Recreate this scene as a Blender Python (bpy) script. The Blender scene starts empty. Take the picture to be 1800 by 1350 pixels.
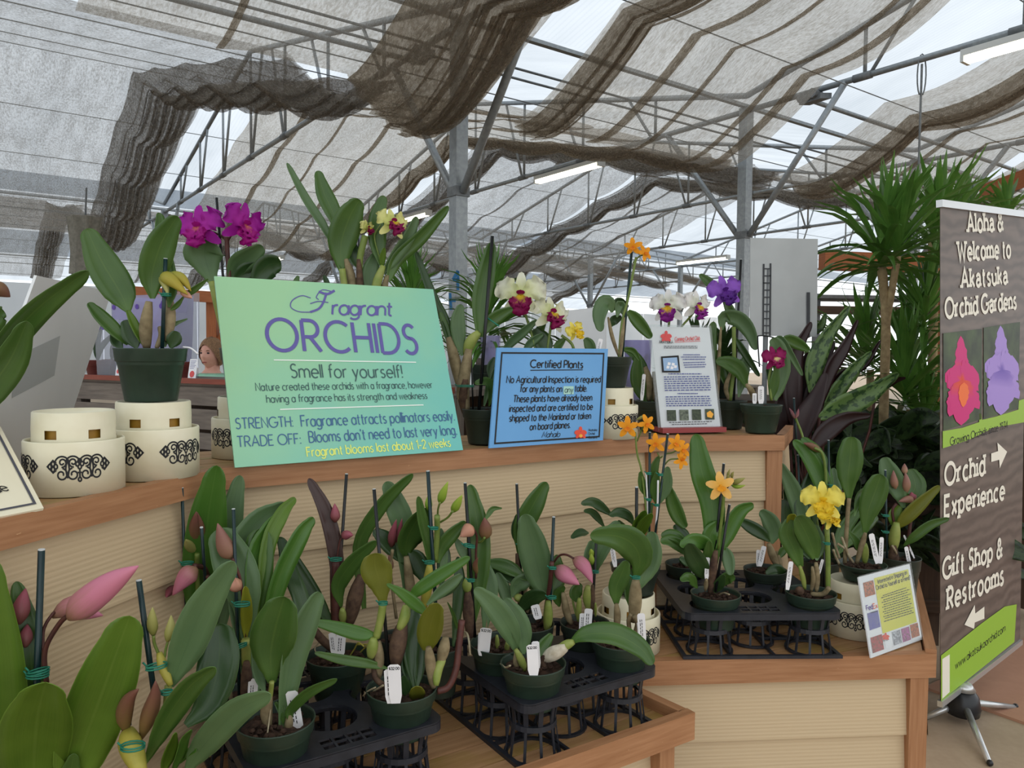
import bpy, math, random
from mathutils import Vector, Matrix, noise
R=math.radians; pi=math.pi; sin=math.sin; cos=math.cos
sc=bpy.context.scene; C=sc.collection
# ------------------------------------------------------------------ camera
F=1350.0; CAM=Vector((0,0,1.52)); _p=R(2.45); _r=R(0.5)
_f=Vector((0,cos(_p),-sin(_p))); _r0=Vector((1,0,0)); _u0=Vector((0,sin(_p),cos(_p)))
CR=_r0*cos(_r)+_u0*sin(_r); CU=-_r0*sin(_r)+_u0*cos(_r)
cd=bpy.data.cameras.new('camera'); cd.sensor_width=36; cd.lens=27; cd.clip_start=.05; cd.clip_end=300
cam=bpy.data.objects.new('camera',cd); C.objects.link(cam)
cam.matrix_world=Matrix(((CR.x,CU.x,-_f.x,CAM.x),(CR.y,CU.y,-_f.y,CAM.y),(CR.z,CU.z,-_f.z,CAM.z),(0,0,0,1)))
sc.camera=cam
# ------------------------------------------------------------------ sky and exposure
vs=sc.view_settings; sc.display_settings.display_device='sRGB'; vs.view_transform='Standard'; vs.look='None'; vs.gamma=1; vs.use_curve_mapping=False; vs.exposure=0.24
wd=bpy.data.worlds.new('overcast_sky'); sc.world=wd; wd.use_nodes=True
nt=wd.node_tree; nt.nodes.clear()
wo=nt.nodes.new('ShaderNodeOutputWorld'); bg=nt.nodes.new('ShaderNodeBackground')
bg.inputs[0].default_value=(.93,.97,1,1); bg.inputs[1].default_value=1.25
nt.links.new(bg.outputs[0],wo.inputs[0])
cy=sc.cycles; cy.max_bounces=8; cy.diffuse_bounces=3; cy.glossy_bounces=2; cy.transmission_bounces=4; cy.transparent_max_bounces=32
cy.use_denoising=True; cy.caustics_reflective=False; cy.caustics_refractive=False; cy.sample_clamp_indirect=4
# ------------------------------------------------------------------ pixel <-> world
def ray(px,py): return CR*((px-900)/F)+CU*((675-py)/F)+_f
def P(px,py,Y):
    d=ray(px,py); return CAM+d*(Y/d.y)
def H(px,py,z):
    d=ray(px,py); return CAM+d*((z-CAM.z)/d.z)
def onplane(px,py,o,n):
    d=ray(px,py); return CAM+d*((o-CAM).dot(n)/d.dot(n))
def m_px(Y): return Y/F
def lin(c): return tuple((x/255/12.92 if x<=10 else ((x/255+.055)/1.055)**2.4) for x in c)
# ------------------------------------------------------------------ objects
ORG={}
class MB:
    def __init__(s): s.v=[]; s.f=[]; s.uv=[]
    def add(s,vs,fs,uvs=None):
        b=len(s.v); s.v+=[Vector(v) for v in vs]; s.f+=[tuple(i+b for i in f) for f in fs]
        s.uv+=list(uvs) if uvs else [(v[0],v[1]) for v in vs]
    def quad(s,a,b,c,d,uv=((0,0),(1,0),(1,1),(0,1))): s.add((a,b,c,d),((0,1,2,3),),uv)
    def box(s,o,x,y,z):   # corner + three edge vectors, u along the longest
        o,x,y,z=map(Vector,(o,x,y,z)); L=[x.length,y.length,z.length]; k=L.index(max(L)); E=[x,y,z]
        for a,b,c in ((0,1,2),(1,2,0),(2,0,1)):
            for t in (0,1):
                q=o+E[c]*t; pa,pb=E[a],E[b]
                vs=[q,q+pa,q+pa+pb,q+pb] if t else [q,q+pb,q+pa+pb,q+pa]
                def uvf(i,j):
                    if a==k: return (i*L[a],j*L[b]+c*.37+t*.2)
                    if b==k: return (j*L[b],i*L[a]+c*.37+t*.2)
                    return (i*L[a]*.2,j*L[b]+c*.31)
                uv=[uvf(0,0),uvf(1,0),uvf(1,1),uvf(0,1)]
                if not t: uv=[uv[0],uv[3],uv[2],uv[1]]
                s.add(vs,((0,1,2,3),),uv)
        return s
    def tube(s,pts,rad,n=8,cap=True,flat=1.0):
        pts=[Vector(p) for p in pts]
        if not isinstance(rad,(list,tuple)): rad=[rad]*len(pts)
        vs=[];uv=[];N=None;Lc=0
        for i,p in enumerate(pts):
            t=(pts[min(i+1,len(pts)-1)]-pts[max(i-1,0)]).normalized()
            if N is None: N=t.orthogonal().normalized()
            else: N=(N-t*N.dot(t)).normalized()
            B=t.cross(N)
            if i: Lc+=(p-pts[i-1]).length
            for k in range(n):
                a=2*pi*k/n; vs.append(p+(N*cos(a)+B*sin(a)*flat)*rad[i]); uv.append((Lc,k/n))
        fs=[(i*n+k,i*n+(k+1)%n,(i+1)*n+(k+1)%n,(i+1)*n+k) for i in range(len(pts)-1) for k in range(n)]
        if cap: fs+=[tuple(range(n-1,-1,-1)),tuple(range((len(pts)-1)*n,len(pts)*n))]
        s.add(vs,fs,uv); return s
    def lathe(s,c,prof,n=28,a0=0,a1=360,skip=None,ax=(1,0,0),ay=(0,1,0),az=(0,0,1)):
        c=Vector(c);ax,ay,az=map(Vector,(ax,ay,az)); full=(a1-a0)==360; m=n if full else n+1
        vs=[];uv=[]
        for j,(r,z) in enumerate(prof):
            for k in range(m):
                a=R(a0+(a1-a0)*k/n); vs.append(c+(ax*cos(a)+ay*sin(a))*r+az*z); uv.append((k/n,z))
        fs=[]
        for j in range(len(prof)-1):
            for k in range(n):
                if skip and skip(j,k): continue
                k2=(k+1)%m; fs.append((j*m+k,j*m+k2,(j+1)*m+k2,(j+1)*m+k))
        s.add(vs,fs,uv); return s
    def disc(s,c,r,n=24,az=(0,0,1),ax=(1,0,0)):
        c=Vector(c);az=Vector(az).normalized();ax=Vector(ax);ax=(ax-az*ax.dot(az)).normalized();ay=az.cross(ax)
        s.add([c+(ax*cos(2*pi*k/n)+ay*sin(2*pi*k/n))*r for k in range(n)],[tuple(range(n))],[(.5+.5*cos(2*pi*k/n),.5+.5*sin(2*pi*k/n)) for k in range(n)]); return s
    def ball(s,c,r,n=10,m=7,sc3=(1,1,1)):
        c=Vector(c); pr=[(sin(pi*j/m),-cos(pi*j/m)) for j in range(m+1)]
        vs=[c+Vector((a*cos(2*pi*k/n)*r*sc3[0],a*sin(2*pi*k/n)*r*sc3[1],z*r*sc3[2])) for a,z in pr for k in range(n)]
        s.add(vs,[(j*n+k,j*n+(k+1)%n,(j+1)*n+(k+1)%n,(j+1)*n+k) for j in range(m) for k in range(n)]); return s
    def build(s,name,mat,parent=None,smooth=False,loc=None,bevel=0):
        o0=Vector((0,0,0))
        if parent is not None: o0=ORG[parent.name]
        elif loc is not None: o0=Vector(loc)
        me=bpy.data.meshes.new(name); me.from_pydata([v-o0 for v in s.v],[],s.f)
        uvl=me.uv_layers.new(name='UVMap'); li=[0]*len(me.loops); me.loops.foreach_get('vertex_index',li)
        flat=[]
        for i in li: flat+=[s.uv[i][0],s.uv[i][1]]
        uvl.data.foreach_set('uv',flat)
        if mat: me.materials.append(mat)
        if smooth: me.polygons.foreach_set('use_smooth',[True]*len(me.polygons))
        me.update()
        o=bpy.data.objects.new(name,me); C.objects.link(o)
        if parent is not None: o.parent=parent
        else: o.location=o0
        ORG[o.name]=o0
        if bevel:
            b=o.modifiers.new('b','BEVEL'); b.width=bevel; b.segments=2; b.limit_method='ANGLE'
        return o
def tag(o,label=None,cat=None,group=None,kind=None):
    if label: o['label']=label
    if cat: o['category']=cat
    if group: o['group']=group
    if kind: o['kind']=kind
    return o
def thing(name,loc,label,cat,group=None):
    o=bpy.data.objects.new(name,None); o.empty_display_size=.05; o.location=loc; C.objects.link(o); ORG[o.name]=Vector(loc)
    return tag(o,label,cat,group)
def cr(pts,n=12):   # smooth curve through points
    pts=[Vector(p) for p in pts]
    if len(pts)==2: return [pts[0].lerp(pts[1],i/n) for i in range(n+1)]
    E=[pts[0]*2-pts[1]]+pts+[pts[-1]*2-pts[-2]]; out=[]
    segs=len(pts)-1
    for i in range(n+1):
        t=i/n*segs; k=min(int(t),segs-1); u=t-k
        a,b,c,d=E[k:k+4]
        out.append(.5*((2*b)+(c-a)*u+(2*a-5*b+4*c-d)*u*u+(3*b-a-3*c+d)*u**3))
    return out
# ------------------------------------------------------------------ materials
def mat(name,col,rough=.5,spec=.4,metal=0,emit=None):
    m=bpy.data.materials.new(name); m.use_nodes=True; b=m.node_tree.nodes['Principled BSDF']
    b.inputs['Base Color'].default_value=(*lin(col),1); b.inputs['Roughness'].default_value=rough; b.inputs['Metallic'].default_value=metal
    b.inputs['Specular IOR Level'].default_value=spec
    if emit: b.inputs['Emission Color'].default_value=(*lin(emit[0]),1); b.inputs['Emission Strength'].default_value=emit[1]
    return m
class NG:
    def __init__(s,m): s.t=m.node_tree; s.b=s.t.nodes.get('Principled BSDF')
    def n(s,ty,ins=None,**kw):
        d=s.t.nodes.new('ShaderNode'+ty)
        for k,v in kw.items(): setattr(d,k,v)
        for k,v in (ins or {}).items():
            if isinstance(v,bpy.types.NodeSocket): s.t.links.new(v,d.inputs[k])
            else: d.inputs[k].default_value=v
        return d
    def l(s,a,b): s.t.links.new(a,b)
    def ramp(s,fac,stops):
        r=s.t.nodes.new('ShaderNodeValToRGB'); s.l(fac,r.inputs[0]); e=r.color_ramp.elements
        e[0].position=stops[0][0]; e[0].color=(*lin(stops[0][1]),1); e[1].position=stops[-1][0]; e[1].color=(*lin(stops[-1][1]),1)
        for p,c in stops[1:-1]: q=e.new(p); q.color=(*lin(c),1)
        return r.outputs[0]
    def mix(s,f,a,b,mode='MIX'):
        d=s.t.nodes.new('ShaderNodeMixRGB'); d.blend_type=mode
        for i,v in ((0,f),(1,a),(2,b)):
            if isinstance(v,bpy.types.NodeSocket): s.l(v,d.inputs[i])
            elif i==0: d.inputs[0].default_value=v
            else: d.inputs[i].default_value=(*lin(v),1)
        return d.outputs[0]
    def uv(s,sx=1,sy=1):
        u=s.n('UVMap'); return s.n('Mapping',{'Vector':u.outputs[0],'Scale':(sx,sy,1)}).outputs[0]
    def obj(s,sx=1,sy=1,sz=1):
        u=s.n('TexCoord'); return s.n('Mapping',{'Vector':u.outputs['Object'],'Scale':(sx,sy,sz)}).outputs[0]
    def noise(s,vec,scale,det=3,rough=.55): return s.n('TexNoise',{'Vector':vec,'Scale':scale,'Detail':det,'Roughness':rough}).outputs[0]
    def bump(s,h,st=.3,dist=.002): s.l(s.n('Bump',{'Height':h,'Strength':st,'Distance':dist}).outputs[0],s.b.inputs['Normal'])
def wood(name,a,b,chip=None,rough=.55,sx=6,sy=90,bst=.35,stain=None):
    m=mat(name,a,rough); g=NG(m); n1=g.noise(g.uv(sx,sy),1,4); c=g.ramp(n1,((.3,a),(.7,b)))
    big=g.noise(g.uv(3,9),1,2); c=g.mix(g.ramp(big,((.35,(0,0,0)),(.7,(90,90,90)))),c,tuple(int(x*.78) for x in a))
    if chip: c=g.mix(g.ramp(g.noise(g.uv(14,50),1.3,3,.7),((.70,(0,0,0)),(.75,(255,255,255)))),c,chip)
    if stain: c=g.mix(g.ramp(g.noise(g.uv(5,5),1,3),((.48,(0,0,0)),(.66,(200,200,200)))),c,stain)
    g.l(c,g.b.inputs['Base Color']); g.bump(n1,bst,.0015); return m
M={}
M['trim']=wood('painted_trim',(178,130,92),(154,106,70),(226,186,140),.5)
M['trimtop']=wood('painted_trim_top',(182,134,96),(158,110,74),(226,186,140),.55)
M['deck']=wood('deck_boards',(188,146,106),(160,118,80),None,.45,5,70,.3,(150,128,50))
M['deck_old']=wood('mossy_deck',(182,140,96),(160,128,84),None,.6,5,60,.3,(140,138,78))
M['grey_wood']=wood('weathered_planks',(128,118,108),(92,84,78),None,.8,4,40,.5)
M['red_wood']=wood('red_brown_rail',(140,70,52),(120,58,44),None,.6)
M['beam_wood']=wood('stained_beam',(176,104,58),(150,84,44),None,.6)
M['dark_wood']=wood('dark_fence',(92,72,56),(66,52,42),None,.8,4,40,.5)
def siding_mat():
    m=mat('cream_siding',(222,198,156),.6,.3); g=NG(m); v=g.uv(1,1)
    mp=g.n('Mapping',{'Vector':v,'Scale':(1.1,20,1)}).outputs[0]
    wv=g.n('TexWave',{'Vector':mp,'Scale':1.5,'Distortion':3.5,'Detail':3,'Detail Scale':.7,'Detail Roughness':.6},bands_direction='Y').outputs['Fac']
    ns=g.noise(g.uv(4,190),1,3); ns2=g.noise(g.uv(1.2,40),1,2)
    h=g.mix(.55,wv,ns); c=g.mix(g.ramp(h,((.12,(90,90,90)),(.45,(0,0,0)))),(204,181,146),(176,150,115)); c=g.mix(g.ramp(ns2,((.4,(0,0,0)),(.7,(70,70,70)))),c,(190,166,132))
    g.l(c,g.b.inputs['Base Color']); g.bump(h,.5,.0025); return m
M['siding']=siding_mat()
def leafmat(name,a,b,rib,rough=.3,trans=.28,mott=None,spec=.5):
    m=mat(name,a,rough,spec); g=NG(m)
    uvn=g.n('UVMap').outputs[0]; sp=g.n('SeparateXYZ',{0:uvn}); u=sp.outputs[0]
    dx=g.n('Math',{0:g.n('Math',{0:u,1:.5},operation='SUBTRACT').outputs[0]},operation='ABSOLUTE').outputs[0]
    st=g.noise(g.uv(60,2.2),1,2); c=g.mix(.55,g.ramp(st,((.25,a),(.8,b))),a)
    big=g.noise(g.obj(11,11,11),1,2); c=g.mix(g.ramp(big,((.4,(0,0,0)),(.7,(190,190,190)))),c,b)
    c=g.mix(g.ramp(sp.outputs[1],((.0,(150,150,150)),(.3,(0,0,0)))),c,tuple(min(255,int(x*1.2+12)) for x in b))
    if mott: c=g.mix(g.ramp(g.noise(g.uv(mott[1],mott[2]),1,2),((.5,(0,0,0)),(.56,(255,255,255)))),c,mott[0])
    c=g.mix(g.ramp(dx,((.012,(120,120,120)),(.03,(0,0,0)))),c,rib)
    c=g.mix(g.ramp(dx,((.478,(0,0,0)),(.495,(170,170,170)))),c,tuple(min(255,int(x*1.25+14)) for x in b))
    g.l(c,g.b.inputs['Base Color']); g.bump(st,.12,.001)
    out=g.t.nodes['Material Output']; tr=g.n('BsdfTranslucent',{'Color':c}); mx=g.n('MixShader',{0:trans,1:g.b.outputs[0],2:tr.outputs[0]}); g.l(mx.outputs[0],out.inputs[0]); return m
M['lf_mid']=leafmat('leaf_green',(66,100,43),(88,121,52),(120,147,67))
M['lf_deep']=leafmat('leaf_deep_green',(45,73,38),(65,92,46),(84,112,57))
M['lf_blue']=leafmat('leaf_blue_green',(87,116,76),(106,135,86),(71,98,62),.42)
M['lf_lime']=leafmat('leaf_lime',(92,126,38),(118,152,54),(140,166,78),.34,.4)
M['lf_bright']=leafmat('leaf_fresh_green',(67,111,38),(87,128,50),(113,146,73))
M['lf_olive']=leafmat('leaf_olive',(112,118,36),(132,133,45),(140,140,58),.4,.35)
M['lf_maroon']=leafmat('leaf_maroon',(57,38,35),(73,48,41),(83,60,48),.4,.12)
M['lf_sheath']=leafmat('leaf_sheath_yellow',(146,153,39),(165,165,58),(130,139,38),.4,.35)
M['lf_drac']=leafmat('dracaena_blade',(66,108,44),(108,154,66),(160,190,96),.32,.22)
M['lf_rattle']=leafmat('patterned_leaf',(96,127,69),(112,143,78),(80,110,55),.4,.2,((49,79,41),3.2,9))
M['lf_wine']=leafmat('wine_underside',(35,14,15),(48,19,18),(56,25,22),.45,.15)
M['lf_under']=leafmat('understory_leaf',(45,66,36),(66,92,48),(80,108,58),.4,.2,((27,45,24),3,8))
def petal(name,a,b,rough=.5,trans=.35,edge=None,lo=.1,hi=.95):
    m=mat(name,a,rough,.3); g=NG(m); sp=g.n('SeparateXYZ',{0:g.n('UVMap').outputs[0]})
    st=g.noise(g.uv(26,3),1,2); f=g.n('Math',{0:sp.outputs[1],1:g.n('Math',{0:st,1:.35},operation='MULTIPLY').outputs[0]},operation='ADD').outputs[0]
    c=g.ramp(f,((lo+.15,a),(hi+.15,b))); g.l(c,g.b.inputs['Base Color'])
    out=g.t.nodes['Material Output']; tr=g.n('BsdfTranslucent',{'Color':c}); mx=g.n('MixShader',{0:trans,1:g.b.outputs[0],2:tr.outputs[0]}); g.l(mx.outputs[0],out.inputs[0]); return m
M['pt_mag']=petal('magenta_petal',(190,40,170),(168,26,160)); M['lip_mag']=petal('magenta_lip',(214,120,110),(176,20,140),lo=.05,hi=.35)
M['pt_cream']=petal('cream_petal',(222,228,150),(240,240,222)); M['pt_white']=petal('white_petal',(232,236,214),(246,244,242))
M['pt_yelgr']=petal('pale_yellow_petal',(214,220,120),(234,232,160)); M['lip_crim']=petal('crimson_lip',(226,196,50),(146,16,84),lo=.2,hi=.42)
M['lip_pur']=petal('purple_lip',(236,196,50),(150,40,150),lo=.3,hi=.55); M['pt_yel']=petal('yellow_petal',(244,222,70),(248,236,120))
M['pt_yel2']=petal('golden_throat',(240,196,30),(248,220,60)); M['pt_or']=petal('orange_petal',(240,160,20),(250,176,36)); M['pt_or2']=petal('deep_orange_lip',(226,116,10),(244,150,20))
M['pt_apr']=petal('apricot_petal',(246,190,70),(250,206,120)); M['pt_lav']=petal('lavender_petal',(150,90,200),(164,106,214)); M['lip_lav']=petal('violet_lip',(110,50,160),(92,40,140))
M['pt_wine']=petal('wine_petal',(170,24,104),(150,16,90)); M['lip_wine']=petal('wine_lip_cream_throat',(236,220,160),(160,20,96),lo=.25,hi=.55)
M['bud_pink']=petal('pink_bud',(150,120,84),(206,128,150),.45,.15,lo=.0,hi=.6); M['bud_rose']=petal('rose_bud',(116,70,62),(158,84,98),.45,.12); M['bud_peach']=petal('peach_bud',(190,140,112),(206,150,128),.45,.15)
M['bud_brown']=petal('brown_bud',(128,106,62),(124,82,70),.45,.12); M['bud_green']=petal('green_bud',(120,160,40),(176,200,84),.45,.2); M['bud_olive']=petal('olive_bud',(150,150,80),(176,172,104),.45,.15)
M['bud_yel']=petal('spent_yellow_bloom',(158,160,70),(176,158,60),.5,.2); M['bud_tan']=petal('tan_bud',(160,124,96),(150,106,96),.45,.12)
def plain(name,a,b,rough,scale=60,spec=.4,bump=0):
    m=mat(name,a,rough,spec); g=NG(m); n=g.noise(g.obj(1,1,1),scale,3); g.l(g.ramp(n,((.3,a),(.7,b))),g.b.inputs['Base Color'])
    if bump: g.bump(n,bump,.002)
    return m
M['bulb']=plain('pseudobulb_tan',(150,136,104),(112,98,72),.7,40,.2,.4); M['bulbgreen']=plain('pseudobulb_green',(120,140,60),(150,156,84),.5,25)
M['bulbyel']=plain('pseudobulb_yellow',(176,164,70),(150,146,60),.5,25); M['bulbdark']=plain('papery_sheath_brown',(104,82,64),(62,46,40),.75,50,.2,.5)
M['papery']=plain('papery_white_sheath',(214,206,188),(176,164,142),.7,60,.2,.4); M['root']=plain('root',(176,168,140),(140,120,90),.8,50); M['stem']=plain('stem_green',(96,118,50),(120,136,66),.5,40); M['stemred']=plain('stem_dark_red',(92,50,42),(66,38,34),.5,40)
M['soil']=plain('bark_mix',(82,62,50),(38,29,25),.9,90,.2,1.0)
M['pot']=plain('green_pot_plastic',(48,66,53),(39,54,44),.38,20); M['pot_dk']=plain('dark_green_pot_plastic',(48,58,48),(38,48,40),.45,20); M['pot_red']=plain('red_brown_pot',(110,52,46),(94,44,40),.5,20)
M['stake']=plain('green_stake',(24,52,52),(16,38,42),.3,30); M['stakek']=plain('dark_stake',(24,28,28),(16,18,20),.4,30); M['tip']=mat('stake_cut_tip',(200,205,205),.6)
M['tie']=plain('green_tie',(40,128,104),(30,108,86),.45,30); M['tagw']=plain('white_tag',(238,236,236),(226,224,226),.45,10); M['ink']=mat('black_ink',(26,26,28),.6)
M['tray']=plain('black_tray_plastic',(44,46,53),(32,34,40),.42,40); M['cream']=plain('cream_plastic',(232,226,200),(222,214,184),.45,14); M['amber_glow']=plain('painted_amber_glow',(170,130,40),(140,100,30),.5,20)
M['steel']=plain('galvanised_steel',(160,166,168),(138,144,148),.42,30,.5); M['steel'].node_tree.nodes['Principled BSDF'].inputs['Metallic'].default_value=.35
M['pipe']=plain('dull_pipe',(120,124,126),(100,104,106),.5,30)
M['alu']=mat('brushed_aluminium',(205,207,208),.3,.5,.7); M['blackpl']=mat('black_plastic',(32,34,38),.3)
M['panel']=plain('grey_board',(230,231,231),(220,222,223),.5,3); M['panel2']=plain('grey_sign_back',(186,190,190),(174,178,178),.45,5)
M['skin']=plain('skin',(232,178,156),(222,164,144),.5,30); M['hair']=plain('brown_hair',(158,122,88),(118,88,62),.6,80); M['mint']=plain('mint_shirt',(170,226,196),(158,214,184),.8,30); M['trouser']=plain('grey_trousers',(84,90,104),(70,76,90),.9,40); M['dark']=mat('dark_iris',(40,34,34),.3); M['lipskin']=mat('lip_colour',(170,92,88),.5)
def clear(name,tint,fac=.75,rough=.15):
    m=mat(name,tint,rough); g=NG(m); tr=g.n('BsdfTransparent',{'Color':(*lin(tint),1)}); mx=g.n('MixShader',{0:fac,1:g.b.outputs[0],2:tr.outputs[0]}); g.l(mx.outputs[0],g.t.nodes['Material Output'].inputs[0]); return m
M['clear']=clear('clear_plastic',(232,234,240),.8); M['lilac']=clear('lilac_plastic',(176,172,210),.45); M['acry']=clear('acrylic',(240,244,244),.85,.05)
# ================================================================== STRUCTURE
ZU=Vector((0,0,1))
def V2(p,z): return Vector((p[0],p[1],z))
def struct(o,lab=None,cat=None): o['kind']='structure'; return o
# ---- floor
def floor_mat(name,a,b,sp):
    m=mat(name,a,.75,.25); g=NG(m); c=g.ramp(g.noise(g.obj(2.2,2.2,2.2),1,4,.65),((.3,a),(.72,b)))
    c=g.mix(g.ramp(g.noise(g.obj(40,40,40),1,2),((.3,(0,0,0)),(.75,(120,120,120)))),c,sp); g.l(c,g.b.inputs['Base Color']); g.bump(g.noise(g.obj(60,60,60),1,2),.15,.002); return m
MF1=floor_mat('tan_concrete',(166,146,124),(190,170,146),(140,120,100)); MF2=floor_mat('terracotta_concrete',(176,132,108),(190,146,120),(156,116,96))
b=MB(); b.quad((-40,-8,0),(60,-8,0),(60,60,0),(-40,60,0)); struct(b.build('floor',MF1))
q0=H(1730,1249,0); q1=H(1800,1274,0); e=(q1-q0).normalized(); nn=Vector((-e.y,e.x,0)); b=MB(); a0=q0-e*.25
b.add([a0+V2((0,0),.012)]+[a0+e*6+ZU*.012,a0+e*6+nn*6+ZU*.012,a0+nn*6+ZU*.012,a0,a0+e*6,a0+e*6+nn*6,a0+nn*6],[(0,1,2,3),(4,5,1,0),(7,4,0,3)]); struct(b.build('floor_slab',MF2))
# ---- roof frame coordinates: o along the gutters, s along the trusses, h above the eye
def od(o,s,h): return Vector((.81*o-.588*s,.588*o+.81*s,1.52+h))
SP=9.8; G0=4.9
def prof(s):
    t=((s-G0)/SP)%1; return 1.95+1.25*(1-abs(2*t-1))
TR=[3.05+3.35*k for k in range(-1,6)]
def rm():
    m=bpy.data.materials.new('ribbed_roof_plastic'); m.use_nodes=True; g=NG(m); t=g.t
    sp=g.n('SeparateXYZ',{0:g.n('UVMap').outputs[0]}); w=g.n('TexWave',{'Vector':g.n('UVMap').outputs[0],'Scale':6.5,'Distortion':.2},bands_direction='X').outputs['Fac']
    n=g.noise(g.uv(1.4,.5),1,4); c=g.mix(g.ramp(n,((.3,(0,0,0)),(.7,(255,255,255)))),(192,197,202),(214,218,222)); c=g.mix(g.ramp(w,((.0,(90,90,90)),(.5,(0,0,0)))),c,(164,172,182))
    tr=g.n('BsdfTransparent',{'Color':c}); df=g.n('BsdfTranslucent',{'Color':c}); mx=g.n('MixShader',{0:.14,1:tr.outputs[0],2:df.outputs[0]}); g.l(mx.outputs[0],t.nodes['Material Output'].inputs[0]); return m
M['roof']=rm()
b=MB()
for bay in range(-1,3):
    s0=G0+SP*bay
    for (sa,ha,sb,hb) in ((s0,2.5,s0+SP/2,3.75),(s0+SP/2,3.75,s0+SP,2.5)):
        if bay==-1 and sa<G0-SP/2-.1: continue
        b.quad(od(-14,sa,ha),od(30,sa,ha),od(30,sb,hb),od(-14,sb,hb),((-14,sa),(30,sa),(30,sb),(-14,sb)))
struct(b.build('ceiling',M['roof']))
# ---- shade cloth
def cm(name,c1,c2,tl):
    m=bpy.data.materials.new(name); m.use_nodes=True; g=NG(m); t=g.t
    fine=g.noise(g.uv(55,20),1,3,.75); med=g.noise(g.uv(9,2.0),1,3,.6)
    f=g.n('Math',{0:g.n('Math',{0:fine,1:1.0},operation='MULTIPLY').outputs[0],1:g.n('Math',{0:med,1:.45},operation='MULTIPLY').outputs[0]},operation='ADD').outputs[0]
    c=g.ramp(f,((.56,c1),(.84,c2)))
    tr=g.n('BsdfTransparent',{'Color':c}); df=g.n('BsdfTranslucent',{'Color':(*lin((176,168,156)),1)}); rf=g.n('BsdfDiffuse',{'Color':(*lin((150,140,128)),1)})
    m1=g.n('MixShader',{0:.3,1:df.outputs[0],2:rf.outputs[0]}); mx=g.n('MixShader',{0:tl,1:tr.outputs[0],2:m1.outputs[0]}); g.l(mx.outputs[0],t.nodes['Material Output'].inputs[0]); return m
M['cloth']=cm('shade_cloth_weave',(178,176,174),(246,246,246),.38)
M['cloth2']=cm('brown_shade_cloth_weave',(190,182,171),(242,237,230),.38)
def cloth(o0,o1,s0,s1,bunch,creases,seed,label,mt='cloth',sagk=1.0,drop=0.0,edge=None):
    """panel between two trusses; bunch=(oa,ob,folds,drop): gathered strip; creases=[(o,width)]: folded-over ridges"""
    rnd=random.Random(seed); ctl=[]   # list of (o,dz,wander weight)
    items=[('c',c[0],c[1]) for c in creases]+[('b',x[0],x) for x in bunch]; items.sort(key=lambda t:t[1])
    o=o0; ctl.append((o,0))
    def flat(to):
        nonlocal o
        k=max(1,int((to-o)/.12))
        for i in range(1,k+1): ctl.append((o+(to-o)*i/k,0))
        o=to
    for t,oa,w in items:
        flat(oa)
        if t=='c':
            ctl.extend([(oa+w*.5,-.006),(oa+w,-.012),(oa+w*.9,-.022),(oa+w*.15,-.026),(oa+w*.2,-.036),(oa+w*1.1,-.02)]); o=oa+w*1.1
        else:
            oa,ob,nf,dr=w; L=ob-oa; m_=4*nf
            for rep in (0,1,2):
                for i in range(m_+1):
                    f=i/m_; f=1-f if rep==1 else f
                    wv_=.5*L/nf*math.sin(2*pi*nf*f+rep*1.9+seed)*(.9 if rep!=1 else .6)*sin(pi*f)**.5
                    ctl.append((oa+L*f+wv_,-dr*math.sin(pi*f)-.022*rep-.012*math.cos(2*pi*nf*f+rep)))
            o=ob
    flat(o1)
    ns=max(8,int((s1-s0)/.15)); vs=[];uv=[];arc=[0]
    for i in range(1,len(ctl)): arc.append(arc[-1]+math.hypot(ctl[i][0]-ctl[i-1][0],ctl[i][1]-ctl[i-1][1]))
    WS=SP/8
    for j in range(ns+1):
        s=s0+(s1-s0)*j/ns; tt=((s-G0)/SP)%1; u=((s-G0)/WS)%1
        sg=4*u*(1-u)
        for i,(oo,dz) in enumerate(ctl):
            wn=noise.noise(Vector((oo*.2,s*.13,seed*3.1)))*.16+noise.noise(Vector((oo*.3,s*.5,seed)))*.03
            ex=(edge(s) if edge else 0)*((oo-o0)/(o1-o0))
            near=math.exp(-(min(tt,1-tt)*SP/.6)**2)
            h=prof(s)+dz*(1+.5*sg)-(.22 if s>G0 and tt<.5 else .75)*sagk*(.05+.05*(1+noise.noise(Vector((oo*.4,seed*7.7,s*.3)))))*sg-(.05+drop)*near
            vs.append(od(oo+wn*(1 if 0<i<len(ctl)-1 else .3)+ex,s,h)); uv.append((arc[i],s))
    w=len(ctl); fs=[(j*w+i,j*w+i+1,(j+1)*w+i+1,(j+1)*w+i) for j in range(ns) for i in range(w-1)]
    b=MB(); b.add(vs,fs,uv); c0=vs[(ns//2)*w+w//2]
    return tag(b.build('shade_cloth',M[mt],None,True,c0),label,'shade cloth','shade cloth panels under the roof')
gN0,gF0,gF1,gG1=-2.2,G0,G0+SP,G0+2*SP
cloth(-.9,2.55,gF0,gF1,[(1.7,2.5,8,.2)],[],1,'pale grey shade cloth at upper left with one thick hanging bunch beside the nearer truss')
cloth(.6,3.15,gN0,gF0,[(2.25,3.1,8,.28)],[(1.4,.06)],2,'dark bunched shade cloth sagging above the post with blue painted marks','cloth2',1,.05)
cloth(3.55,6.05,gN0,gF0,[(3.62,3.95,3,.06)],[(4.3,.13),(4.75,.08),(5.4,.10),(5.65,.16)],3,'broad brown shade cloth overhead at top centre drooping between the two posts','cloth2',1.5,.12,lambda s:-.18*(4.9-s))
cloth(3.2,6.2,gF0,gF1,[(5.85,6.15,2,.08)],[(3.75,.10),(4.3,.06),(4.9,.10)],4,'brown shade cloth with long diagonal folds behind the green fragrance sign','cloth2')
cloth(6.75,9.6,gN0,gF0,[(7.15,7.5,3,.08)],[(8.0,.14),(8.7,.10)],5,'brown shade cloth at upper right above the tall banner','cloth2',1.3,.1)
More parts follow.
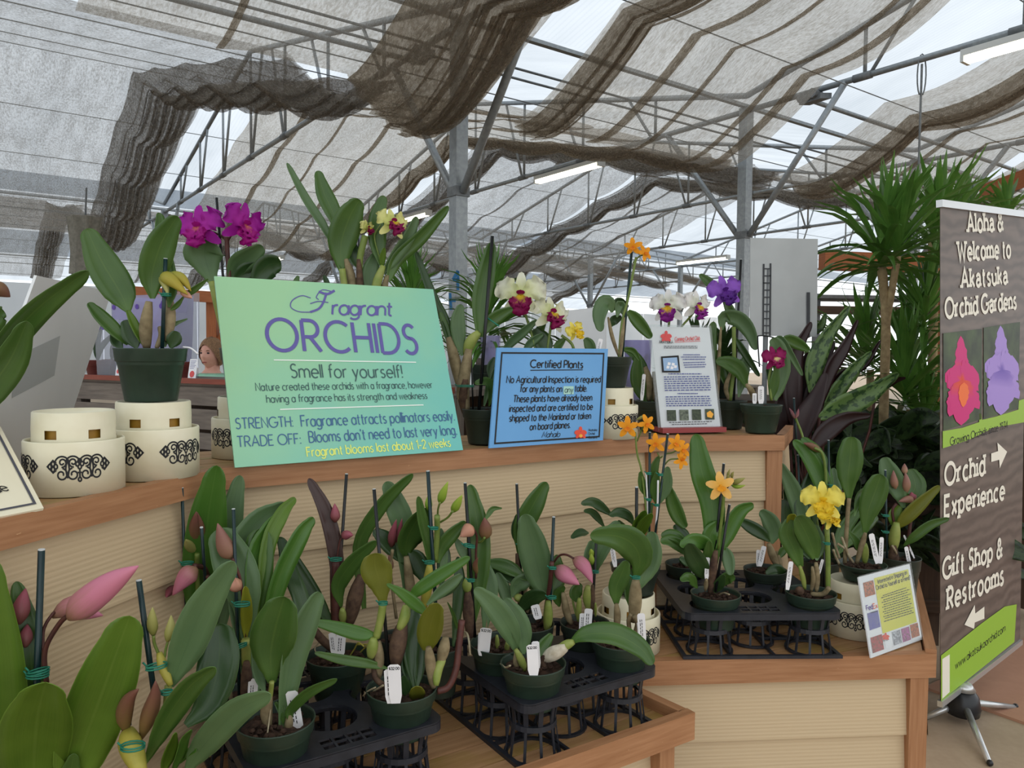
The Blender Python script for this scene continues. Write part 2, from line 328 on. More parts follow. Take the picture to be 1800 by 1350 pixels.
cloth(6.5,9.8,gF0,gF1,[(6.6,7.0,3,.12)],[(8.1,.08)],6,'pale shade cloth with swagged folds behind the right hand post')
cloth(9.9,12.9,gN0,gF0,[(10.0,10.3,3,.1)],[(11,.1)],7,'shade cloth furthest right beyond the banner top','cloth2')
cloth(10.0,12.9,gF0,gF1,[(10.0,10.5,4,.12)],[(11,.1),(11.8,.1)],8,'shade cloth behind the dracaena crown at the right')
cloth(-4.0,-.9,gF0,gF1,[(-1.4,-.95,3,.08)],[(-2.5,.1)],9,'pale shade cloth at the far left edge above the grey board')
for k,(oa,lb) in enumerate(((-4.0,'distant shade cloth low at the left edge beyond the pipes'),(-.6,'distant shade cloth above the rustic crate bench'),(3.2,'distant shade cloth above the magenta orchid'),(6.5,'distant shade cloth low behind the white orchids'),(9.9,'distant shade cloth above the white and purple orchids'),(13.2,'distant shade cloth behind the grey board with ladder bracket'),(16.6,'most distant shade cloth low at the right behind the dracaena trunk'))):
    cloth(oa,oa+3.0,gF1,gG1,[(oa+2.3,oa+2.8,3,.1)],[(oa+1,.1)],20+k,lb)
# ---- gutters, wires, trusses, posts
def pipe(name,p,q,r,mt,par=None,n=8,**k): return MB().tube([p,q],r,n).build(name,M[mt],par,True,**({} if par else {'loc':(Vector(p)+Vector(q))/2}))
for i,s in enumerate((G0,gF1,gG1)):
    g=thing('gutter',od(6,s,2.35),('steel gutter running over the two square posts','steel gutter far behind the magenta orchid','most distant steel gutter at the back')[i],'gutter','roof gutters')
    bb=MB(); n_=od(1,0,0)-od(0,0,0); d_=od(0,1,0)-od(0,0,0)
    bb.box(od(-12,s-.025,2.43),n_*40,d_*.05,ZU*.03); bb.build('channel',M['steel'],g)
    for z in ((2.3,2.22) if i==0 else (2.3,)): pipe('pull_pipe',od(-12,s+.12,z-.05),od(28,s+.12,z-.05),.010,'pipe',g)
for bay in range(-1,2):
    for j in range(9 if bay==1 else 8):
        s=G0+SP*bay+SP/8*j
        if s<-1: continue
        o=MB().tube([od(-6,s,prof(s)+.005),od(20,s,prof(s)+.005)],.005,5).build('support_wire',M['pipe'],None,False,od(6,s,prof(s)))
        tag(o,'thin black wire carrying the shade cloth across the greenhouse','wire','wires under the shade cloth')
tl=['leftmost steel roof truss running over the pale cloth at upper left','steel roof truss crossing above the green fragrance sign','steel roof truss carrying the fluorescent lamps on the right','steel roof truss behind the dracaena','steel roof truss at far right','distant steel roof truss right of the banner','most distant steel roof truss']
for k,o in enumerate(TR):
    t=thing('roof_truss',od(o,G0,2.4),tl[k],'truss','roof trusses')
    for bay in range(-1,2):
        s0=G0+SP*bay; sa=max(s0,-.6); 
        pipe('chord',od(o,sa,2.4),od(o,s0+SP,2.4),.028,'steel',t)
        for (a,c,ha,hc) in ((s0,s0+SP/2,2.55,3.7),(s0+SP/2,s0+SP,3.7,2.55)):
            if a<-1.1: continue
            pipe('rafter',od(o,a,ha),od(o,c,hc),.03,'steel',t)
        for j in range(1,8):
            s=s0+SP/8*j
            if s<-.5: continue
            hh=2.55+1.15*(1-abs(2*j/8-1)); dd=.45 if j<4 else -.45
            pipe('web_strut',od(o,s,2.4),od(o,s,hh),.017,'steel',t); pipe('web_strut',od(o,s+dd*.1,2.4),od(o,s+dd,hh+.12*(1 if j!=4 else -1)),.017,'steel',t)
            MB().tube([od(o,s-.06,2.4),od(o,s+.1,2.4)],.036,8).build('clamp',M['pipe'],t,True)
    if k in (1,2):   # shade drive rollers beside the gutter
        b=MB(); s=4.2 if k==2 else 5.5
        for q in (-.12,0,.12): b.tube([od(o-.06+q*.2,s+q*.6,2.36),od(o+.06+q*.2,s+q*.6,2.36)],.045,8)
        b.box(od(o-.05,s-.14,2.3),(.1,0,0),(-.12,.2,0),(0,0,.05)); b.build('roller',M['pipe'],t)
pl={(1,0):'square steel post with blue painted marks behind the plants',(2,0):'square steel post left of the grey board with ladder bracket',(3,0):'square steel post hidden behind the dracaena crown'}
def post(k,bay,lab):
    o=TR[k]; s=G0+SP*bay; base=od(o,s,-1.52); t=thing('roof_post',base,lab,'post','greenhouse posts'); w=.05
    b=MB(); n_=od(1,0,0)-od(0,0,0); d_=od(0,1,0)-od(0,0,0); b.box(base-n_*w-d_*w,n_*2*w,d_*2*w,ZU*3.95); b.build('upright',M['steel'],t,False,None,.008)
    b=MB(); b.box(base-n_*.062-d_*.062+ZU*2.66,n_*.124,d_*.124,ZU*.07); b.build('collar',M['pipe'],t)
    for q in (-1.05,1.05): pipe('brace',od(o,s+q*.06,1.17),od(o,s+q,2.4),.03,'steel',t)
    return t
for (k,bay),lb in pl.items(): post(k,bay,lb)
for k in range(1,6): post(k,1,'distant square steel post at the second gutter '+('left of the magenta orchid','behind the leaves of the pale yellow orchid','just right of the blue marked post','left of the tall orange star orchid','behind the white orchid pair')[k-1])
# drive pipes
for (o0,o1,s,h,lb) in ((6.4,16,4.2,2.33,'long thin drive pipe slanting right behind the hanging wire'),(-6,3.05,5.5,2.3,'long thin drive pipe slanting across the upper left')):
    tag(pipe('drive_pipe',od(o0,s,h),od(o1,s,h),.022,'steel'),lb,'pipe')
# lamps
def lamp(o,sa,sb,h,lab):
    t=thing('fluorescent_lamp',od(o,(sa+sb)/2,h),lab,'light','fluorescent lamps on the trusses'); n_=od(1,0,0)-od(0,0,0); d_=(od(0,1,0)-od(0,0,0))
    L=sb-sa; b=MB(); b.box(od(o-.06,sa,h),n_*.12,d_*L,ZU*.05); b.build('housing',M['whitemetal'],t)
    for q in (-.028,.028): MB().tube([od(o+q,sa+.03,h-.025),od(o+q,sb-.03,h-.025)],.02,8).build('tube',M['lamp'],t,True)
    b=MB(); b.box(od(o-.06,sa,h-.045),n_*.12,d_*.025,ZU*.045); b.box(od(o-.06,sb-.025,h-.045),n_*.12,d_*.025,ZU*.045); b.build('end_cap',M['whitemetal'],t)
M['lamp']=mat('lamp_tube',(255,252,236),.4,emit=((255,250,224),5.0)); M['whitemetal']=mat('white_metal',(206,208,204),.5)
lamp(6.4,1.62,2.87,2.31,'lit fluorescent lamp at the top right corner, nearest and largest'); lamp(6.4,7.0,8.28,2.3,'lit fluorescent lamp high between the two posts')
lamp(6.4,11.2,12.5,2.28,'lit fluorescent lamp just left of the blue marked post'); lamp(13.1,10.4,11.8,2.0,'lit fluorescent lamp low left of the right post'); lamp(6.4,18.2,19.4,2.2,'small distant lit lamp above the green sign')
t=thing('hanging_wire',od(6.4,3.19,2.4),'thin hanging wire with hook above the dracaena','wire')
MB().tube([od(6.4,3.19,2.36),od(6.4,3.19,.6)],.009,6).build('wire',M['pipe'],t); pts=[od(6.4,3.19,2.0)+Vector((.035*sin(a),0,.1+.34*(.5-.5*cos(a)))) for a in [i*pi/8 for i in range(1,16)]]
MB().tube(pts,.006,5).build('hook',M['pipe'],t)
# blue paint on the post
# ================================================================== BENCHES
def lines_offset(pl,dist):
    out=[]
    for i,p in enumerate(pl):
        p=Vector(p[:2])
        ns=[]
        for a,c in ((i-1,i),(i,i+1)):
            if a<0 or c>=len(pl): continue
            e=(Vector(pl[c][:2])-Vector(pl[a][:2])).normalized(); ns.append(Vector((-e.y,e.x)))
        nrm=sum(ns,Vector((0,0))).normalized(); out.append(p+nrm*(dist/nrm.dot(ns[0])))
    return out
def clip(poly,n,c):   # keep n.p<=c
    out=[]
    for i in range(len(poly)):
        a,b_=poly[i],poly[(i+1)%len(poly)]; da,db=n.dot(a)-c,n.dot(b_)-c
        if da<=0: out.append(a)
        if da*db<0: out.append(a+(b_-a)*(da/(da-db)))
    return out
def planks(mb,poly,z,ang,w=.09,gap=.005,th=.022):
    poly=[Vector(p[:2]) for p in poly]; e=Vector((cos(ang),sin(ang))); n=Vector((-e.y,e.x))
    lo=min(n.dot(p) for p in poly); hi=max(n.dot(p) for p in poly); k=0; x=lo
    while x<hi:
        q=clip(clip(poly,n,x+w-gap),-n,-x)
        if len(q)>=3:
            top=[V2(p,z) for p in q]; bot=[V2(p,z-th) for p in q]; m=len(q); uvs=[(e.dot(p)+k*1.37,n.dot(p)+k*.5) for p in q]
            fs=[tuple(range(m)),tuple(range(2*m-1,m-1,-1))]+[(i+m,(i+1)%m+m,(i+1)%m,i) for i in range(m)]
            mb.add(top+bot,fs,uvs*2)
        x+=w; k+=1
def board(mb,p,q,th,z0,z1):   # vertical board, front face on p->q, thickness to the left (back)
    p=Vector(p[:2]);q=Vector(q[:2]); e=q-p; n=Vector((-e.y,e.x)).normalized()*th
    mb.box(V2(p,z0),(e.x,e.y,0),(n.x,n.y,0),(0,0,z1-z0))
def lap(mb,p,q,z1,z0,ex=.177):   # lap siding between two plan points, facing right of p->q
    p=Vector(p[:2]);q=Vector(q[:2]); e=(q-p); L=e.length; n=Vector((e.y,-e.x)).normalized(); z=z1;k=0
    while z>z0+1e-4:
        zb=max(z-ex,z0); a=V2(p+n*.002,z);b_=V2(q+n*.002,z);c=V2(q+n*.015,zb);d=V2(p+n*.015,zb); u=k*1.7
        mb.quad(d,c,b_,a,((u,0),(u+L,0),(u+L,z-zb),(u,z-zb)))
        mb.quad(V2(p,zb),V2(q,zb),c,d,((u,0),(u+L,0),(u+L,.01),(u,.01))); z=zb;k+=1
    mb.quad(V2(p,z0),V2(p,z1),V2(q,z1),V2(q,z0))
A=(-.679,1.791);B=(.484,2.563);Cn=(.935,2.62);P0=(-1.0,.605);E=(1.10,2.99)
up=[P0,A,B,Cn]; bk=lines_offset(up,.36); ZT=1.24; Z2=.65; Z1=.608
t=thing('upper_display_shelf',(0,2.1,0),'tan trimmed upper display tier with cream lap siding under the signs','display shelf')
dk=MB()
ff=lines_offset(up,.028)
for i in range(3):
    e=Vector(up[i+1])-Vector(up[i]); planks(dk,[ff[i],ff[i+1],bk[i+1],bk[i]],ZT-.004,math.atan2(e.y,e.x),.088)
dk.build('deck',M['deck_old'],t)
for i in range(3):
    b=MB(); p,q=Vector(up[i]),Vector(up[i+1]); pi_,qi=ff[i],ff[i+1]; L=(q-p).length
    zt,zb=ZT,ZT-.052
    v=[V2(p,zb),V2(q,zb),V2(q,zt),V2(p,zt),V2(pi_,zb),V2(qi,zb),V2(qi,zt),V2(pi_,zt)]
    for f,uvh in (((0,1,2,3),.052),((3,2,6,7),.028),((1,0,4,5),.028),((5,4,7,6),.05),((4,0,3,7),.028),((1,5,6,2),.028)):
        b.add([v[j] for j in f],[(0,1,2,3)],[(i*2,0),(i*2+L,0),(i*2+L,uvh),(i*2,uvh)])
    b.build('front_board',M['trim'],t)
b=MB(); board(b,Cn,E,.028,ZT-.052,ZT); b.build('end_board',M['trim'],t)
rs=lines_offset(up,.032)
for i in range(3):
    b=MB(); lap(b,rs[i],rs[i+1],ZT-.05,0); b.build('siding',M['siding'],t)
ce=Vector(rs[3]); ed=(Vector(E)-Vector(Cn)).normalized()
b=MB(); lap(b,ce,ce+ed*.35,ZT-.05,0); b.build('siding',M['siding'],t)
b=MB(); lap(b,bk[3],bk[2],ZT-.05,0); lap(b,bk[2],bk[1],ZT-.05,0); lap(b,bk[1],bk[0],ZT-.05,0); b.build('siding',M['siding'],t)
eb=(Vector(Cn)-Vector(B)).normalized(); em=(Vector(B)-Vector(A)).normalized()
for p,e,w in ((ce-eb*.055,eb,.055),(Vector(rs[2])-em*.03,em,.03),(Vector(rs[2]),eb,.022)):
    b=MB(); nf=Vector((e.y,-e.x))*.02; b.box(V2(p+nf,.0),(e.x*w,e.y*w,0),(-nf.x,-nf.y,0),(0,0,ZT-.053)); b.build('corner_trim',M['trim'],t)
# right lower shelf
t=thing('right_display_shelf',(.85,2.4,0),'tan decked lower display tier at right with small yellow shipping sign','display shelf')
f0=Vector((.30,2.12));f1=Vector((1.243,2.2));f2=Vector((1.72,3.25))
dk=MB(); planks(dk,[(.33,2.15),(1.215,2.225),(1.68,3.24),(1.0,3.24),(.47,2.58)],Z2-.002,R(24),.092); dk.build('deck',M['deck'],t)
b=MB(); board(b,f0,f1,.03,Z2-.07,Z2); b.build('front_board',M['trim'],t)
b=MB(); board(b,f1,f2,.03,Z2-.07,Z2+.012); b.build('side_board',M['trim'],t)
e=(f1-f0).normalized(); nb=Vector((-e.y,e.x)); e2=(f2-f1).normalized(); n2=Vector((-e2.y,e2.x))
b=MB(); lap(b,f0+nb*.03,f1+nb*.03-e*.02,Z2-.068,0); b.build('siding',M['siding'],t)
b=MB(); lap(b,f1+n2*.03,f2+n2*.03,Z2-.068,0); b.build('siding',M['siding'],t)
b=MB(); q=f1-e*.075; b.box(V2(q+nb*.004,0),(e.x*.055,e.y*.055,0),(nb.x*.03,nb.y*.03,0),(0,0,Z2-.071)); b.build('corner_trim',M['trim'],t)
# left lower shelf (nearest)
t=thing('left_display_shelf',(-.2,1.6,0),'tan decked lower display tier nearest the viewer with raised rim','display shelf')
g0=Vector((.472,1.912));g1=Vector((-.257,1.435));g2=Vector((-.5,.53)); gb=Vector((.345,2.07))
dk=MB(); planks(dk,[(-.97,.57),(-.48,.55),(-.24,1.46),(.46,1.93),(.33,2.10),(.30,2.45),(-.66,1.82)],Z1-.03,R(33.2),.092); dk.build('deck',M['deck'],t)
for p,q in ((g1,g0),(g2,g1-(g1-g2).normalized()*.0),(g0+(gb-g0).normalized()*.0285,gb)):
    b=MB(); board(b,p,q,.028,Z1-.07,Z1); b.build('rim_board',M['trim'],t)
e=(g0-g1).normalized(); nb=Vector((-e.y,e.x))
b=MB(); lap(b,g1+nb*.06,g0+nb*.06-e*.07,Z1-.068,0); b.build('siding',M['siding'],t)
b=MB(); q=g0-e*.10; b.box(V2(q+nb*.02,0),(e.x*.05,e.y*.05,0),(nb.x*.05,nb.y*.05,0),(0,0,Z1-.071)); b.build('leg',M['trim'],t)
q=g1+e*.03; b=MB(); b.box(V2(q+nb*.02,0),(e.x*.05,e.y*.05,0),(nb.x*.05,nb.y*.05,0),(0,0,Z1-.071)); b.build('leg',M['trim'],t)
# ================================================================== LETTERING (strokes built as flat ribbons)
def ar(cx,cy,rx,ry,a0,a1,n=14): return [(cx+rx*cos(R(a0+(a1-a0)*i/n)),cy+ry*sin(R(a0+(a1-a0)*i/n))) for i in range(n+1)]
X_=.66
GL={' ':(.3,[]),'@':(.46,[[(.03,.5)]+ar(.23,.44,.21,.21,150,0,8)+[(.44,0)],[(.44,.37),(.24,.37)]+ar(.21,.185,.2,.185,90,270,8)+[(.3,.01),(.44,.12)]]),
'A':(.76,[[(0,0),(.38,1),(.76,0)],[(.14,.34),(.62,.34)]]),'B':(.58,[[(0,0),(0,1)],[(0,1),(.26,1)]+ar(.26,.76,.26,.24,90,-90)+[(0,.52)],[(.26,.52)]+ar(.29,.26,.29,.26,90,-90)+[(0,0)]]),
'C':(.84,[ar(.5,.5,.5,.5,48,312,22)]),'D':(.7,[[(0,0),(0,1)],[(0,1),(.24,1)]+ar(.24,.5,.46,.5,90,-90)+[(0,0)]]),
'E':(.5,[[(.5,0),(0,0),(0,1),(.5,1)],[(0,.52),(.42,.52)]]),'F':(.48,[[(0,0),(0,1),(.48,1)],[(0,.52),(.4,.52)]]),
'G':(.92,[ar(.5,.5,.5,.5,48,358,22)+[(.98,.47),(.58,.47)]]),'H':(.62,[[(0,0),(0,1)],[(.62,0),(.62,1)],[(0,.5),(.62,.5)]]),
'I':(.0,[[(0,0),(0,1)]]),'J':(.4,[[(.4,1),(.4,.2)]+ar(.2,.2,.2,.2,0,-180)]),'K':(.6,[[(0,0),(0,1)],[(.56,1),(0,.42)],[(.2,.6),(.6,0)]]),
'L':(.45,[[(0,1),(0,0),(.45,0)]]),'M':(.8,[[(0,0),(.06,1),(.4,.2),(.74,1),(.8,0)]]),'N':(.66,[[(0,0),(0,1),(.66,0),(.66,1)]]),
'O':(1.0,[ar(.5,.5,.5,.5,0,360,30)]),'P':(.54,[[(0,0),(0,1)],[(0,1),(.27,1)]+ar(.27,.73,.27,.27,90,-90)+[(0,.46)]]),
'R':(.58,[[(0,0),(0,1)],[(0,1),(.27,1)]+ar(.27,.73,.27,.27,90,-90)+[(0,.46)],[(.24,.46),(.58,0)]]),
'S':(.5,[ar(.26,.76,.22,.24,35,270,12)+ar(.24,.27,.25,.27,88,-145,12)]),'T':(.6,[[(.3,0),(.3,1)],[(0,1),(.6,1)]]),
'U':(.6,[[(0,1),(0,.3)]+ar(.3,.3,.3,.3,180,360)+[(.6,1)]]),'V':(.7,[[(0,1),(.35,0),(.7,1)]]),'W':(1.0,[[(0,1),(.25,0),(.5,.8),(.75,0),(1,1)]]),
'Y':(.62,[[(0,1),(.31,.48),(.62,1)],[(.31,.48),(.31,0)]]),
'a':(.54,[ar(.27,.32,.27,.33,0,360,18),[(.54,.65),(.54,0)]]),'b':(.54,[[(0,1),(0,0)],ar(.27,.32,.27,.33,0,360,18)]),'c':(.48,[ar(.29,.32,.29,.33,50,310)]),
'd':(.54,[ar(.27,.32,.27,.33,0,360,18),[(.54,1),(.54,0)]]),'e':(.56,[[(0,.33),(.56,.33)]+ar(.28,.32,.28,.33,2,312,16)]),'f':(.32,[[(.12,0),(.12,.8)]+ar(.28,.8,.16,.2,180,70,7),[(0,.62),(.32,.62)]]),
'g':(.54,[ar(.27,.32,.27,.33,0,360,18),[(.54,.65),(.54,-.08)]+ar(.27,-.08,.27,.22,0,-150)]),'h':(.5,[[(0,1),(0,0)],[(0,.38)]+ar(.25,.38,.25,.27,180,0)+[(.5,0)]]),
'i':(.0,[[(0,.65),(0,0)],[(0,.86),(0,.94)]]),'j':(.1,[[(.1,.65),(.1,-.15)]+ar(-.06,-.15,.16,.15,0,-90,6),[(.1,.86),(.1,.94)]]),'k':(.46,[[(0,1),(0,0)],[(.42,.64),(0,.26)],[(.15,.38),(.46,0)]]),'l':(.0,[[(0,1),(0,0)]]),
'm':(.84,[[(0,.65),(0,0)],[(0,.4)]+ar(.21,.4,.21,.25,180,0)+[(.42,0)],[(.42,.4)]+ar(.63,.4,.21,.25,180,0)+[(.84,0)]]),'n':(.48,[[(0,.65),(0,0)],[(0,.38)]+ar(.24,.38,.24,.27,180,0)+[(.48,0)]]),
'o':(.58,[ar(.29,.32,.29,.33,0,360,20)]),'p':(.54,[[(0,.65),(0,-.3)],ar(.27,.32,.27,.33,0,360,18)]),'q':(.54,[ar(.27,.32,.27,.33,0,360,18),[(.54,.65),(.54,-.3)]]),'r':(.3,[[(0,.65),(0,0)],[(0,.4)]+ar(.24,.4,.24,.25,180,75,8)]),
's':(.38,[ar(.2,.49,.17,.16,40,270,9)+ar(.18,.165,.18,.165,88,-150,9)]),'t':(.34,[[(.14,.9),(.14,.12)]+ar(.26,.12,.12,.12,180,290,6),[(0,.63),(.32,.63)]]),'u':(.48,[[(0,.65),(0,.26)]+ar(.24,.26,.24,.26,180,360)+[(.48,.65)],[(.48,.65),(.48,0)]]),
'v':(.48,[[(0,.65),(.24,0),(.48,.65)]]),'w':(.76,[[(0,.65),(.19,0),(.38,.6),(.57,0),(.76,.65)]]),'x':(.46,[[(0,.65),(.46,0)],[(.46,.65),(0,0)]]),'y':(.48,[[(0,.65),(.25,.02)],[(.48,.65),(.14,-.3)]]),'z':(.44,[[(0,.65),(.44,.65),(0,0),(.44,0)]]),
'1':(.2,[[(0,.8),(.2,1),(.2,0)]]),'2':(.5,[ar(.25,.74,.25,.26,170,-30,12)+[(0,0),(.5,0)]]),'3':(.5,[ar(.22,.75,.24,.25,150,-90,10),ar(.23,.26,.27,.26,90,-150,10)]),'4':(.56,[[(.42,0),(.42,1),(0,.3),(.56,.3)]]),'5':(.5,[[(.46,1),(.08,1),(.04,.56)]+ar(.23,.3,.27,.3,120,-140,12)]),
'7':(.48,[[(0,1),(.48,1),(.16,0)]]),'9':(.5,[ar(.25,.73,.25,.27,0,360,16),[(.5,.73),(.3,0)]]),'0':(.56,[ar(.28,.5,.28,.5,0,360,24)]),
'.':(.06,[[(.03,0),(.03,.08)]]),',':(.06,[[(.05,.08),(.0,-.14)]]),':':(.06,[[(.03,0),(.03,.09)],[(.03,.5),(.03,.59)]]),'!':(.06,[[(.03,1),(.03,.3)],[(.03,0),(.03,.09)]]),"'":(.04,[[(.03,1),(.02,.8)]]),'-':(.34,[[(0,.36),(.34,.36)]]),
'$':(.5,[ar(.26,.72,.22,.2,35,270,10)+ar(.24,.3,.25,.22,88,-145,10),[(.25,1.05),(.25,-.05)]]),'?':(.46,[ar(.23,.76,.23,.24,170,-60,10)+[(.22,.3)],[(.22,0),(.22,.09)]]),
'&':(.72,[[(.72,0),(.2,.66)]+ar(.32,.8,.15,.2,200,-40,10)+[(.1,.42)]+ar(.28,.24,.24,.25,140,320,12)+[(.68,.52)]])}
def ribbon(mb,pts,w,mp,closed=False):   # flat stroke, mp maps (x,y) to space
    if hasattr(mp,'k'): mp.k+=1
    q=[Vector(p) for p in pts]; q=[p for i,p in enumerate(q) if i==0 or (p-q[i-1]).length>1e-5]
    if len(q)<2: return
    cl=(q[0]-q[-1]).length<1e-4 and len(q)>3
    if cl: q=q[:-1]
    n=len(q); L=[];Rr=[]
    for i in range(n):
        a=q[(i-1)%n] if (cl or i) else None; c=q[(i+1)%n] if (cl or i<n-1) else None
        d1=(q[i]-a).normalized() if a is not None else (c-q[i]).normalized(); d2=(c-q[i]).normalized() if c is not None else d1
        m=(d1+d2); m=m.normalized() if m.length>.05 else d1
        nr=Vector((-m.y,m.x)); k=1/max(.5,nr.dot(Vector((-d1.y,d1.x))))
        L.append(q[i]+nr*w/2*k); Rr.append(q[i]-nr*w/2*k)
    vs=[mp(p.x,p.y) for p in L]+[mp(p.x,p.y) for p in Rr]
    fs=[(n+i,n+(i+1)%n,(i+1)%n,i) for i in range(n if cl else n-1)]
    mb.add(vs,fs)
def glyphs(mb,txt,mp,w=.1,sp=.17,xs=1.0,shear=0,serif=0,maxw=None):
    """lay txt on a unit cap-height line; mp takes (x,y) in cap heights; returns length"""
    x=0; items=[]
    for ch in txt:
        gw,st=GL[ch]; items.append((x,st,gw)); x+=(gw+ (sp if ch!=' ' else .06))*xs
    tot=x-sp*xs; k=(maxw/tot) if maxw else 1
    for x0,st,gw in items:
        for s in st:
            f=lambda px,py,x0=x0:((x0+px*xs)*k+shear*py,py)
            pts=[f(*p) for p in s]; ribbon(mb,pts,w,mp)
            if serif:
                for e0,e1 in ((s[0],s[1]),(s[-1],s[-2])):
                    if any(abs(e0[1]-v)<.03 for v in (0,.65,1,-.3)) and abs(e0[0]-e1[0])<.55*abs(e0[1]-e1[1]) and abs(e0[1]-e1[1])>.2:
                        yy=e0[1]+(w*.38 if e0[1]<.3 else -w*.38); a=serif; b_=serif
                        if abs(e0[1]-.65)<.03 or (abs(e0[1]-1)<.03 and gw<.1): b_=serif*.3
                        c=f(e0[0],yy); ribbon(mb,[(c[0]-a,yy),(c[0]+b_,yy)],w*.76,mp)
    return tot*k
class Sign:   # flat panel: bottom-left corner, right vector, up vector, thickness backwards
    def __init__(s,bl,br,tl): s.o=Vector(bl); s.e=Vector(br)-s.o; s.u=Vector(tl)-s.o; s.n=s.e.cross(s.u).normalized(); s.eh=s.e.normalized(); s.uh=(s.u-s.eh*s.u.dot(s.eh)).normalized(); s.k=0; s.c=0
    def pt(s,u,v,d=.0012): return s.o+s.e*(u*(1+s.k*v))+s.u*v+s.n*d
    def px(s,x,y,d=.0012): return onplane(x,y,s.o,s.n)+s.n*d
    def slab(s,name,mt,par,th=.005,rnd=0):
        b=MB(); a=[s.pt(0,0,0),s.pt(1,0,0),s.pt(1,1,0),s.pt(0,1,0)]; c=[p-s.n*th for p in a]
        b.add(a,[(0,1,2,3)],[(0,0),(1,0),(1,1),(0,1)]); b.add(a+c,[(5,4,7,6),(1,0,4,5),(2,1,5,6),(3,2,6,7),(0,3,7,4)],[(0,0)]*8); return b.build(name,mt,par)
    def text(s,mb,txt,p0,p1,cap,w=.1,d=.0012,**k):   # baseline start/end in pixels, cap height in pixels
        a=s.px(*p0,d); c=s.px(*p1,d); e=(c-a); L=e.length; e.normalize(); u=s.n.cross(e).normalized()
        cp=cap*((a+c)*.5).y/F/max(.3,u.dot(CU)); 
        def f(x,y): return a+e*(x*cp)+u*(y*cp)+s.n*((f.k%9)*5e-5)
        f.k=0; glyphs(mb,txt.replace('a','@') if k.get('serif') else txt,f,w,maxw=L/cp,**k)
    def rect(s,mb,pts,d=.0012): mb.add([s.px(x,y,d) for x,y in pts],[tuple(range(len(pts)))],[(0,0),(1,0),(1,1),(0,1)][:len(pts)] if len(pts)==4 else None)
    def line(s,mb,pts,w,d=.0012):   # stroke width in px
        for i in range(len(pts)-1):
            s.c+=1; d2=d+(s.c%9)*4e-5; a=s.px(*pts[i],d2);c=s.px(*pts[i+1],d2);e=(c-a).normalized();q=s.n.cross(e)*(w*a.y/F/2); mb.add([a-q,c-q,c+q,a+q],[(0,1,2,3)])
    def smooth(s,mb,pts,w,d=.0012,n=24):
        q=cr([(x,y,0) for x,y in pts],n); W=w*s.o.y/F; s.c+=1; d2=d+(s.c%9)*5e-5; L=[s.px(p.x,p.y,d2) for p in q]; o=L[0]; uu=s.n.cross(s.eh)
        ribbon(mb,[((v-o).dot(s.eh),(v-o).dot(uu)) for v in L],W,lambda x,y:o+s.eh*x+uu*y)
def printed(name,a,b,ang,rough=.35):
    m=mat(name,a,rough); g=NG(m); sp=g.n('SeparateXYZ',{0:g.n('UVMap').outputs[0]}); n=g.noise(g.uv(3.0,2.4),1,3)
    f=g.n('Math',{0:g.n('Math',{0:sp.outputs[0],1:ang},operation='MULTIPLY').outputs[0],1:g.n('Math',{0:sp.outputs[1],1:-(1-ang)},operation='MULTIPLY').outputs[0]},operation='ADD').outputs[0]
    f=g.n('Math',{0:f,1:g.n('Math',{0:n,1:.5},operation='MULTIPLY').outputs[0]},operation='ADD').outputs[0]
    g.l(g.ramp(f,((-.0,a),(.75,b))),g.b.inputs['Base Color']); return m
# ---- green fragrance sign
M['fragsign']=printed('printed_green_board',(158,206,160),(110,192,184),.55); M['purple']=mat('purple_print',(98,92,160),.45); M['slate']=mat('slate_print',(62,92,92),.45); M['blueink']=mat('blue_print',(64,102,146),.45); M['yellowink']=mat('yellow_print',(232,240,120),.45); M['whiteink']=mat('white_print',(240,246,238),.45)
def leaning(bl,br,h,lean,z):
    a=H(*bl,z);b_=H(*br,z);e=(b_-a).normalized();bk_=Vector((-e.y,e.x,0)); return Sign(a,b_,a+(ZU*cos(R(lean))+bk_*sin(R(lean)))*h)
S=leaning((413,822),(814,791),.49,21,1.243)
t=thing('tabletop_sign',S.pt(.5,0),'large pale green sign about fragrant orchids leaning on the upper tier','sign')
S.slab('board',M['fragsign'],t)
b=MB(); S.text(b,'ORCHIDS',(472,616),(735,622),54,.115,sp=.2)
S.text(b,'ragrant',(584,553),(689,555),26,.13,sp=.1,shear=.22)
for pts,w in (([(585,513),(566,510),(556,522),(560,527)],2),([(560,513),(575,517),(588,511)],5),([(574,515),(568,532),(560,543),(545,549)],4.5),([(545,549),(525,548),(511,540),(514,528),(530,520),(546,524)],2),([(545,534),(560,530),(577,532)],2)): S.smooth(b,pts,w)
b.build('purple_heading',M['purple'],t)
b=MB(); S.line(b,[(481,633),(731,637)],2); S.line(b,[(492,720),(744,712)],2); b.build('rule',M['whiteink'],t)
b=MB(); S.text(b,'Smell for yourself!',(512,664),(708,664),23,.09); S.text(b,'Nature created these orchids with a fragrance, however',(450,687),(760,682),12.5,.1); S.text(b,'having a fragrance has its strength and weakness',(469,708),(751,701),12.5,.1); b.build('grey_lettering',M['slate'],t)
b=MB(); S.text(b,'STRENGTH:',(415,754),(515,750),18,.1);S.text(b,'Fragrance attracts pollinators easily.',(530,750),(799,739),18,.1); S.text(b,'TRADE OFF:',(418,786),(529,780),18,.1); S.text(b,'Blooms don\'t need to last very long.',(544,778),(803,764),18,.1); b.build('blue_lettering',M['blueink'],t)
b=MB(); S.text(b,'Fragrant blooms last about 1-2 weeks',(540,803),(792,785),15,.12); b.build('yellow_lettering',M['yellowink'],t)
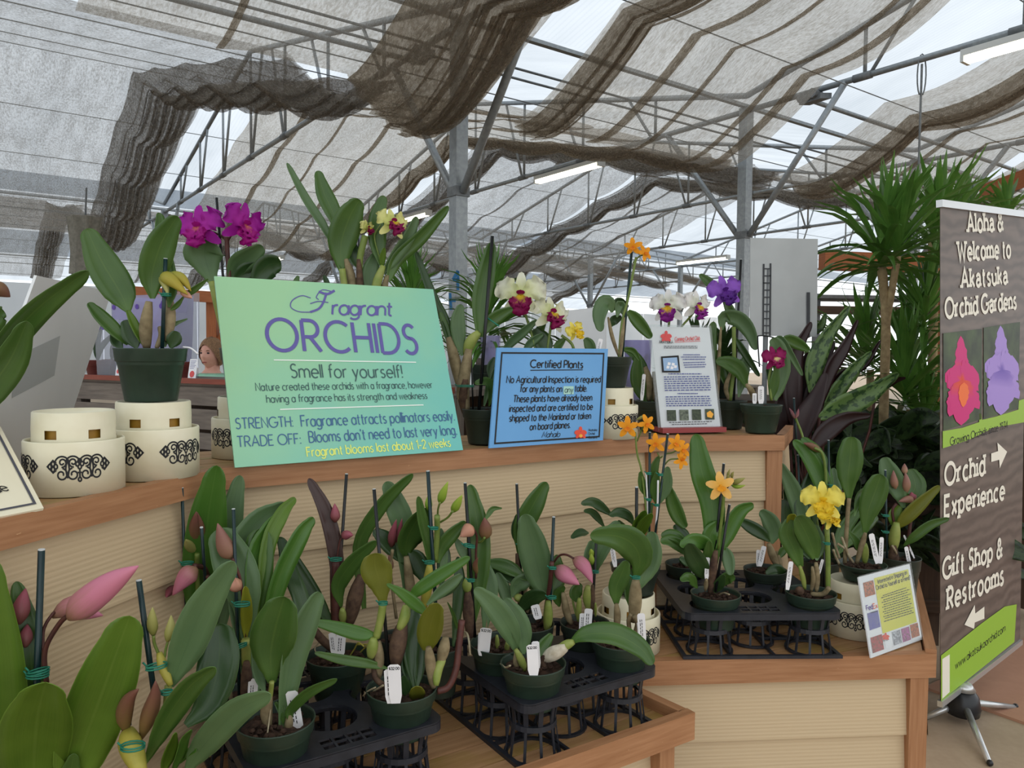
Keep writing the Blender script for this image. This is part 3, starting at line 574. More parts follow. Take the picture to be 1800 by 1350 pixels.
# ---- orchid flower emblem as flat print
M['logo']=mat('red_orange_print',(228,78,52),.5); M['logo2']=mat('amber_print',(244,176,60),.5)
def emblem(S,par,cx,cy,r,m1='logo',m2='logo2',d=.0016):
    b=MB()
    def blob(x,y,rx,ry,ang=0,dd=d,n=16):
        S.rect(b,[(x+rx*cos(2*pi*i/n)*cos(ang)-ry*sin(2*pi*i/n)*sin(ang),y+rx*cos(2*pi*i/n)*sin(ang)+ry*sin(2*pi*i/n)*cos(ang)) for i in range(n,0,-1)],dd)
    blob(cx,cy-r*.72,r*.3,r*.42); blob(cx-r*.55,cy-r*.1,r*.55,r*.42,-.3,d+.0002); blob(cx+r*.55,cy-r*.1,r*.55,r*.42,.3,d+.0004); blob(cx-r*.55,cy+r*.6,r*.28,r*.4,.7,d+.0006); blob(cx+r*.55,cy+r*.6,r*.28,r*.4,-.7,d+.0008); blob(cx,cy+r*.4,r*.55,r*.5,0,d+.001)
    b.build('emblem',M[m1],par); b=MB(); blob(cx,cy+r*.5,r*.3,r*.28,0,d+.0013); b.build('emblem_centre',M[m2],par)
# ---- blue certificate sign
M['bluesign']=plain('blue_board',(104,164,216),(96,156,210),.4,6)
a=H(860,788,1.243);c=H(1060,774,1.243); S=Sign(a,c,P(874,611,a.y+.06))
t=thing('tabletop_sign',S.pt(.5,0),'blue sign with black border about certified plants on the upper tier','sign')
S.slab('board',M['bluesign'],t,.006)
b=MB(); q=[S.pt(*p) for p in ((.03,.04),(.97,.04),(.97,.95),(.03,.95))]
def frame(mb,S,u0,v0,u1,v1,w,d=.0012):
    ew=w/S.e.length; vw=w/S.u.length
    for a,c,e_,f in ((u0,v0,u1,v0+vw),(u0,v1-vw,u1,v1),(u0,v0+vw,u0+ew,v1-vw),(u1-ew,v0+vw,u1,v1-vw)): mb.add([S.pt(a,c,d),S.pt(e_,c,d),S.pt(e_,f,d),S.pt(a,f,d)],[(0,1,2,3)])
frame(b,S,.035,.035,.965,.955,.005); b.build('border',M['ink'],t)
b=MB(); K=dict(w=.15,shear=.2)
S.text(b,'Certified Plants',(932,646),(1024,647),13,.17,shear=.15); S.line(b,[(932,651),(1024,650)],1.6)
for tx,p,q in (('No Agricultural Inspection is required',(890,673),(1055,672)),('for any plants on',(914,689),(987,689)),('table.',(1010,688),(1031,688)),('These plants have already been',(902,707),(1040,704)),('inspected and are certified to be',(895,724),(1041,720)),('shipped to the Mainland or taken',(895,741),(1038,736)),('on board planes.',(931,756),(1002,752))): S.text(b,tx,p,q,11.5,**K)
S.text(b,'Mahalo',(952,769),(983,768),10,.1,shear=.5); b.build('lettering',M['ink'],t)
b=MB(); S.rect(b,[(990,693),(1008,693),(1008,679),(990,679)],.0015); b.build('patch',M['whiteink'] if 0 else mat('pale_patch',(170,214,200),.5),t); b=MB(); S.text(b,'any',(992,690),(1006,690),10,.12,.002,shear=.2); b.build('patch_lettering',M['slate'],t)
emblem(S,t,1020,761,10)
b=MB()
for i,w in enumerate(('Akatsuka','Orchid','Gardens')): S.text(b,w,(1034,758+i*6.5),(1049 if i!=1 else 1045,757.5+i*6.5),4.2,.14)
b.build('small_lettering',M['ink'],t)
# ---- acrylic leaflet holder with red foot
M['paper']=plain('paper',(240,240,242),(232,232,236),.5,4); M['redpl']=mat('red_holder_foot',(150,62,62),.4); M['navy']=mat('navy_print',(84,92,150),.6); M['redink']=mat('red_print',(214,84,84),.6); M['pic1']=plain('photo_print_green',(70,84,56),(30,40,28),.4,140); M['pic2']=plain('photo_print_grey_green',(120,130,110),(50,58,48),.4,140); M['skyp']=mat('light_blue_print',(150,180,214),.5)
a=H(1163,758,1.247);c=H(1267,756,1.247); S=Sign(a,c,P(1144,574,a.y+.06)); S2=S
t=thing('leaflet_holder',S.pt(.5,0),'clear stand with white club leaflet on a red foot on the upper tier','sign')
Sx=Sign(S.pt(-.03,0,.0005),S.pt(1.02,0,.0005),S.pt(-.03,1.02,.0005)); S.slab('leaflet',M['paper'],t,.0015)
b=MB(); 
for d in (-.004,.0035): b.add([S.pt(-.05,0,d),S.pt(1.03,0,d),S.pt(1.03,1.02,d),S.pt(-.05,1.02,d)],[(0,1,2,3)])
b.build('clear_sleeve',M['acry'],t)
b=MB(); e=S.eh; bkk=Vector((-e.y,e.x,0)); b.box(S.o-e*.01-bkk*.03+ZU*-.004,e*(S.e.length+.015),bkk*.08,ZU*.017); b.build('foot',M['redpl'],t,False,None,.003)
emblem(S,t,1170,592,9,'redink','redink',.0045)
def scribble(S,mb,rows,h,d,seed=1,w=.9):   # lines of small unreadable print: short word-length dashes
    rnd=random.Random(seed)
    for (x0,y0),(x1,y1) in rows:
        x=0
        while x<.985:
            L=min(rnd.uniform(.03,.09),1-x); a=(x0+(x1-x0)*x,y0+(y1-y0)*x); c=(x0+(x1-x0)*(x+L),y0+(y1-y0)*(x+L)); S.line(mb,[a,c],h,d); x+=L+.018
b=MB(); S.text(b,'AKATSUKA',(1158,604),(1182,604),5,.14,.0045); 
for i in range(2): scribble(S,b,[((1166,609+i*3),(1225,609+i*3))],1.1,.0045,i)
b.build('small_lettering',M['ink'],t)
b=MB(); S.text(b,'Coming Orchid Club',(1185,600),(1229,598),7,.12,.0045,shear=.2); S.line(b,[(1185,602),(1230,600)],.8,.0045); b.build('red_lettering',M['redink'],t)
b=MB(); rows=[((1200,624),(1230,624)),((1196,628),(1240,628)),((1199,632),(1238,632)),((1200,638),(1238,637)),((1201,642),(1240,641)),((1203,646),(1238,645))]
rows+=[((1174,657.5),(1232,657.5))]+[((1166+i*.28,663+i*3.9),(1246+i*.5,662+i*3.9)) for i in range(7)]+[((1190,692),(1226,692))]+[((1169+i*.3,698+i*3.9),(1248+i*.5,697+i*3.9)) for i in range(5)]
scribble(S,b,rows,1.7,.0045,5); b.build('print_block',M['navy'],t)
b=MB(); S.rect(b,[(1163,655),(1195,655),(1192,625),(1161,627)],.0045); b.build('framed_picture',M['ink'],t); b=MB(); S.rect(b,[(1166,652),(1192,652),(1189,628.5),(1164,630)],.005); b.build('picture_print',M['skyp'],t)
b=MB()
for x,y in ((1175,640),(1182,641),(1173,646),(1180,647),(1186,645)): S.rect(b,[(x-3,y+2),(x+2,y+2.5),(x+3,y-2),(x-2,y-3)],.0055)
b.build('picture_motif',M['paper'],t)
for i,(x,m) in enumerate(((1172,'pic1'),(1194,'pic2'),(1216,'pic1'),(1239,'pic1'))):
    b=MB(); S.rect(b,[(x,740-i*.8),(x+16,740-i*.8),(x+15,721-i*.6),(x-1,721-i*.6)],.0045); b.build('photo_print',M[m],t)
b=MB(); S.rect(b,[(1242,733),(1250,735),(1253,728),(1247,722),(1241,726)],.0052); b.build('photo_bloom',M['logo2'],t)
b=MB(); scribble(S,b,[((1175,743),(1250,741)),((1180,746.5),(1243,745))],1.2,.0045,9); b.build('small_lettering',M['ink'],t)
# ---- yellow shipping sign on right shelf
M['ysign']=printed('yellow_print_panel',(222,214,70),(206,206,50),.5); M['picr']=plain('photo_red_bloom',(200,60,70),(90,70,50),.4,170); M['picb']=plain('photo_blue_bloom',(70,70,170),(120,120,160),.4,170); M['pick']=plain('photo_pink_bloom',(200,90,170),(110,90,90),.4,170); M['pico']=plain('photo_orange_bloom',(220,110,50),(70,60,40),.4,170); M['picw']=plain('photo_white_bloom',(210,212,220),(80,84,90),.4,170); M['viol']=mat('violet_print',(84,50,150),.5); M['orank']=mat('orange_print',(240,110,40),.5)
a=H(1531,1157,Z2+.003);c=H(1621,1124,Z2+.003)
S=Sign(a,c,P(1509,1015,a.y+.05)); t=thing('tabletop_sign',S.pt(.5,0),'small white framed yellow sign about shipping orchids leaning at the shelf corner','sign')
S.slab('board',M['paper'],t,.004); b=MB()
b.add([S.pt(-.015,0,.003),S.pt(1.015,0,.003),S.pt(1.015,1.02,.003),S.pt(-.015,1.02,.003)],[(0,1,2,3)]); b.build('clear_sleeve',M['acry'],t)
b=MB(); q=[(.27,.24),(.95,.24),(.95,.94),(.27,.94)]; b.add([S.pt(*p,.0008) for p in q],[(0,1,2,3)],[(0,0),(1,0),(1,1),(0,1)]); b.build('yellow_panel',M['ysign'],t)
def pic(u0,v0,u1,v1,m): b=MB(); b.add([S.pt(u0,v0,.0012),S.pt(u1,v0,.0012),S.pt(u1,v1,.0012),S.pt(u0,v1,.0012)],[(0,1,2,3)],[(0,0),(1,0),(1,1),(0,1)]); b.build('photo_print',M[m],t)
pic(.06,.74,.25,.92,'pico'); pic(.05,.33,.25,.54,'picb'); pic(.04,.05,.25,.24,'picr'); pic(.44,.05,.6,.22,'picw'); pic(.62,.05,.78,.22,'pick'); pic(.8,.06,.96,.23,'pico')
b=MB(); b.add([S.pt(.28,.05,.0011),S.pt(.42,.05,.0011),S.pt(.42,.22,.0011),S.pt(.28,.22,.0011)],[(0,1,2,3)]); b.build('emblem_card',M['paper'],t)
emblem(S,t,1556,1119,6,'logo','logo',.0016)
b=MB(); S.text(b,'Interested in Shipping an',(1543,1026),(1594,1009),7,.15,.0016); S.text(b,'Orchid to Yourself or a Friend?',(1540,1037),(1600,1018),7,.15,.0016); scribble(S,b,[((1551+i*.7,1047+i*8),(1592+i*2.2,1033+i*8)) for i in range(6)]+[((1548+i,1051+i*8.3),(1598+i*1.6,1036+i*8)) for i in range(6)],1.4,.0016,4); b.build('lettering',M['ink'],t)
b=MB(); S.text(b,'Fed',(1523,1073),(1534,1070),8,.2,.0016); b.build('violet_lettering',M['viol'],t); b=MB(); S.text(b,'Ex',(1534.5,1070),(1542,1068),8,.2,.0016); b.build('orange_lettering',M['orank'],t)
b=MB(); scribble(S,b,[((1530,1077),(1542,1074))],1.6,.0016,4); S.text(b,'AKATSUKA',(1550,1128),(1562,1125),3,.14,.0016); b.build('small_lettering',M['ink'],t)
# ---- cream sign at the far left, cut by the frame
M['creampaper']=plain('cream_board',(238,230,204),(230,220,190),.5,5)
a=H(-150,938,1.243);c=H(77,893,1.243); S=Sign(a,c,P(-223,700,a.y+.10)); 
S=Sign(a,c,a+(P(0,748,c.y+.17)-c)); t=thing('tabletop_sign',S.pt(.5,0),'cream sign with dark grey border cut by the left picture edge','sign'); S.slab('board',M['creampaper'],t)
b=MB(); frame(b,S,.04,.05,.955,.94,.005); b.build('border',M['slate'] if 0 else mat('grey_border',(74,74,84),.5),t)
b=MB(); S.text(b,'ae',(-7,868),(17,862),11,.11); b.build('lettering',M['ink'],t)
# ---- tall roll-up banner
def banner_mat():
    m=mat('banner_wood_print',(112,98,88),.45,.4); g=NG(m); v=g.n('Mapping',{'Vector':g.n('UVMap').outputs[0],'Scale':(1.2,5,1)}).outputs[0]
    w=g.n('TexWave',{'Vector':v,'Scale':2.2,'Distortion':9,'Detail':3,'Detail Scale':1.2},bands_direction='Y').outputs['Fac']; n=g.noise(g.uv(3,90),1,3)
    g.l(g.ramp(g.mix(.5,w,n),((.2,(88,77,70)),(.85,(114,101,92)))),g.b.inputs['Base Color']); return m
M['banner']=banner_mat(); M['bgreen']=mat('banner_green_print',(150,190,60),.5); M['bcream']=mat('banner_cream_print',(240,236,220),.5); M['bphoto']=plain('banner_photo_background',(70,90,50),(36,48,32),.5,9); M['bmag']=petal('banner_magenta_print',(220,70,40),(206,36,120),trans=.0,lo=.1,hi=.5); M['blav']=petal('banner_lavender_print',(110,84,180),(166,140,214),trans=0,lo=.0,hi=.5)
BL=P(1653,1232,3.0);BR=P(1793,1124,3.52);TL=P(1653,360,3.0)
S=Sign(BL,BR,TL); S.k=.08
hub=H(1692,1268,0); t=thing('rollup_banner',(hub.x,hub.y,0),'tall brown roll-up banner with cream lettering beside the right shelf','banner')
S.slab('printed_sheet',M['banner'],t,.002)
b=MB(); e=S.e; b.box(S.pt(-.01,.995,.012),e*1.10,S.uh*.028,-S.n*.024); b.build('top_rail',M['alu'],t,False,None,.003)
b=MB(); b.box(S.pt(-.005,-.012,.01),e*1.01,S.uh*.024,-S.n*.02); b.build('bottom_rail',M['alu'],t,False,None,.003)
mid=S.pt(.5,.5,-.03); lo=Vector((hub.x,hub.y,.1)); b=MB(); b.tube([lo,S.pt(.36,-.015,-.012),S.pt(.36,.05,-.035),S.pt(.36,.99,-.03)],.011,8); b.build('support_pole',M['alu'],t,True)
b=MB(); b.lathe((hub.x,hub.y,.035),[(.0,.0),(.062,.0),(.066,.03),(.058,.075),(.035,.105),(0,.11)],20); b.build('base_hub',M['blackpl'],t,True)
b=MB(); b.lathe((hub.x,hub.y,.035),[(.03,.109),(.045,.1),(.03,.125),(0,.127)],20); b.build('hub_cap',M['alu'],t,True)
for tip in (H(1740,1343,0.008),H(1785,1243,.008),H(1625,1262,.008)):
    b=MB(); st=Vector((hub.x,hub.y,.085)); d=(tip-st).normalized(); b.tube([st+d*.05,st.lerp(tip,.55),tip],[.014,.013,.010],8); l_=b.build('foot_leg',M['alu'],t,True)
    MB().ball(tip+ZU*.004,.012,8,6).build('foot_tip',M['blackpl'],l_,True)
K=dict(serif=.2,sp=.26)
for blk in ((('Aloha &',(1700,408),(1762,405),31),('Welcome to',(1683,458),(1775,452),31),('Akatsuka',(1689,506),(1769,498),31),('Orchid Gardens',(1661,559),(1785,542),31)),(('Orchid',(1660,853),(1729,833),36),('Experience',(1659,908),(1764,876),34)),(('Gift Shop &',(1656,1018),(1760,978),34),('Restrooms',(1664,1071),(1762,1026),36))):
    b=MB()
    for tx,p,q,cp in blk: S.text(b,tx,p,q,cp,.2,.003,**K)
    b.build('cream_lettering',M['bcream'],t)
for pts in ([(1741,797),(1741,812),(1755,808),(1756,823),(1769,794),(1752,778),(1753,793)],[(1694,1098),(1712,1063),(1713,1078),(1729,1066),(1729,1087),(1712,1094),(1711,1105)]): b=MB(); S.rect(b,pts,.003); b.build('arrow',M['bcream'],t)
b=MB(); S.rect(b,[(1656,788),(1700,774),(1745,752),(1800,742),(1803,700),(1790,704),(1789,720),(1750,732),(1725,738),(1724,727),(1720,727),(1720,742),(1690,752),(1656,758)],.0026); b.build('green_band',M['bgreen'],t); b=MB()
S.rect(b,[(1653,1232),(1782,1128),(1786,1062),(1765,1066),(1725,1095),(1653,1152)],.0026); b.build('green_band',M['bgreen'],t)
b=MB(); S.text(b,'Growing Orchids since 1974',(1669,783),(1770,752),13,.13,.0032,serif=.1); b.build('dark_lettering',M['ink'],t); b=MB(); S.text(b,'www.akatsukaorchid.com',(1678,1176),(1766,1108),13,.12,.0032); b.build('dark_lettering',M['slate'] if 0 else M['ink'],t)
b=MB(); S.rect(b,[(1657,757),(1724,737),(1725,578),(1657,586)],.0026); S.rect(b,[(1728,736),(1789,718),(1792,566),(1728,576)],.0026); b.build('photo_background',M['bphoto'],t)
def flatpetal(mb,S,cx,cy,ang,L,W,d,fr=.0):
    n=12; pts=[]
    for i in range(n*2):
        k=i if i<n else 2*n-i; f=k/n; side=1 if i<n else -1; w=W*(sin(pi*f**.8)**.7)*(1+fr*sin(i*4.1)); x=L*f; y=side*w/2; pts.append((cx+x*cos(ang)-y*sin(ang),cy+x*sin(ang)+y*cos(ang)))
    mb.add([S.px(x,y,d) for x,y in pts[::-1]],[tuple(range(len(pts)))],[(0.5,min(1,math.hypot(x-cx,y-cy)/L)) for x,y in pts[::-1]])
for (cx,cy,m,sc_) in ((1690,668,'bmag',1.0),(1760,650,'blav',1.0)):
    b=MB(); d=.003
    for ang,L,W in ((-92,82,22),(-160,34,46),(-20,32,60),(150,30,44),(60,62,26),(110,72,30),(92,84,46)): flatpetal(b,S,cx,cy,R(ang),L*sc_*.95,W*sc_,d,.14); d+=.0003
    b.build('orchid_print',M[m],t)
b=MB(); flatpetal(b,S,1692,672,R(92),44,18,.0058,.1); b.build('print_throat',M['orank'],t)
b=MB(); S.rect(b,[(1655,1228),(1668,1216),(1668,1150),(1655,1158)],.003); b.build('white_corner_print',M['bcream'],t)
# blue paint on post
b=MB(); o=TR[1]; nrm=Vector((.1,-1,0)).normalized(); 
pz=od(o,G0,0); fr_=-(od(0,1,0)-od(0,0,0)).normalized(); ex=(od(1,0,0)-od(0,0,0)).normalized(); cen=Vector((pz.x,pz.y,0))+fr_*.052
post1=[x for x in C.objects if x.name=='roof_post'][0]
def pp(px,py): return onplane(px,py,cen,fr_)
def stroke(pts,w=.012):
    for i in range(len(pts)-1):
        a,c=pp(*pts[i]),pp(*pts[i+1]); e=(c-a).normalized(); q=fr_.cross(e)*w; b.add([a-q,c-q,c+q,a+q],[(0,1,2,3)])
stroke([(805,510),(805,476),(796,492),(808,491)]); stroke([(791,515),(793,545)]); stroke([(789,528),(801,528)]); b.build('blue_paint',mat('blue_paint',(40,110,160),.6),post1)
# ================================================================== PLANT BUILDERS
PRF={'e':[.15,.46,.77,.95,1,.96,.82,.58],'o':[.16,.36,.6,.82,.96,1,.93,.74],'s':[.3,.6,.84,.96,1,.97,.86,.64],'l':[.22,.62,.92,1,.95,.82,.62,.4]}
def wprof(k,t):
    L=PRF[k]; x=t/.88*(len(L)-1); 
    if t>=.88: q=(t-.88)/.12; return L[-1]*max(.015,math.sqrt(max(0,1-q*q)))
    i=min(int(x),len(L)-2); u=x-i; u=u*u*(3-2*u); return L[i]*(1-u)+L[i+1]*u
TS=[i/13*.88 for i in range(14)]+[.92,.955,.98,.995,1.0]
def blade(mb,pts,w,tw=0,fold=.22,prof='e',th=.0012,ref=None,wave=0,seed=0):
    """leaf blade along world points, width w (m), its face turned towards ref"""
    q=cr(pts,40); ref=CAM if ref is None else ref; vs=[];uv=[];A=[-1,-.55,0,.55,1]; N_=len(TS)
    for bot in (0,1):
        for t in TS:
            x=t*40; i=min(int(x),39); p=q[i].lerp(q[i+1],x-i); a=q[max(i-1,0)]; c=q[min(i+2,40)]
            T=(c-a).normalized(); V=(p-ref); S_=T.cross(V)
            S_=S_.normalized() if S_.length>1e-4 else Vector((1,0,0)); Nn=S_.cross(T).normalized()
            if Nn.dot(V)>0: Nn=-Nn
            an=tw[0]+(tw[1]-tw[0])*t if isinstance(tw,tuple) else tw
            S2=S_*cos(an)+Nn*sin(an); N2=Nn*cos(an)-S_*sin(an); W=w*.5*wprof(prof,t)
            for k in A:
                f=fold*(abs(k)-.35)*W+wave*W*abs(k)*sin(9*t+seed+(k>0)*2)
                vs.append(p+S2*k*W+N2*(f-bot*th)); uv.append((.5+.5*k,t))
    o=N_*5; fs=[]
    for j in range(N_-1):
        for k in range(4):
            a=j*5+k; fs.append((a,a+1,a+6,a+5)); fs.append((o+a+5,o+a+6,o+a+1,o+a))
        for k in (0,4):
            a=j*5+k; fs.append((a,a+5,o+a+5,o+a) if k==0 else (o+a,o+a+5,a+5,a))
    mb.add(vs,fs,uv)
def potmesh(par,c,dia,h,mt='pot',soil=True,sq=0):
    r=dia/2; b=MB(); x,y,z=c
    pr=[(0,-h),(r*.70,-h),(r*.715,-h+.004),(r*.90,-h*.26),(r*.935,-h*.25),(r*.95,-h*.24),(r*.985,-.004),(r,-.002),(r,0),(r*.965,0),(r*.95,-.004),(r*.90,-h*.3),(r*.8,-h*.4)]
    b.lathe(c,pr,32); p=b.build('pot',M[mt],par,True)
    if soil:
        b=MB(); rnd=random.Random(int(x*977+y*331)); n=14; vs=[Vector((x,y,z-.018))]; fs=[]
        for j in (1,2,3,4):
            for k in range(n): a=2*pi*(k+.5*j)/n; vs.append(Vector((x+cos(a)*r*.9*j/4,y+sin(a)*r*.9*j/4,z-.02+rnd.uniform(-.007,.01))))
        for k in range(n): fs.append((0,1+k,1+(k+1)%n))
        for j in range(3):
            for k in range(n): a=1+j*n+k; c2=1+j*n+(k+1)%n; fs.append((a,a+n,c2+n,c2))
        b.add(vs,fs)
        for i in range(26):
            a=rnd.uniform(0,2*pi); q=rnd.uniform(.1,.8)*r; s=rnd.uniform(.003,.008); b.ball((x+cos(a)*q,y+sin(a)*q,z-.014+rnd.uniform(0,.006)),s,5,4,(1,rnd.uniform(.6,1.5),.8))
        b.build('potting_mix',M['soil'],par)
class Plant:
    def __init__(s,label,cx,cy,w=None,z=None,Y=None,h=.11,dia=None,mt='pot',group=None,name='potted_orchid',soil=True):
        c=H(cx,cy,z) if z is not None else P(cx,cy,Y); s.c=c; s.Y=c.y; dia=dia or w*c.y/F; s.r=dia/2
        s.o=thing(name,(c.x,c.y,c.z-h),label,'potted plant' if name!='potted_orchid' else 'orchid',group); potmesh(s.o,c,dia,h,mt,soil); s.T=(0,0,1); s.rnd=random.Random(int(cx*13+cy))
    def p(s,q,d=0): return P(s.T[0]+q[0]/s.T[2],s.T[1]+q[1]/s.T[2],s.Y+d)
    def m(s,w): return w/s.T[2]*s.Y/F
    def pts(s,L,d,d0=0): n=len(L)-1; return [s.p(q,d0+(d-d0)*i/n) for i,q in enumerate(L)]
    def leaf(s,m,L,w,d=0,tw=None,fold=.3,prof='e',d0=0,name='leaf',lab=None,wave=0,near=1):
        if tw is None: tw=s.rnd.uniform(-.35,.35)
        b=MB(); fold=fold*1.35; ps=s.pts(L,d,d0); blade(b,ps,s.m(w)/max(.75,abs(cos(tw if not isinstance(tw,tuple) else sum(tw)/2))),tw,fold,prof,wave=wave,seed=s.rnd.random()*6)
        o=b.build(name,M['lf_'+m],s.o,True); 
        if lab: o['label']=lab
        return o
    def bulb(s,m,L,w,d=0,name='pseudobulb',d0=0,n=10):
        ps=cr(s.pts(L,d,d0),8); W=s.m(w)/2; b=MB(); rr=[W*(.3+.68*sin(pi*(.10+.82*i/8))**.9) for i in range(9)]; b.tube(ps,rr,n); return b.build(name,M[m],s.o,True)
    def stem(s,m,L,w,d=0,d0=0,name='stem'):
        b=MB(); b.tube(cr(s.pts(L,d,d0),4*len(L)),s.m(w)/2,7); return b.build(name,M[m],s.o,True)
    def stake(s,a,c,w=6,d=0,m='stake',d0=None):
        d0=d if d0 is None else d0; A_,B_=s.p(a,d),s.p(c,d0); r=s.m(w)/2; b=MB(); b.tube([A_,B_],r,8); o=b.build('stake',M[m],s.o,True)
        n=(A_-B_).normalized(); MB().tube([A_-n*r*.2,A_+n*r*.3],r*.98,8).build('cut_tip',M['tip'],o)
    def tie(s,q,w,d=-.012,tilt=0):
        c=s.p(q,d); W=s.m(w)/2; b=MB(); pts=[c+CR*(W*cos(a))+_f*(max(W*.8,.006)*sin(a))+CU*(W*cos(a)*tilt) for a in [2*pi*i/12 for i in range(13)]]
        for o_ in (-.0022,.0018): b.tube([p_+CU*o_ for p_ in pts],.0016,5)
        b.tube([c-CR*W,c-CR*(W+.006)+CU*.006],.0016,5); b.build('tie',M['tie'],s.o,True)
    def tag(s,a,c,w,d=-.03,price=False,d0=None):
        A_=s.p(a,d);B_=s.p(c,d if d0 is None else d0); e=(B_-A_).normalized(); W=s.m(w)/2; rt=CR-e*CR.dot(e); rt.normalize(); n=e.cross(rt).normalized(); n=n if n.dot(_f)<0 else -n; L=(B_-A_).length
        out=[(-1,.15*W/L),(-.7,0),(.7,0),(1,.15*W/L),(1,.75),(.75,1),(-.75,1),(-1,.75)]; out=[(-1,.05),(-.6,0),(.6,0),(1,.05),(1,.8),(.7,1),(-.7,1),(-1,.8)]
        fr=[A_+rt*(x*W)+e*(y*L) for x,y in out]; b=MB(); k=len(fr); b.add(fr+[v-n*.001 for v in fr],[tuple(range(k)),tuple(range(2*k-1,k-1,-1))]+[(i,i+k,(i+1)%k+k,(i+1)%k) for i in range(k)])
        o=b.build('plant_tag',M['tagw'],s.o)
        b=MB()
        if price: cp=W*.42; glyphs(b,'$32.00',lambda x,y:A_+e*(L*.13)-rt*(W*.82)+rt*(x*cp)-e*(y*cp)+n*.0006,.2,maxw=1.64*W/cp)
        else:
            for x in (-.45,.0): 
                y=.2
                while y<.7: l=s.rnd.uniform(.05,.12); q0=A_+rt*(x*W)+e*(y*L)+n*.0006; q1=q0+e*(l*L); b.add([q0,q0+rt*W*.16,q1+rt*W*.16,q1],[(0,1,2,3)]); y+=l+.03
        b.build('lettering',M['ink'],o)
    def bud(s,m,L,w,d=0,d0=0,prof=None):
        ps=cr(s.pts(L,d,d0),12); W=s.m(w)/2; b=MB(); pr=prof or [.22,.5,.75,.92,1,1,.95,.86,.74,.6,.44,.26,.05]; b.tube(ps,[W*x for x in pr],12)
        nv=len(b.v)//12
        b.uv=[((i%12)/12,(i//12)/12) for i in range(len(b.v))]; return b.build('bud',M['bud_'+m] if 'bud_'+m in M else M[m],s.o,True)
    def flower(s,kind,q,size,pm,lm,yaw=0,pit=0,roll=0,d=-.02,sep=None,spread=1.0):
        c=s.p(q,d); R_=s.m(size)/2; V=(CAM-c).normalized(); n=V.copy(); n=Matrix.Rotation(R(yaw),3,CU)@n; r0=CU.cross(n).normalized(); n=Matrix.Rotation(R(pit),3,r0)@n; u0=n.cross(r0).normalized()
        r_=r0*cos(R(roll))+u0*sin(R(roll)); u_=u0*cos(R(roll))-r0*sin(R(roll))
        b=MB(); b.ball(c+n*R_*.02,R_*.10,8,6); fl=b.build('flower',M[lm],s.o,True)
        def pet(name,ang,L,W,mt,bend=-.25,frill=0,tip='e',out=0,cup=.0,z=0):
            a=R(ang); e=r_*cos(a)+u_*sin(a); sd=n.cross(e); m_=16; A=[-1,-.6,-.2,.2,.6,1]; vs=[];uv=[]
            for bt in (0,1):
              for i in range(m_+1):
                t=i/m_; w_=W*.5*(max(.0,wprof(tip,t)) if tip!='f' else min(1,.25+1.3*t)*(math.sqrt(max(0,1-max(0,(t-.62)/.38)**2.2)))); x=L*t
                for k in A:
                    fz=frill*W*abs(k)**1.5*(.35+t)*sin(t*16+k*5+ang)*.22; ed=1+frill*.10*sin(t*23+ang)
                    vs.append(c+e*(x*(1+.04*frill*sin(k*9)))+sd*(k*w_*ed)+n*(bend*L*t*t+out*L*t*(1-t)+cup*abs(k)*w_+fz+z-bt*.0008)); uv.append((.5+.5*k,t))
            w6=6; o=(m_+1)*w6; fs=[]
            for i in range(m_):
                for k in range(5):
                    p0=i*w6+k; fs+=[(p0,p0+1,p0+w6+1,p0+w6),(o+p0+w6,o+p0+w6+1,o+p0+1,o+p0)]
            bb=MB(); bb.add(vs,fs,uv); return bb.build(name,M[mt],fl,True)
        sm=sep or pm
        if kind=='star':
            for ang in (90,18,162,234,306): pet('petal',ang+s.rnd.uniform(-7,7),R_*s.rnd.uniform(.92,1.06),R_*.52,pm,-.1,.15,'e',.12,z=.001*(ang%3))
            for ang in (235,305,270): pet('lip',ang,R_*.36,R_*.3,lm,.55,.4,'f',.3,z=.004)
        else:
            for ang,l in ((90,1),(222,.95),(318,.95)): pet('sepal',ang,R_*l,R_*.42,sm,-.16,.1,'e',0,.1)
            for ang in (28,152): pet('petal',ang,R_*1.02*spread,R_*.95,pm,-.1,1.0,'f',.16,z=.003)
            for ang,l,w_,z in ((270,.8,.72,.012),(232,.56,.5,.016),(308,.56,.5,.016)): pet('lip',ang,R_*l,R_*w_,lm,.25,1.2,'f',.75,.25,z)
            pet('lip',90,R_*.22,R_*.34,lm,1.0,.2,'f',1.2,-.2,.01)
        return fl
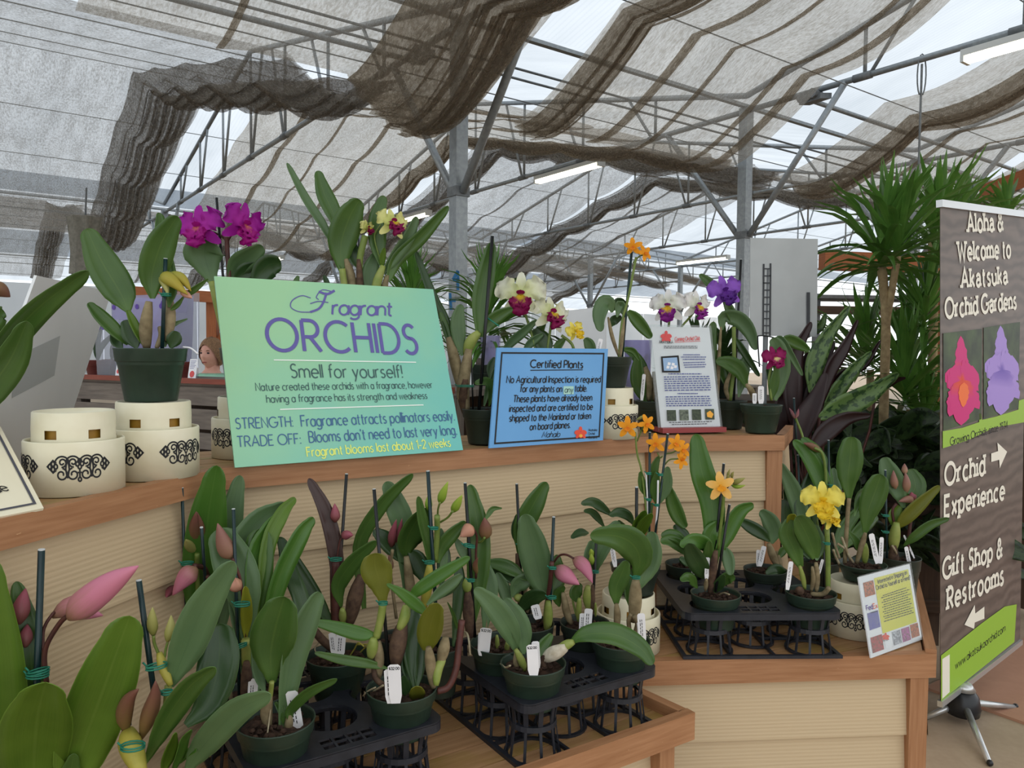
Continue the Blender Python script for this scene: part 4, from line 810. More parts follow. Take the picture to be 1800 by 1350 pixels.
# ---- cream pedestals with scroll print
def spiral(cx,cy,r,a0,turns,sg=1,n=22):
    return [(cx+r*(1-.72*i/n)*cos(R(a0)+sg*turns*2*pi*i/n),cy+r*(1-.72*i/n)*sin(R(a0)+sg*turns*2*pi*i/n)) for i in range(n+1)]
def motif(mb,mp,w=.075):
    for sx in (-1,1):
        f=lambda L,sx=sx:[(x*sx,y) for x,y in L]
        ribbon(mb,f(spiral(.38,.36,.26,-100,1.25,1)),w,mp); ribbon(mb,f(spiral(1.0,.36,.26,-80,1.25,-1)),w,mp); ribbon(mb,f(spiral(.36,-.3,.36,80,1.3,-1)),w,mp); ribbon(mb,f(spiral(1.05,-.3,.36,100,1.3,1)),w,mp)
        ribbon(mb,f([(.70,.52),(.62,.2),(.60,0),(.64,-.25),(.70,-.5)]),w,mp); ribbon(mb,f([(.70,.52),(.78,.2),(.80,0),(.76,-.25),(.70,-.5)]),w,mp)
        ribbon(mb,f(ar(.4,.3,.42,.4,10,170,10)),w,mp); ribbon(mb,f(ar(1.02,.3,.42,.4,10,170,10)),w,mp)
        for q in ((1.55,.3),(1.75,.15),(1.55,0),(1.38,.15)): ribbon(mb,f(ar(q[0],q[1],.10,.13,0,360,12)),w,mp)
        ribbon(mb,f([(1.34,.34),(1.55,.5),(1.92,.15),(1.55,-.2),(1.34,-.05)]),w*.8,mp)
    for q in ((0,.42),(0,.1),(-.13,.26),(.13,.26)): ribbon(mb,ar(q[0],q[1],.10,.12,0,360,12),w,mp)
    ribbon(mb,[(0,0),(0,-.5)],w,mp); ribbon(mb,ar(0,-.6,.09,.11,0,360,10),w,mp); ribbon(mb,[(-.12,-.22),(.12,-.22)],w,mp)
def pedestal(cx,Y,zb,label,angs,k=1.0,skew=0):
    c=P(cx,700,Y); x,y=c.x,c.y; t=thing('pedestal',(x,y,zb),label,'pedestal','round cream pedestals under the orchids'); r=.0935*k; h=.108*k; r2=.0775*k; h2=.165*k
    b=MB(); b.lathe((x,y,zb),[(r*.93,0),(r,0),(r,h-.003),(r-.0015,h),(r-.005,h),(r-.006,h-.004),(r-.006,h-.03),(r2-.004,h-.03)],48); b.build('drum',M['cream'],t,True)
    b=MB(); n=60
    def sk(j,kk): return j==1 and (kk%10) in (3,4,5) 
    b.lathe((x,y,zb),[(r2,h-.03),(r2,h+.004),(r2,h+.022*k),(r2-.001,h2-.002),(r2-.003,h2),(r2-.006,h2),(r2-.008,h2-.006),(0,h2-.008)],n,0,360,sk); b.build('top_ring',M['cream'],t,True)
    b=MB(); b.lathe((x,y,zb),[(r2-.008,h-.03),(r2-.008,h2-.012)],30); b.build('glow_sleeve',M['amber_glow'],t,True)  # added liner, its colour imitates light glowing through the plastic behind the windows
    vd=math.atan2(-y,-x)
    for a in angs:
        b=MB()
        sc_=.030*k
        motif(b,lambda u,v,a=a:Vector((x+(r+.0006)*cos(vd+R(a)+u*sc_/r),y+(r+.0006)*sin(vd+R(a)+u*sc_/r),zb+h*.52+v*sc_*1.2)),.095); b.build('scroll_print',M['ink'],t)
    return Vector((x,y,zb+h2))
# ---- black pot trays
POCK=[(.07,.07),(.07,.215),(.07,.36),(.205,.142),(.205,.288),(.34,.07),(.34,.215),(.34,.36)]
def tray(o,ang,zb,hp,label,flip=1,W=.41,D=.43,xo=0):
    PK=[(a+(xo if a<.1 else xo*2 if a>.3 else xo*1.5),c) for a,c in POCK]
    u=Vector((cos(ang)*flip,sin(ang)*flip,0)); v=Vector((-sin(ang),cos(ang),0)); o=Vector((o[0],o[1],0)); t=thing('pot_tray',o+u*W/2+v*D/2+ZU*zb,label,'tray','black plastic pot trays')
    g=lambda a,c,z:o+u*a+v*c+ZU*(zb+z)
    import bmesh
    bm=bmesh.new(); ed=[]
    def loop(pts):
        vs=[bm.verts.new(p) for p in pts]; 
        for i in range(len(vs)): ed.append(bm.edges.new((vs[i],vs[(i+1)%len(vs)])))
    rc=.03; out=[]
    for cx,cy,a0 in ((W-rc,rc,-90),(W-rc,D-rc,0),(rc,D-rc,90),(rc,rc,180)): out+=[(cx+rc*cos(R(a0+i*18)),cy+rc*sin(R(a0+i*18))) for i in range(6)]
    loop([(a,c,0) for a,c in out]); hr=.059
    for a,c in PK: loop([(a+hr*cos(2*pi*i/28),c+hr*sin(2*pi*i/28),0) for i in range(28)])
    for cy in (.018,D-.062):
        for i in range(4):
            for j in range(2): a=W/2-.057+i*.029; c=cy+j*.023; loop([(a,c,0),(a+.024,c,0),(a+.024,c+.018,0),(a,c+.018,0)])
    bmesh.ops.triangle_fill(bm,use_beauty=True,use_dissolve=False,edges=ed)
    b=MB(); vv=[q.co.copy() for q in bm.verts]; bm.verts.index_update(); ff=[[q.index for q in f.verts] for f in bm.faces]; edges=[(e.verts[0].index,e.verts[1].index) for e in bm.edges if len(e.link_faces)==1]; bm.free()
    n=len(vv); top=[g(q.x,q.y,hp) for q in vv]; bot=[g(q.x,q.y,hp-.004) for q in vv]
    b.add(top+bot,ff+[[i+n for i in f[::-1]] for f in ff]+[(a,c,c+n,a+n) for a,c in edges])
    m=len(out); sk=[g(a,c,hp-.002) for a,c in out]; s2=[g(a,c,hp-.022) for a,c in out]; cx_=sum((p for p in sk),Vector())/m
    b.add(sk+s2+[p+(cx_-p).normalized()*.003-ZU*.0 for p in s2]+[p+(cx_-p).normalized()*.003 for p in sk],[(i,i+m,(i+1)%m+m,(i+1)%m) for i in range(m)]+[(i+m,i+2*m,(i+1)%m+2*m,(i+1)%m+m) for i in range(m)]+[(i+2*m,i+3*m,(i+1)%m+3*m,(i+1)%m+2*m) for i in range(m)])
    b.build('top_plate',M['tray'],t)
    for a,c in PK:
        q=g(a,c,0); b=MB(); zm=hp*.52
        b.lathe(q,[(hr,hp-.004),(hr-.002,hp-.012),(hr-.004,hp-.004)],24)
        for i in range(10):
            w=2*pi*i/10; d_=Vector((cos(w),sin(w),0)); s_=Vector((-d_.y,d_.x,0))*.0038
            for (r0,z0,r1,z1,k) in ((hr,hp-.006,.050,zm,1.5),(.052,zm,.062,.004,.85)):
                A_=q+d_*r0+ZU*z0; B_=q+d_*r1+ZU*z1; b.add([A_-s_*k,A_+s_*k,B_+s_*k,B_-s_*k,A_-s_*k+d_*.003,A_+s_*k+d_*.003,B_+s_*k+d_*.003,B_-s_*k+d_*.003],[(0,1,2,3),(7,6,5,4),(0,3,7,4),(2,1,5,6)])
        b.lathe(q,[(.047,zm+.006),(.056,zm+.006),(.057,zm-.006),(.054,zm-.006),(.047,zm+.002)],24); b.lathe(q,[(.058,.006),(.068,.006),(.068,0),(.058,0),(.058,.006)],24); b.build('pocket_cage',M['tray'],t)
    b=MB()
    for a0,c0,a1,c1 in ((0,0,W,.012),(0,D-.012,W,D),(0,.012,.012,D-.012),(W-.012,.012,W,D-.012),(.14,.012,.147,D-.012),(.263,.012,.27,D-.012),(.012,.142,.14,.148),(.27,.142,W-.012,.148),(.012,.288,.14,.294),(.27,.288,W-.012,.294)): b.box(g(a0,c0,0),u*(a1-a0),v*(c1-c0),ZU*.009)
    b.build('base_frame',M['tray'],t); return lambda k:g(PK[k][0],PK[k][1],0)
RA=R(33.2)
trA=tray((-.135,1.605),RA,Z1-.03,.155,'black pot tray at lower left holding three pots with empty holes between',-1)
trB=tray((.035,1.668),RA,Z1-.03,.155,'black pot tray nearest the shelf corner with white price tags')
trC=tray((.492,2.142),R(2),Z2+.001,.133,'black pot tray on the right shelf under the yellow flower',1,.46,.43,.025)
# ================================================================== ORCHIDS ON THE LOWER SHELVES
ZR=.795
# --- bottom left corner
p=Plant('orchid in the bottom left corner with huge leaves and one large pink bud',45,1440,z=.735,dia=.15,h=.15)
p.leaf('lime',[(120,1400),(150,1300),(190,1190),(228,1083)],104,-.03,.1,.15,'s'); p.leaf('lime',[(60,1420),(60,1330),(66,1260),(80,1200)],112,-.12,0,.2,'s'); p.leaf('lime',[(20,1450),(2,1320),(-10,1150),(-24,975)],92,-.05,0,.2,'e')
p.leaf('mid',[(60,1330),(58,1220),(50,1120),(28,1022)],50,.03,0,.2,'e'); p.leaf('mid',[(120,1420),(122,1370),(130,1325)],34,-.02,0,.2,'e')
p.stake((73,967),(58,1400),12,0); p.tie((66,1186),36,-.02); p.tie((68,1180),34,-.02,.2)
p.stem('stemred',[(82,1200),(78,1160),(84,1130),(108,1092),(128,1078)],9,-.01); p.bud('pink',[(122,1087),(150,1060),(200,1022),(243,995)],52,-.03,-.01); p.stem('stemred',[(78,1160),(76,1110),(92,1080),(100,1076)],6,.03); p.bud('pink',[(92,1084),(125,1066),(150,1076),(181,1082)],38,.05,.03)
p.bud('rose',[(33,1098),(38,1065),(45,1034)],30,.02); p.bud('rose',[(45,1138),(46,1115),(48,1097)],22,.02); p.bulb('bulbgreen',[(60,1420),(64,1300),(70,1200)],30,.01)
# --- second from the left
p=Plant('orchid second from the bottom left with small yellow green buds on a yellow stem',300,1430,z=.735,dia=.15,h=.15); p.T=(200,1025,6)
p.leaf('blue',[(600,1090),(760,700),(950,250),(1265,-230)],390,-.02,.15,.25,'e'); p.leaf('deep',[(760,1500),(1000,1250),(1110,800),(1110,430)],440,.06,0,.3,'o'); p.leaf('mid',[(330,1900),(560,1440),(800,1100),(1070,890)],250,-.08,.3,.35,'e')
p.leaf('blue',[(760,2000),(960,1700),(1300,1350),(1655,1175)],300,-.1,.15,.2,'e'); p.leaf('bright',[(620,2000),(690,1800),(740,1640),(815,1550)],110,-.1,.9,.4,'l'); p.leaf('lime',[(520,2000),(600,1750),(650,1580)],130,-.06,.5,.3,'l'); p.leaf('bright',[(700,1900),(760,1800),(870,1760)],90,-.03,0,.3,'e')
p.stake((265,-25),(470,1500),62,0); p.stake((130,880),(160,1500),58,.05); p.tie((450,875),210,-.02,.15); p.tie((560,1150),110,-.02)
p.bulb('bulbyel',[(480,730),(520,880),(600,1080)],110,-.01,'sheath'); p.stem('bulbgreen',[(575,1080),(560,1250),(540,1500)],80,-.005)
p.stem('stem',[(470,740),(430,640),(420,560)],34,-.01); p.bud('olive',[(420,560),(405,400),(408,255)],112,-.015); p.stem('stem',[(535,790),(550,690),(570,620)],28,.0); p.bud('olive',[(565,620),(600,480),(605,338)],112,.0)
p.bud('brown',[(130,1580),(110,1380),(160,1220),(262,1115)],170,-.06); p.bud('brown',[(290,1640),(370,1400),(430,1200),(440,1030)],170,-.05); p.bulb('bulbyel',[(150,1560),(180,1720),(290,2000)],240,-.06,'sheath'); p.tie((200,1720),230,-.08)
# --- tray A, left column
q=trA(7); p=Plant('tall leaved orchid in front of the shelf corner with brown and pink buds',0,0,dia=.13,h=.1) if 0 else None
def inpock(tr,k,label,dia,z,**kw):
    q=tr(k); pl=Plant.__new__(Plant); pl.c=Vector((q.x,q.y,z)); pl.Y=q.y; pl.r=dia/2; pl.o=thing('potted_orchid',(q.x,q.y,z-.10),label,'orchid'); potmesh(pl.o,pl.c,dia,.10,kw.get('mt','pot')); pl.T=(0,0,1); pl.rnd=random.Random(int(q.x*7000+k)); return pl
p=inpock(trA,7,'tall leaved orchid at the inner shelf corner with brown buds and drooping pink buds',.138,ZR-.01); p.T=(200,800,6)
p.leaf('bright',[(1000,2250),(940,1400),(990,700),(1085,110)],420,-.04,0,.28,'e',lab='tall bright green leaf'); p.leaf('blue',[(1050,2250),(1150,1400),(1230,700),(1330,212)],280,.03,.1,.2,'e'); p.leaf('deep',[(760,2000),(600,1450),(700,860)],170,.0,.2,.2,'e'); p.leaf('mid',[(850,2000),(720,1350),(800,820)],180,.02,.2,.2,'e')
p.stake((718,345),(790,2300),34,-.06,d0=0); p.tie((775,1140),120,-.08); p.bud('brown',[(880,960),(840,800),(870,595)],135,-.06); p.bud('brown',[(890,930),(920,780),(880,600)],90,-.05); p.bud('olive',[(880,1060),(800,960),(760,890)],110,-.07); p.stem('stem',[(950,2250),(900,1700),(880,1250),(880,1040)],50,-.05,0)
p.stake((925,765),(1010,2000),34,-.1,d0=0); p.bud('pink',[(880,1190),(760,1290),(620,1480)],190,-.13,-.11); p.bud('rose',[(660,1380),(600,1430),(550,1500)],100,-.13); p.stem('stemred',[(1000,1300),(950,1190),(850,1170)],55,-.11); p.stem('stemred',[(950,2250),(980,1700),(1010,1400),(990,1280)],40,-.1,0)
p=inpock(trA,6,'orchid with yellow green sheath tied to a dark stake beside two tan buds',.14,ZR); p.T=(200,800,6)
p.leaf('blue',[(1400,2000),(1380,1500),(1260,1150),(1100,780)],430,.02,.1,.3,'o'); p.leaf('mid',[(1450,2500),(1440,1700),(1500,1200),(1560,775)],380,.06,-.1,.3,'o'); p.leaf('bright',[(1500,2500),(1700,1450),(1950,870),(2110,660)],200,.10,.5,.3,'e'); p.leaf('blue',[(1400,2500),(1300,1200),(1500,720),(1830,520)],300,.12,.3,.3,'e'); p.leaf('bright',[(1450,2500),(1480,1200),(1640,800),(1790,620)],230,.10,.4,.3,'e'); p.leaf('lime',[(1500,2500),(1600,1100),(1760,640),(1915,450)],170,.13,.2,.3,'e')
p.leaf('deep',[(1780,2300),(2000,1700),(1850,1200),(1760,880)],180,.16,.1,.2,'s'); p.leaf('blue',[(1530,2480),(1470,2200),(1420,1900)],150,.02,.2,.2,'e')
p.stake((1262,570),(1330,2700),38,-.02,d0=0); p.bud('tan',[(1250,1090),(1170,950),(1095,720)],185,-.03); p.bud('peach',[(1345,1330),(1270,1370),(1195,1370)],160,-.04,-.02); p.stem('stemred',[(1390,1960),(1350,1400),(1290,1180),(1250,1090)],34,-.02)
p.leaf('sheath',[(1390,1950),(1390,1650),(1385,1385)],120,-.04,.4,.5,'e',name='sheath',lab='yellow green sheath'); p.tie((1350,1570),160,-.05); p.tie((1340,2010),120,-.05,.3); p.stem('bulbgreen',[(1400,2210),(1395,1950)],100,-.02); p.bulb('bulbdark',[(1380,2700),(1400,2420),(1400,2180)],130,-.02); p.bulb('bulb',[(1240,2640),(1220,2400)],50,0); p.tag((1480,2360),(1450,2620),60,-.03)
p=inpock(trA,5,'orchid with one big oval dark leaf in the lowest green pot',.152,ZR); p.T=(400,1080,5)
p.leaf('mid',[(390,600),(380,350),(420,120),(500,-155)],400,-.02,0,.3,'o'); p.leaf('blue',[(480,1000),(560,420),(680,60),(808,-198)],230,.05,.5,.4,'s'); p.leaf('mid',[(545,930),(560,830),(720,680),(962,570)],95,-.03,.4,.4,'s'); p.leaf('mid',[(490,960),(480,860),(420,770)],70,.0,.2,.3,'e')
p.stem('bulbgreen',[(370,800),(380,690),(390,590)],45,-.015); p.bulb('bulb',[(360,1000),(340,860),(370,720)],110,-.01); p.bulb('bulb',[(520,1040),(540,960),(545,880)],80,0); p.tag((560,675),(625,1060),110,-.0); p.tag((225,590),(215,760),90,.05); p.stem('root',[(400,640),(370,900),(350,1050)],14,-.03,name='root'); p.bud('tan',[(370,1180),(365,1100)],90,-.07); p.leaf('blue',[(330,700),(270,520),(225,300)],90,.04,.3,.2,'e')
p=inpock(trA,0,'orchid with olive leaves and a 32 dollar tag at the tray corner',.153,ZR); p.T=(480,1000,6)
p.stake((1062,-840),(1235,1260),40,.04,'stake',d0=0) if 0 else p.stake((1065,-840),(1240,1280),38,.02,'stakek',d0=.0)
p.leaf('olive',[(1165,380),(1130,150),(1080,-20),(1075,-165)],330,-.02,.1,.2,'o',lab='olive leaf'); p.leaf('bright',[(1090,705),(900,680),(600,600),(275,528)],150,-.05,0,.12,'l'); p.leaf('mid',[(1210,1050),(1000,1000),(700,950),(440,885)],105,-.06,0,.25,'e'); p.leaf('bright',[(1640,490),(1500,370),(1350,250),(1200,160)],130,-.06,.2,.1,'l'); p.leaf('bright',[(1440,310),(1560,200),(1800,40),(2075,-125)],150,-.01,.1,.15,'s'); p.leaf('blue',[(1620,380),(1750,250),(1900,130),(1990,60)],120,.02,.4,.4,'e')
p.leaf('olive',[(1620,860),(1640,700),(1680,530),(1740,365)],270,-.05,0,.2,'s'); p.leaf('deep',[(1500,1300),(1450,900),(1480,600),(1500,400)],190,.05,.2,.3,'e'); p.leaf('deep',[(1450,1250),(1400,1000),(1440,800)],110,.03,.2,.3,'e'); p.leaf('deep',[(1520,1250),(1540,1000),(1560,760)],130,.04,.2,.3,'e'); p.leaf('deep',[(1430,1360),(1400,1250),(1370,1130)],120,-.01,.3,.2,'e'); p.leaf('olive',[(1530,1420),(1520,1330),(1510,1240)],170,-.06,0,.2,'o')
p.stem('bulbgreen',[(1090,720),(1130,550),(1160,370)],85,-.01); p.bulb('bulbgreen',[(1030,940),(1050,830),(1060,730)],130,-.01); p.bulb('bulb',[(1110,1150),(1120,950),(1110,760)],110,.0); p.bulb('bulbdark',[(1290,1010),(1320,780),(1370,560)],190,.01); p.bulb('bulbgreen',[(1330,640),(1390,500),(1400,380)],120,.01,'stem_top'); p.bulb('bulb',[(1690,1250),(1660,1000),(1640,830)],120,-.03); p.bulb('bulbgreen',[(1800,950),(1740,1050),(1720,1230)],110,-.02)
p.bulb('bulb',[(1760,1000),(1800,850),(1820,720)],130,.0); p.stem('stemred',[(1730,1290),(1850,1240),(1930,1050),(1960,800),(1990,540)],75,.03,name='shoot'); p.stem('bulbdark',[(1060,1000),(1080,1150),(1170,1230)],60,-.03,name='root'); p.tie((1160,360),90,-.03); p.tag((1275,1010),(1295,1420),130,-.085,True); p.tag((1225,1060),(1245,1420),110,-.08); p.stem('root',[(1060,1290),(1110,1260),(1160,1230)],22,-.06,name='root'); p.stem('root',[(950,1340),(1000,1290),(1080,1250)],18,-.05,name='root')
p=Plant('dark maroon leaved orchid against the siding in the rear pot of the left tray',594,1150,z=ZR,dia=.152,h=.1); p.T=(480,820,6)
p.leaf('maroon',[(680,1700),(665,1000),(560,500),(375,125)],165,.0,.2,.35,'s',lab='dark maroon leaf'); p.stem('stemred',[(670,1700),(655,1300),(655,1000)],110,.005,name='sheath'); p.stake((775,80),(660,1750),34,.01,'stakek'); p.tie((665,978),120,-.02); p.bud('rose',[(655,590),(655,500),(650,390)],105,-.0); p.bud('rose',[(735,740),(780,720),(845,725)],100,-.02); p.stem('stemred',[(670,1000),(700,800),(740,740)],20,-.0)
p.leaf('mid',[(720,1480),(690,1250),(850,1000),(1090,785)],180,-.04,.3,.3,'e'); p.bulb('bulbdark',[(810,1650),(860,1400),(930,1150)],170,.0); p.bulb('bulbgreen',[(740,1650),(730,1500)],90,-.02); p.leaf('deep',[(640,1720),(430,1360),(200,1000),(60,745)],170,-.02,.2,.3,'s'); p.leaf('maroon',[(650,1750),(450,1560),(300,1330)],120,-.01,.5,.3,'e')
p.tag((620,1755),(650,1990),75,-.05); p.tag((720,1760),(700,2010),100,-.05); p.stem('bulbdark',[(680,1960),(540,1850),(430,1730)],90,-.02,name='shoot')
for q in ([(810,2000),(860,1920),(900,1860),(960,1900)],[(920,1960),(960,1920),(1000,1890)],[(880,1880),(1000,1880),(1060,1930)]): p.stem('bulbyel',q,16,-.03,name='root')
p.stem('root',[(480,1860),(440,1930),(500,2010)],14,-.03,name='root')
p=Plant('orchid with slim rose buds and grey cane between the two near trays',700,1118,z=ZR,dia=.108,h=.12,mt='pot_dk'); p.T=(480,820,6)
p.leaf('mid',[(960,1500),(905,850),(1150,400),(1475,78)],150,-.03,.3,.3,'s'); p.leaf('blue',[(1420,1500),(1380,700),(1280,380),(1190,160)],250,.0,.1,.3,'e'); p.leaf('mid',[(1400,960),(1420,780),(1520,580),(1620,440)],260,-.05,.5,.4,'e'); p.leaf('deep',[(1420,1050),(1280,880),(1170,760),(1060,670)],190,-.01,.2,.2,'e'); p.leaf('deep',[(1430,880),(1500,960),(1560,1080),(1600,1200)],210,-.01,.2,.2,'e')
p.bulb('bulb',[(1480,1700),(1450,1300),(1405,950)],110,-.03); p.stem('bulb',[(1300,1600),(1240,1100),(1260,880)],34,-.05); p.bud('rose',[(1250,850),(1260,720),(1300,560)],95,-.05); p.bud('rose',[(1290,820),(1330,700),(1360,550)],70,-.04); p.bud('tan',[(1250,1090),(1240,1010),(1220,930)],60,-.05)
p=Plant('orchid with three bright green buds on a green stake below the green sign',772,1134,z=ZR,dia=.112,h=.12,mt='pot_dk'); p.T=(680,820,6)
p.stake((433,50),(540,1900),40,-.02,d0=0); p.leaf('mid',[(460,1050),(430,800),(370,550),(330,315)],115,-.03,.3,.4,'s'); p.bulb('bulbyel',[(390,1500),(430,1250),(450,1040)],115,-.03); p.leaf('mid',[(540,1020),(580,850),(700,700),(830,580)],150,.0,.3,.3,'e'); p.leaf('deep',[(570,1250),(600,1000),(590,760)],150,.03,.2,.2,'e'); p.leaf('deep',[(700,1900),(760,1300),(750,950)],130,.04,.3,.2,'e'); p.leaf('blue',[(560,1400),(600,950),(570,650)],90,.02,.2,.2,'e')
p.stem('stem',[(510,1000),(530,700),(530,520)],62,-.04); p.stem('stem',[(535,520),(540,450),(560,380)],22,-.04); p.bud('green',[(560,390),(590,290),(645,160)],92,-.045); p.stem('stem',[(560,590),(640,540),(695,470)],24,-.04); p.bud('green',[(690,480),(740,400),(795,300)],92,-.05); p.bud('green',[(445,470),(440,380),(455,270)],80,.0); p.tie((500,650),80,-.05); p.tie((450,1010),100,-.05)
p.leaf('blue',[(530,1400),(640,1300),(720,1210),(790,1150)],110,-.05,.5,.4,'e'); p.stem('root',[(770,1740),(850,1770),(880,1990)],22,-.08,name='root'); p.leaf('mid',[(760,1750),(700,1560),(640,1430)],40,-.05,.2,.2,'l')
# --- tray B
p=inpock(trB,1,'orchid with one rosy and one brown round bud on a dark stake',.152,ZR); p.T=(680,820,6)
p.stake((825,175),(930,1800),34,-.01,'stakek',d0=0); p.leaf('mid',[(900,1700),(960,1150),(960,650),(875,190)],260,.03,0,.3,'e'); p.bud('peach',[(910,640),(850,680),(775,740)],150,-.05,-.03); p.bud('brown',[(1030,760),(1040,660),(1030,540)],145,-.03); p.stem('stemred',[(940,1180),(940,900),(950,740),(910,650)],26,-.03); p.stem('stem',[(950,800),(1000,790),(1030,750)],26,-.03); p.bud('brown',[(950,1130),(930,1040),(960,960)],60,-.04)
p.leaf('mid',[(1040,560),(1110,450),(1215,440)],60,.03,.3,.4,'l'); p.leaf('blue',[(830,1000),(790,880),(720,760)],100,.0,.2,.2,'e'); p.tie((870,835),110,-.05,-.2); p.tie((890,1200),70,-.03); p.bulb('bulbdark',[(880,1800),(860,1500),(860,1300)],130,.0); p.bulb('bulbgreen',[(850,1320),(850,1180)],120,.0); p.leaf('blue',[(1030,1750),(1080,1300),(1020,980)],190,.03,.1,.2,'e'); p.stem('bulb',[(1040,1800),(1060,1600),(1060,1400)],40,.02); p.tag((1050,1705),(1015,2000),120,-.06,True); p.tag((1010,1750),(1000,1990),90,-.055)
p.bulb('bulbgreen',[(1170,1940),(1160,1780)],50,-.01); p.bulb('bulbgreen',[(1260,1990),(1270,1850)],60,-.02)
p=inpock(trB,0,'orchid in the round pot at the near tray corner with long leaf arching right',.154,ZR); p.T=(780,950,6)
p.leaf('blue',[(770,1180),(700,950),(530,700),(325,508)],240,-.05,.1,.25,'e'); p.leaf('blue',[(840,1200),(830,1000),(760,800),(640,615)],220,.0,.2,.3,'e'); p.leaf('mid',[(1000,1230),(1040,1130),(1140,985)],140,.02,.2,.3,'e'); p.leaf('mid',[(1330,1080),(1500,990),(1800,990),(2070,1130),(2205,1310)],230,-.05,(-.6,.1),.25,'e',lab='long arching leaf')
p.bulb('bulbgreen',[(860,1380),(820,1270),(760,1150)],85,-.02); p.bulb('bulb',[(800,1380),(760,1290),(760,1170)],60,-.01); p.bulb('papery',[(1060,1250),(1160,1190),(1290,1130)],160,-.02,'papery_sheath'); p.bulb('bulbgreen',[(1150,1210),(1280,1110),(1370,1070)],110,-.015,'stem_top'); p.tag((930,1100),(950,1430),115,-.075,True); p.tag((965,1065),(985,1350),80,-.06)
p.stem('root',[(600,1300),(650,1340),(700,1320)],20,-.07,name='root'); p.stem('bulbdark',[(1060,1350),(1040,1260),(1080,1220)],60,-.01,name='root')
p=inpock(trB,4,'orchid with two plump pink buds nodding from an arched stalk',.14,ZR,mt='pot_dk'); p.T=(780,950,6)
p.stake((1160,-245),(1110,1020),34,-.04,d0=0); p.leaf('blue',[(1080,620),(1010,350),(920,0),(850,-275)],330,-.02,0,.3,'e'); p.leaf('mid',[(1140,560),(1200,400),(1190,150)],170,.02,.3,.2,'e'); p.leaf('deep',[(790,760),(880,650),(970,590),(1085,570)],180,-.05,.2,.3,'e'); p.leaf('blue',[(720,600),(770,480),(860,420),(985,390)],170,.0,.3,.3,'e'); p.leaf('blue',[(680,700),(640,520),(560,340)],140,.01,0,.3,'s'); p.leaf('mid',[(880,420),(740,320),(600,260),(440,230)],150,.03,.3,.3,'e'); p.leaf('deep',[(760,480),(650,350),(450,270)],130,.04,.2,.2,'e')
p.stem('stemred',[(1080,700),(1120,450),(1140,230)],50,-.05); p.stem('stemred',[(1160,230),(1220,160),(1290,150),(1370,190)],24,-.06); p.bud('pink',[(1185,280),(1290,370),(1430,465)],175,-.075); p.bud('pink',[(1365,190),(1480,270),(1570,450)],150,-.06); p.bulb('bulbgreen',[(1090,950),(1100,800),(1100,640)],110,-.02); p.tie((1140,600),90,-.06); p.tie((1150,290),70,-.06); p.tag((960,680),(1000,830),90,-.04); p.leaf('mid',[(1060,560),(960,500),(900,500)],60,.02,.2,.2,'e'); p.bulb('bulbgreen',[(780,640),(800,570)],110,-.0); p.bulb('bulb',[(880,760),(900,640),(880,540)],50,.0)
p=Plant('small magenta tipped orchid against the siding behind the nodding pink buds',905,1074,z=ZR,dia=.098,h=.12,mt='pot_dk'); p.T=(680,820,6)
p.stake((1370,185),(1430,1500),30,-.01,'stakek',d0=0); p.leaf('mid',[(1400,960),(1430,650),(1560,380),(1685,165)],230,.0,.2,.3,'e'); p.leaf('deep',[(1400,850),(1360,680),(1380,500)],110,.0,.3,.3,'e'); p.bud('pt_wine',[(1410,740),(1420,640),(1405,540)],62,-.03); p.tie((1425,835),80,-.03); p.stem('bulb',[(1460,1400),(1460,1150),(1470,900)],50,-.01); p.bulb('bulbdark',[(1400,1500),(1390,1200),(1370,920)],60,-.01)
p=inpock(trB,6,'orchid with two small green buds and grey canes beside a tag pair',.135,ZR,mt='pot_dk'); p.T=(940,850,6)
p.stake((650,600),(600,1500),30,-.02,'stakek',d0=0); p.leaf('blue',[(640,940),(680,750),(780,560),(890,400)],190,.0,-.3,.4,'e'); p.leaf('blue',[(620,930),(580,780),(600,600)],140,.02,.4,.3,'e'); p.bud('green',[(600,860),(600,800),(595,740)],70,-.03); p.bud('green',[(600,780),(600,730),(590,690)],60,-.03); p.bulb('bulb',[(380,1480),(330,1330),(300,1150)],85,-.02); p.leaf('mid',[(440,1250),(430,1150),(480,1050)],140,-.0,.2,.3,'e'); p.leaf('mid',[(260,1300),(240,1180),(310,1080)],110,-.02,.2,.3,'e'); p.bulb('bulbgreen',[(460,1450),(465,1320),(470,1210)],66,-.02); p.bulb('bulbgreen',[(570,1330),(550,1200),(560,1080)],95,-.02); p.bulb('bulbdark',[(600,1400),(610,1250),(610,1070)],60,-.015); p.bulb('bulbgreen',[(640,1400),(640,1260)],34,-.02); p.tie((640,930),70,-.03); p.tag((570,1320),(550,1580),85,-.05); p.tag((510,1370),(500,1570),70,-.045); p.stem('stem',[(440,1400),(400,1200),(450,1000)],24,.01)
p=inpock(trB,5,'orchid in the right corner pot with broad leaf folded over a grey cane',.15,ZR); p.T=(940,850,6)
p.leaf('mid',[(1065,985),(1110,800),(1030,640),(860,555),(585,545)],330,-.09,(.1,-.3),.2,'e',lab='broad folded leaf'); p.leaf('blue',[(1110,1100),(1190,880),(1230,700),(1235,505)],240,-.0,.1,.3,'e'); p.leaf('mid',[(860,1290),(860,1100),(920,950),(970,815)],190,-.02,.1,.3,'e'); p.leaf('mid',[(1000,1300),(990,1100),(1010,900)],110,.02,.2,.2,'e')
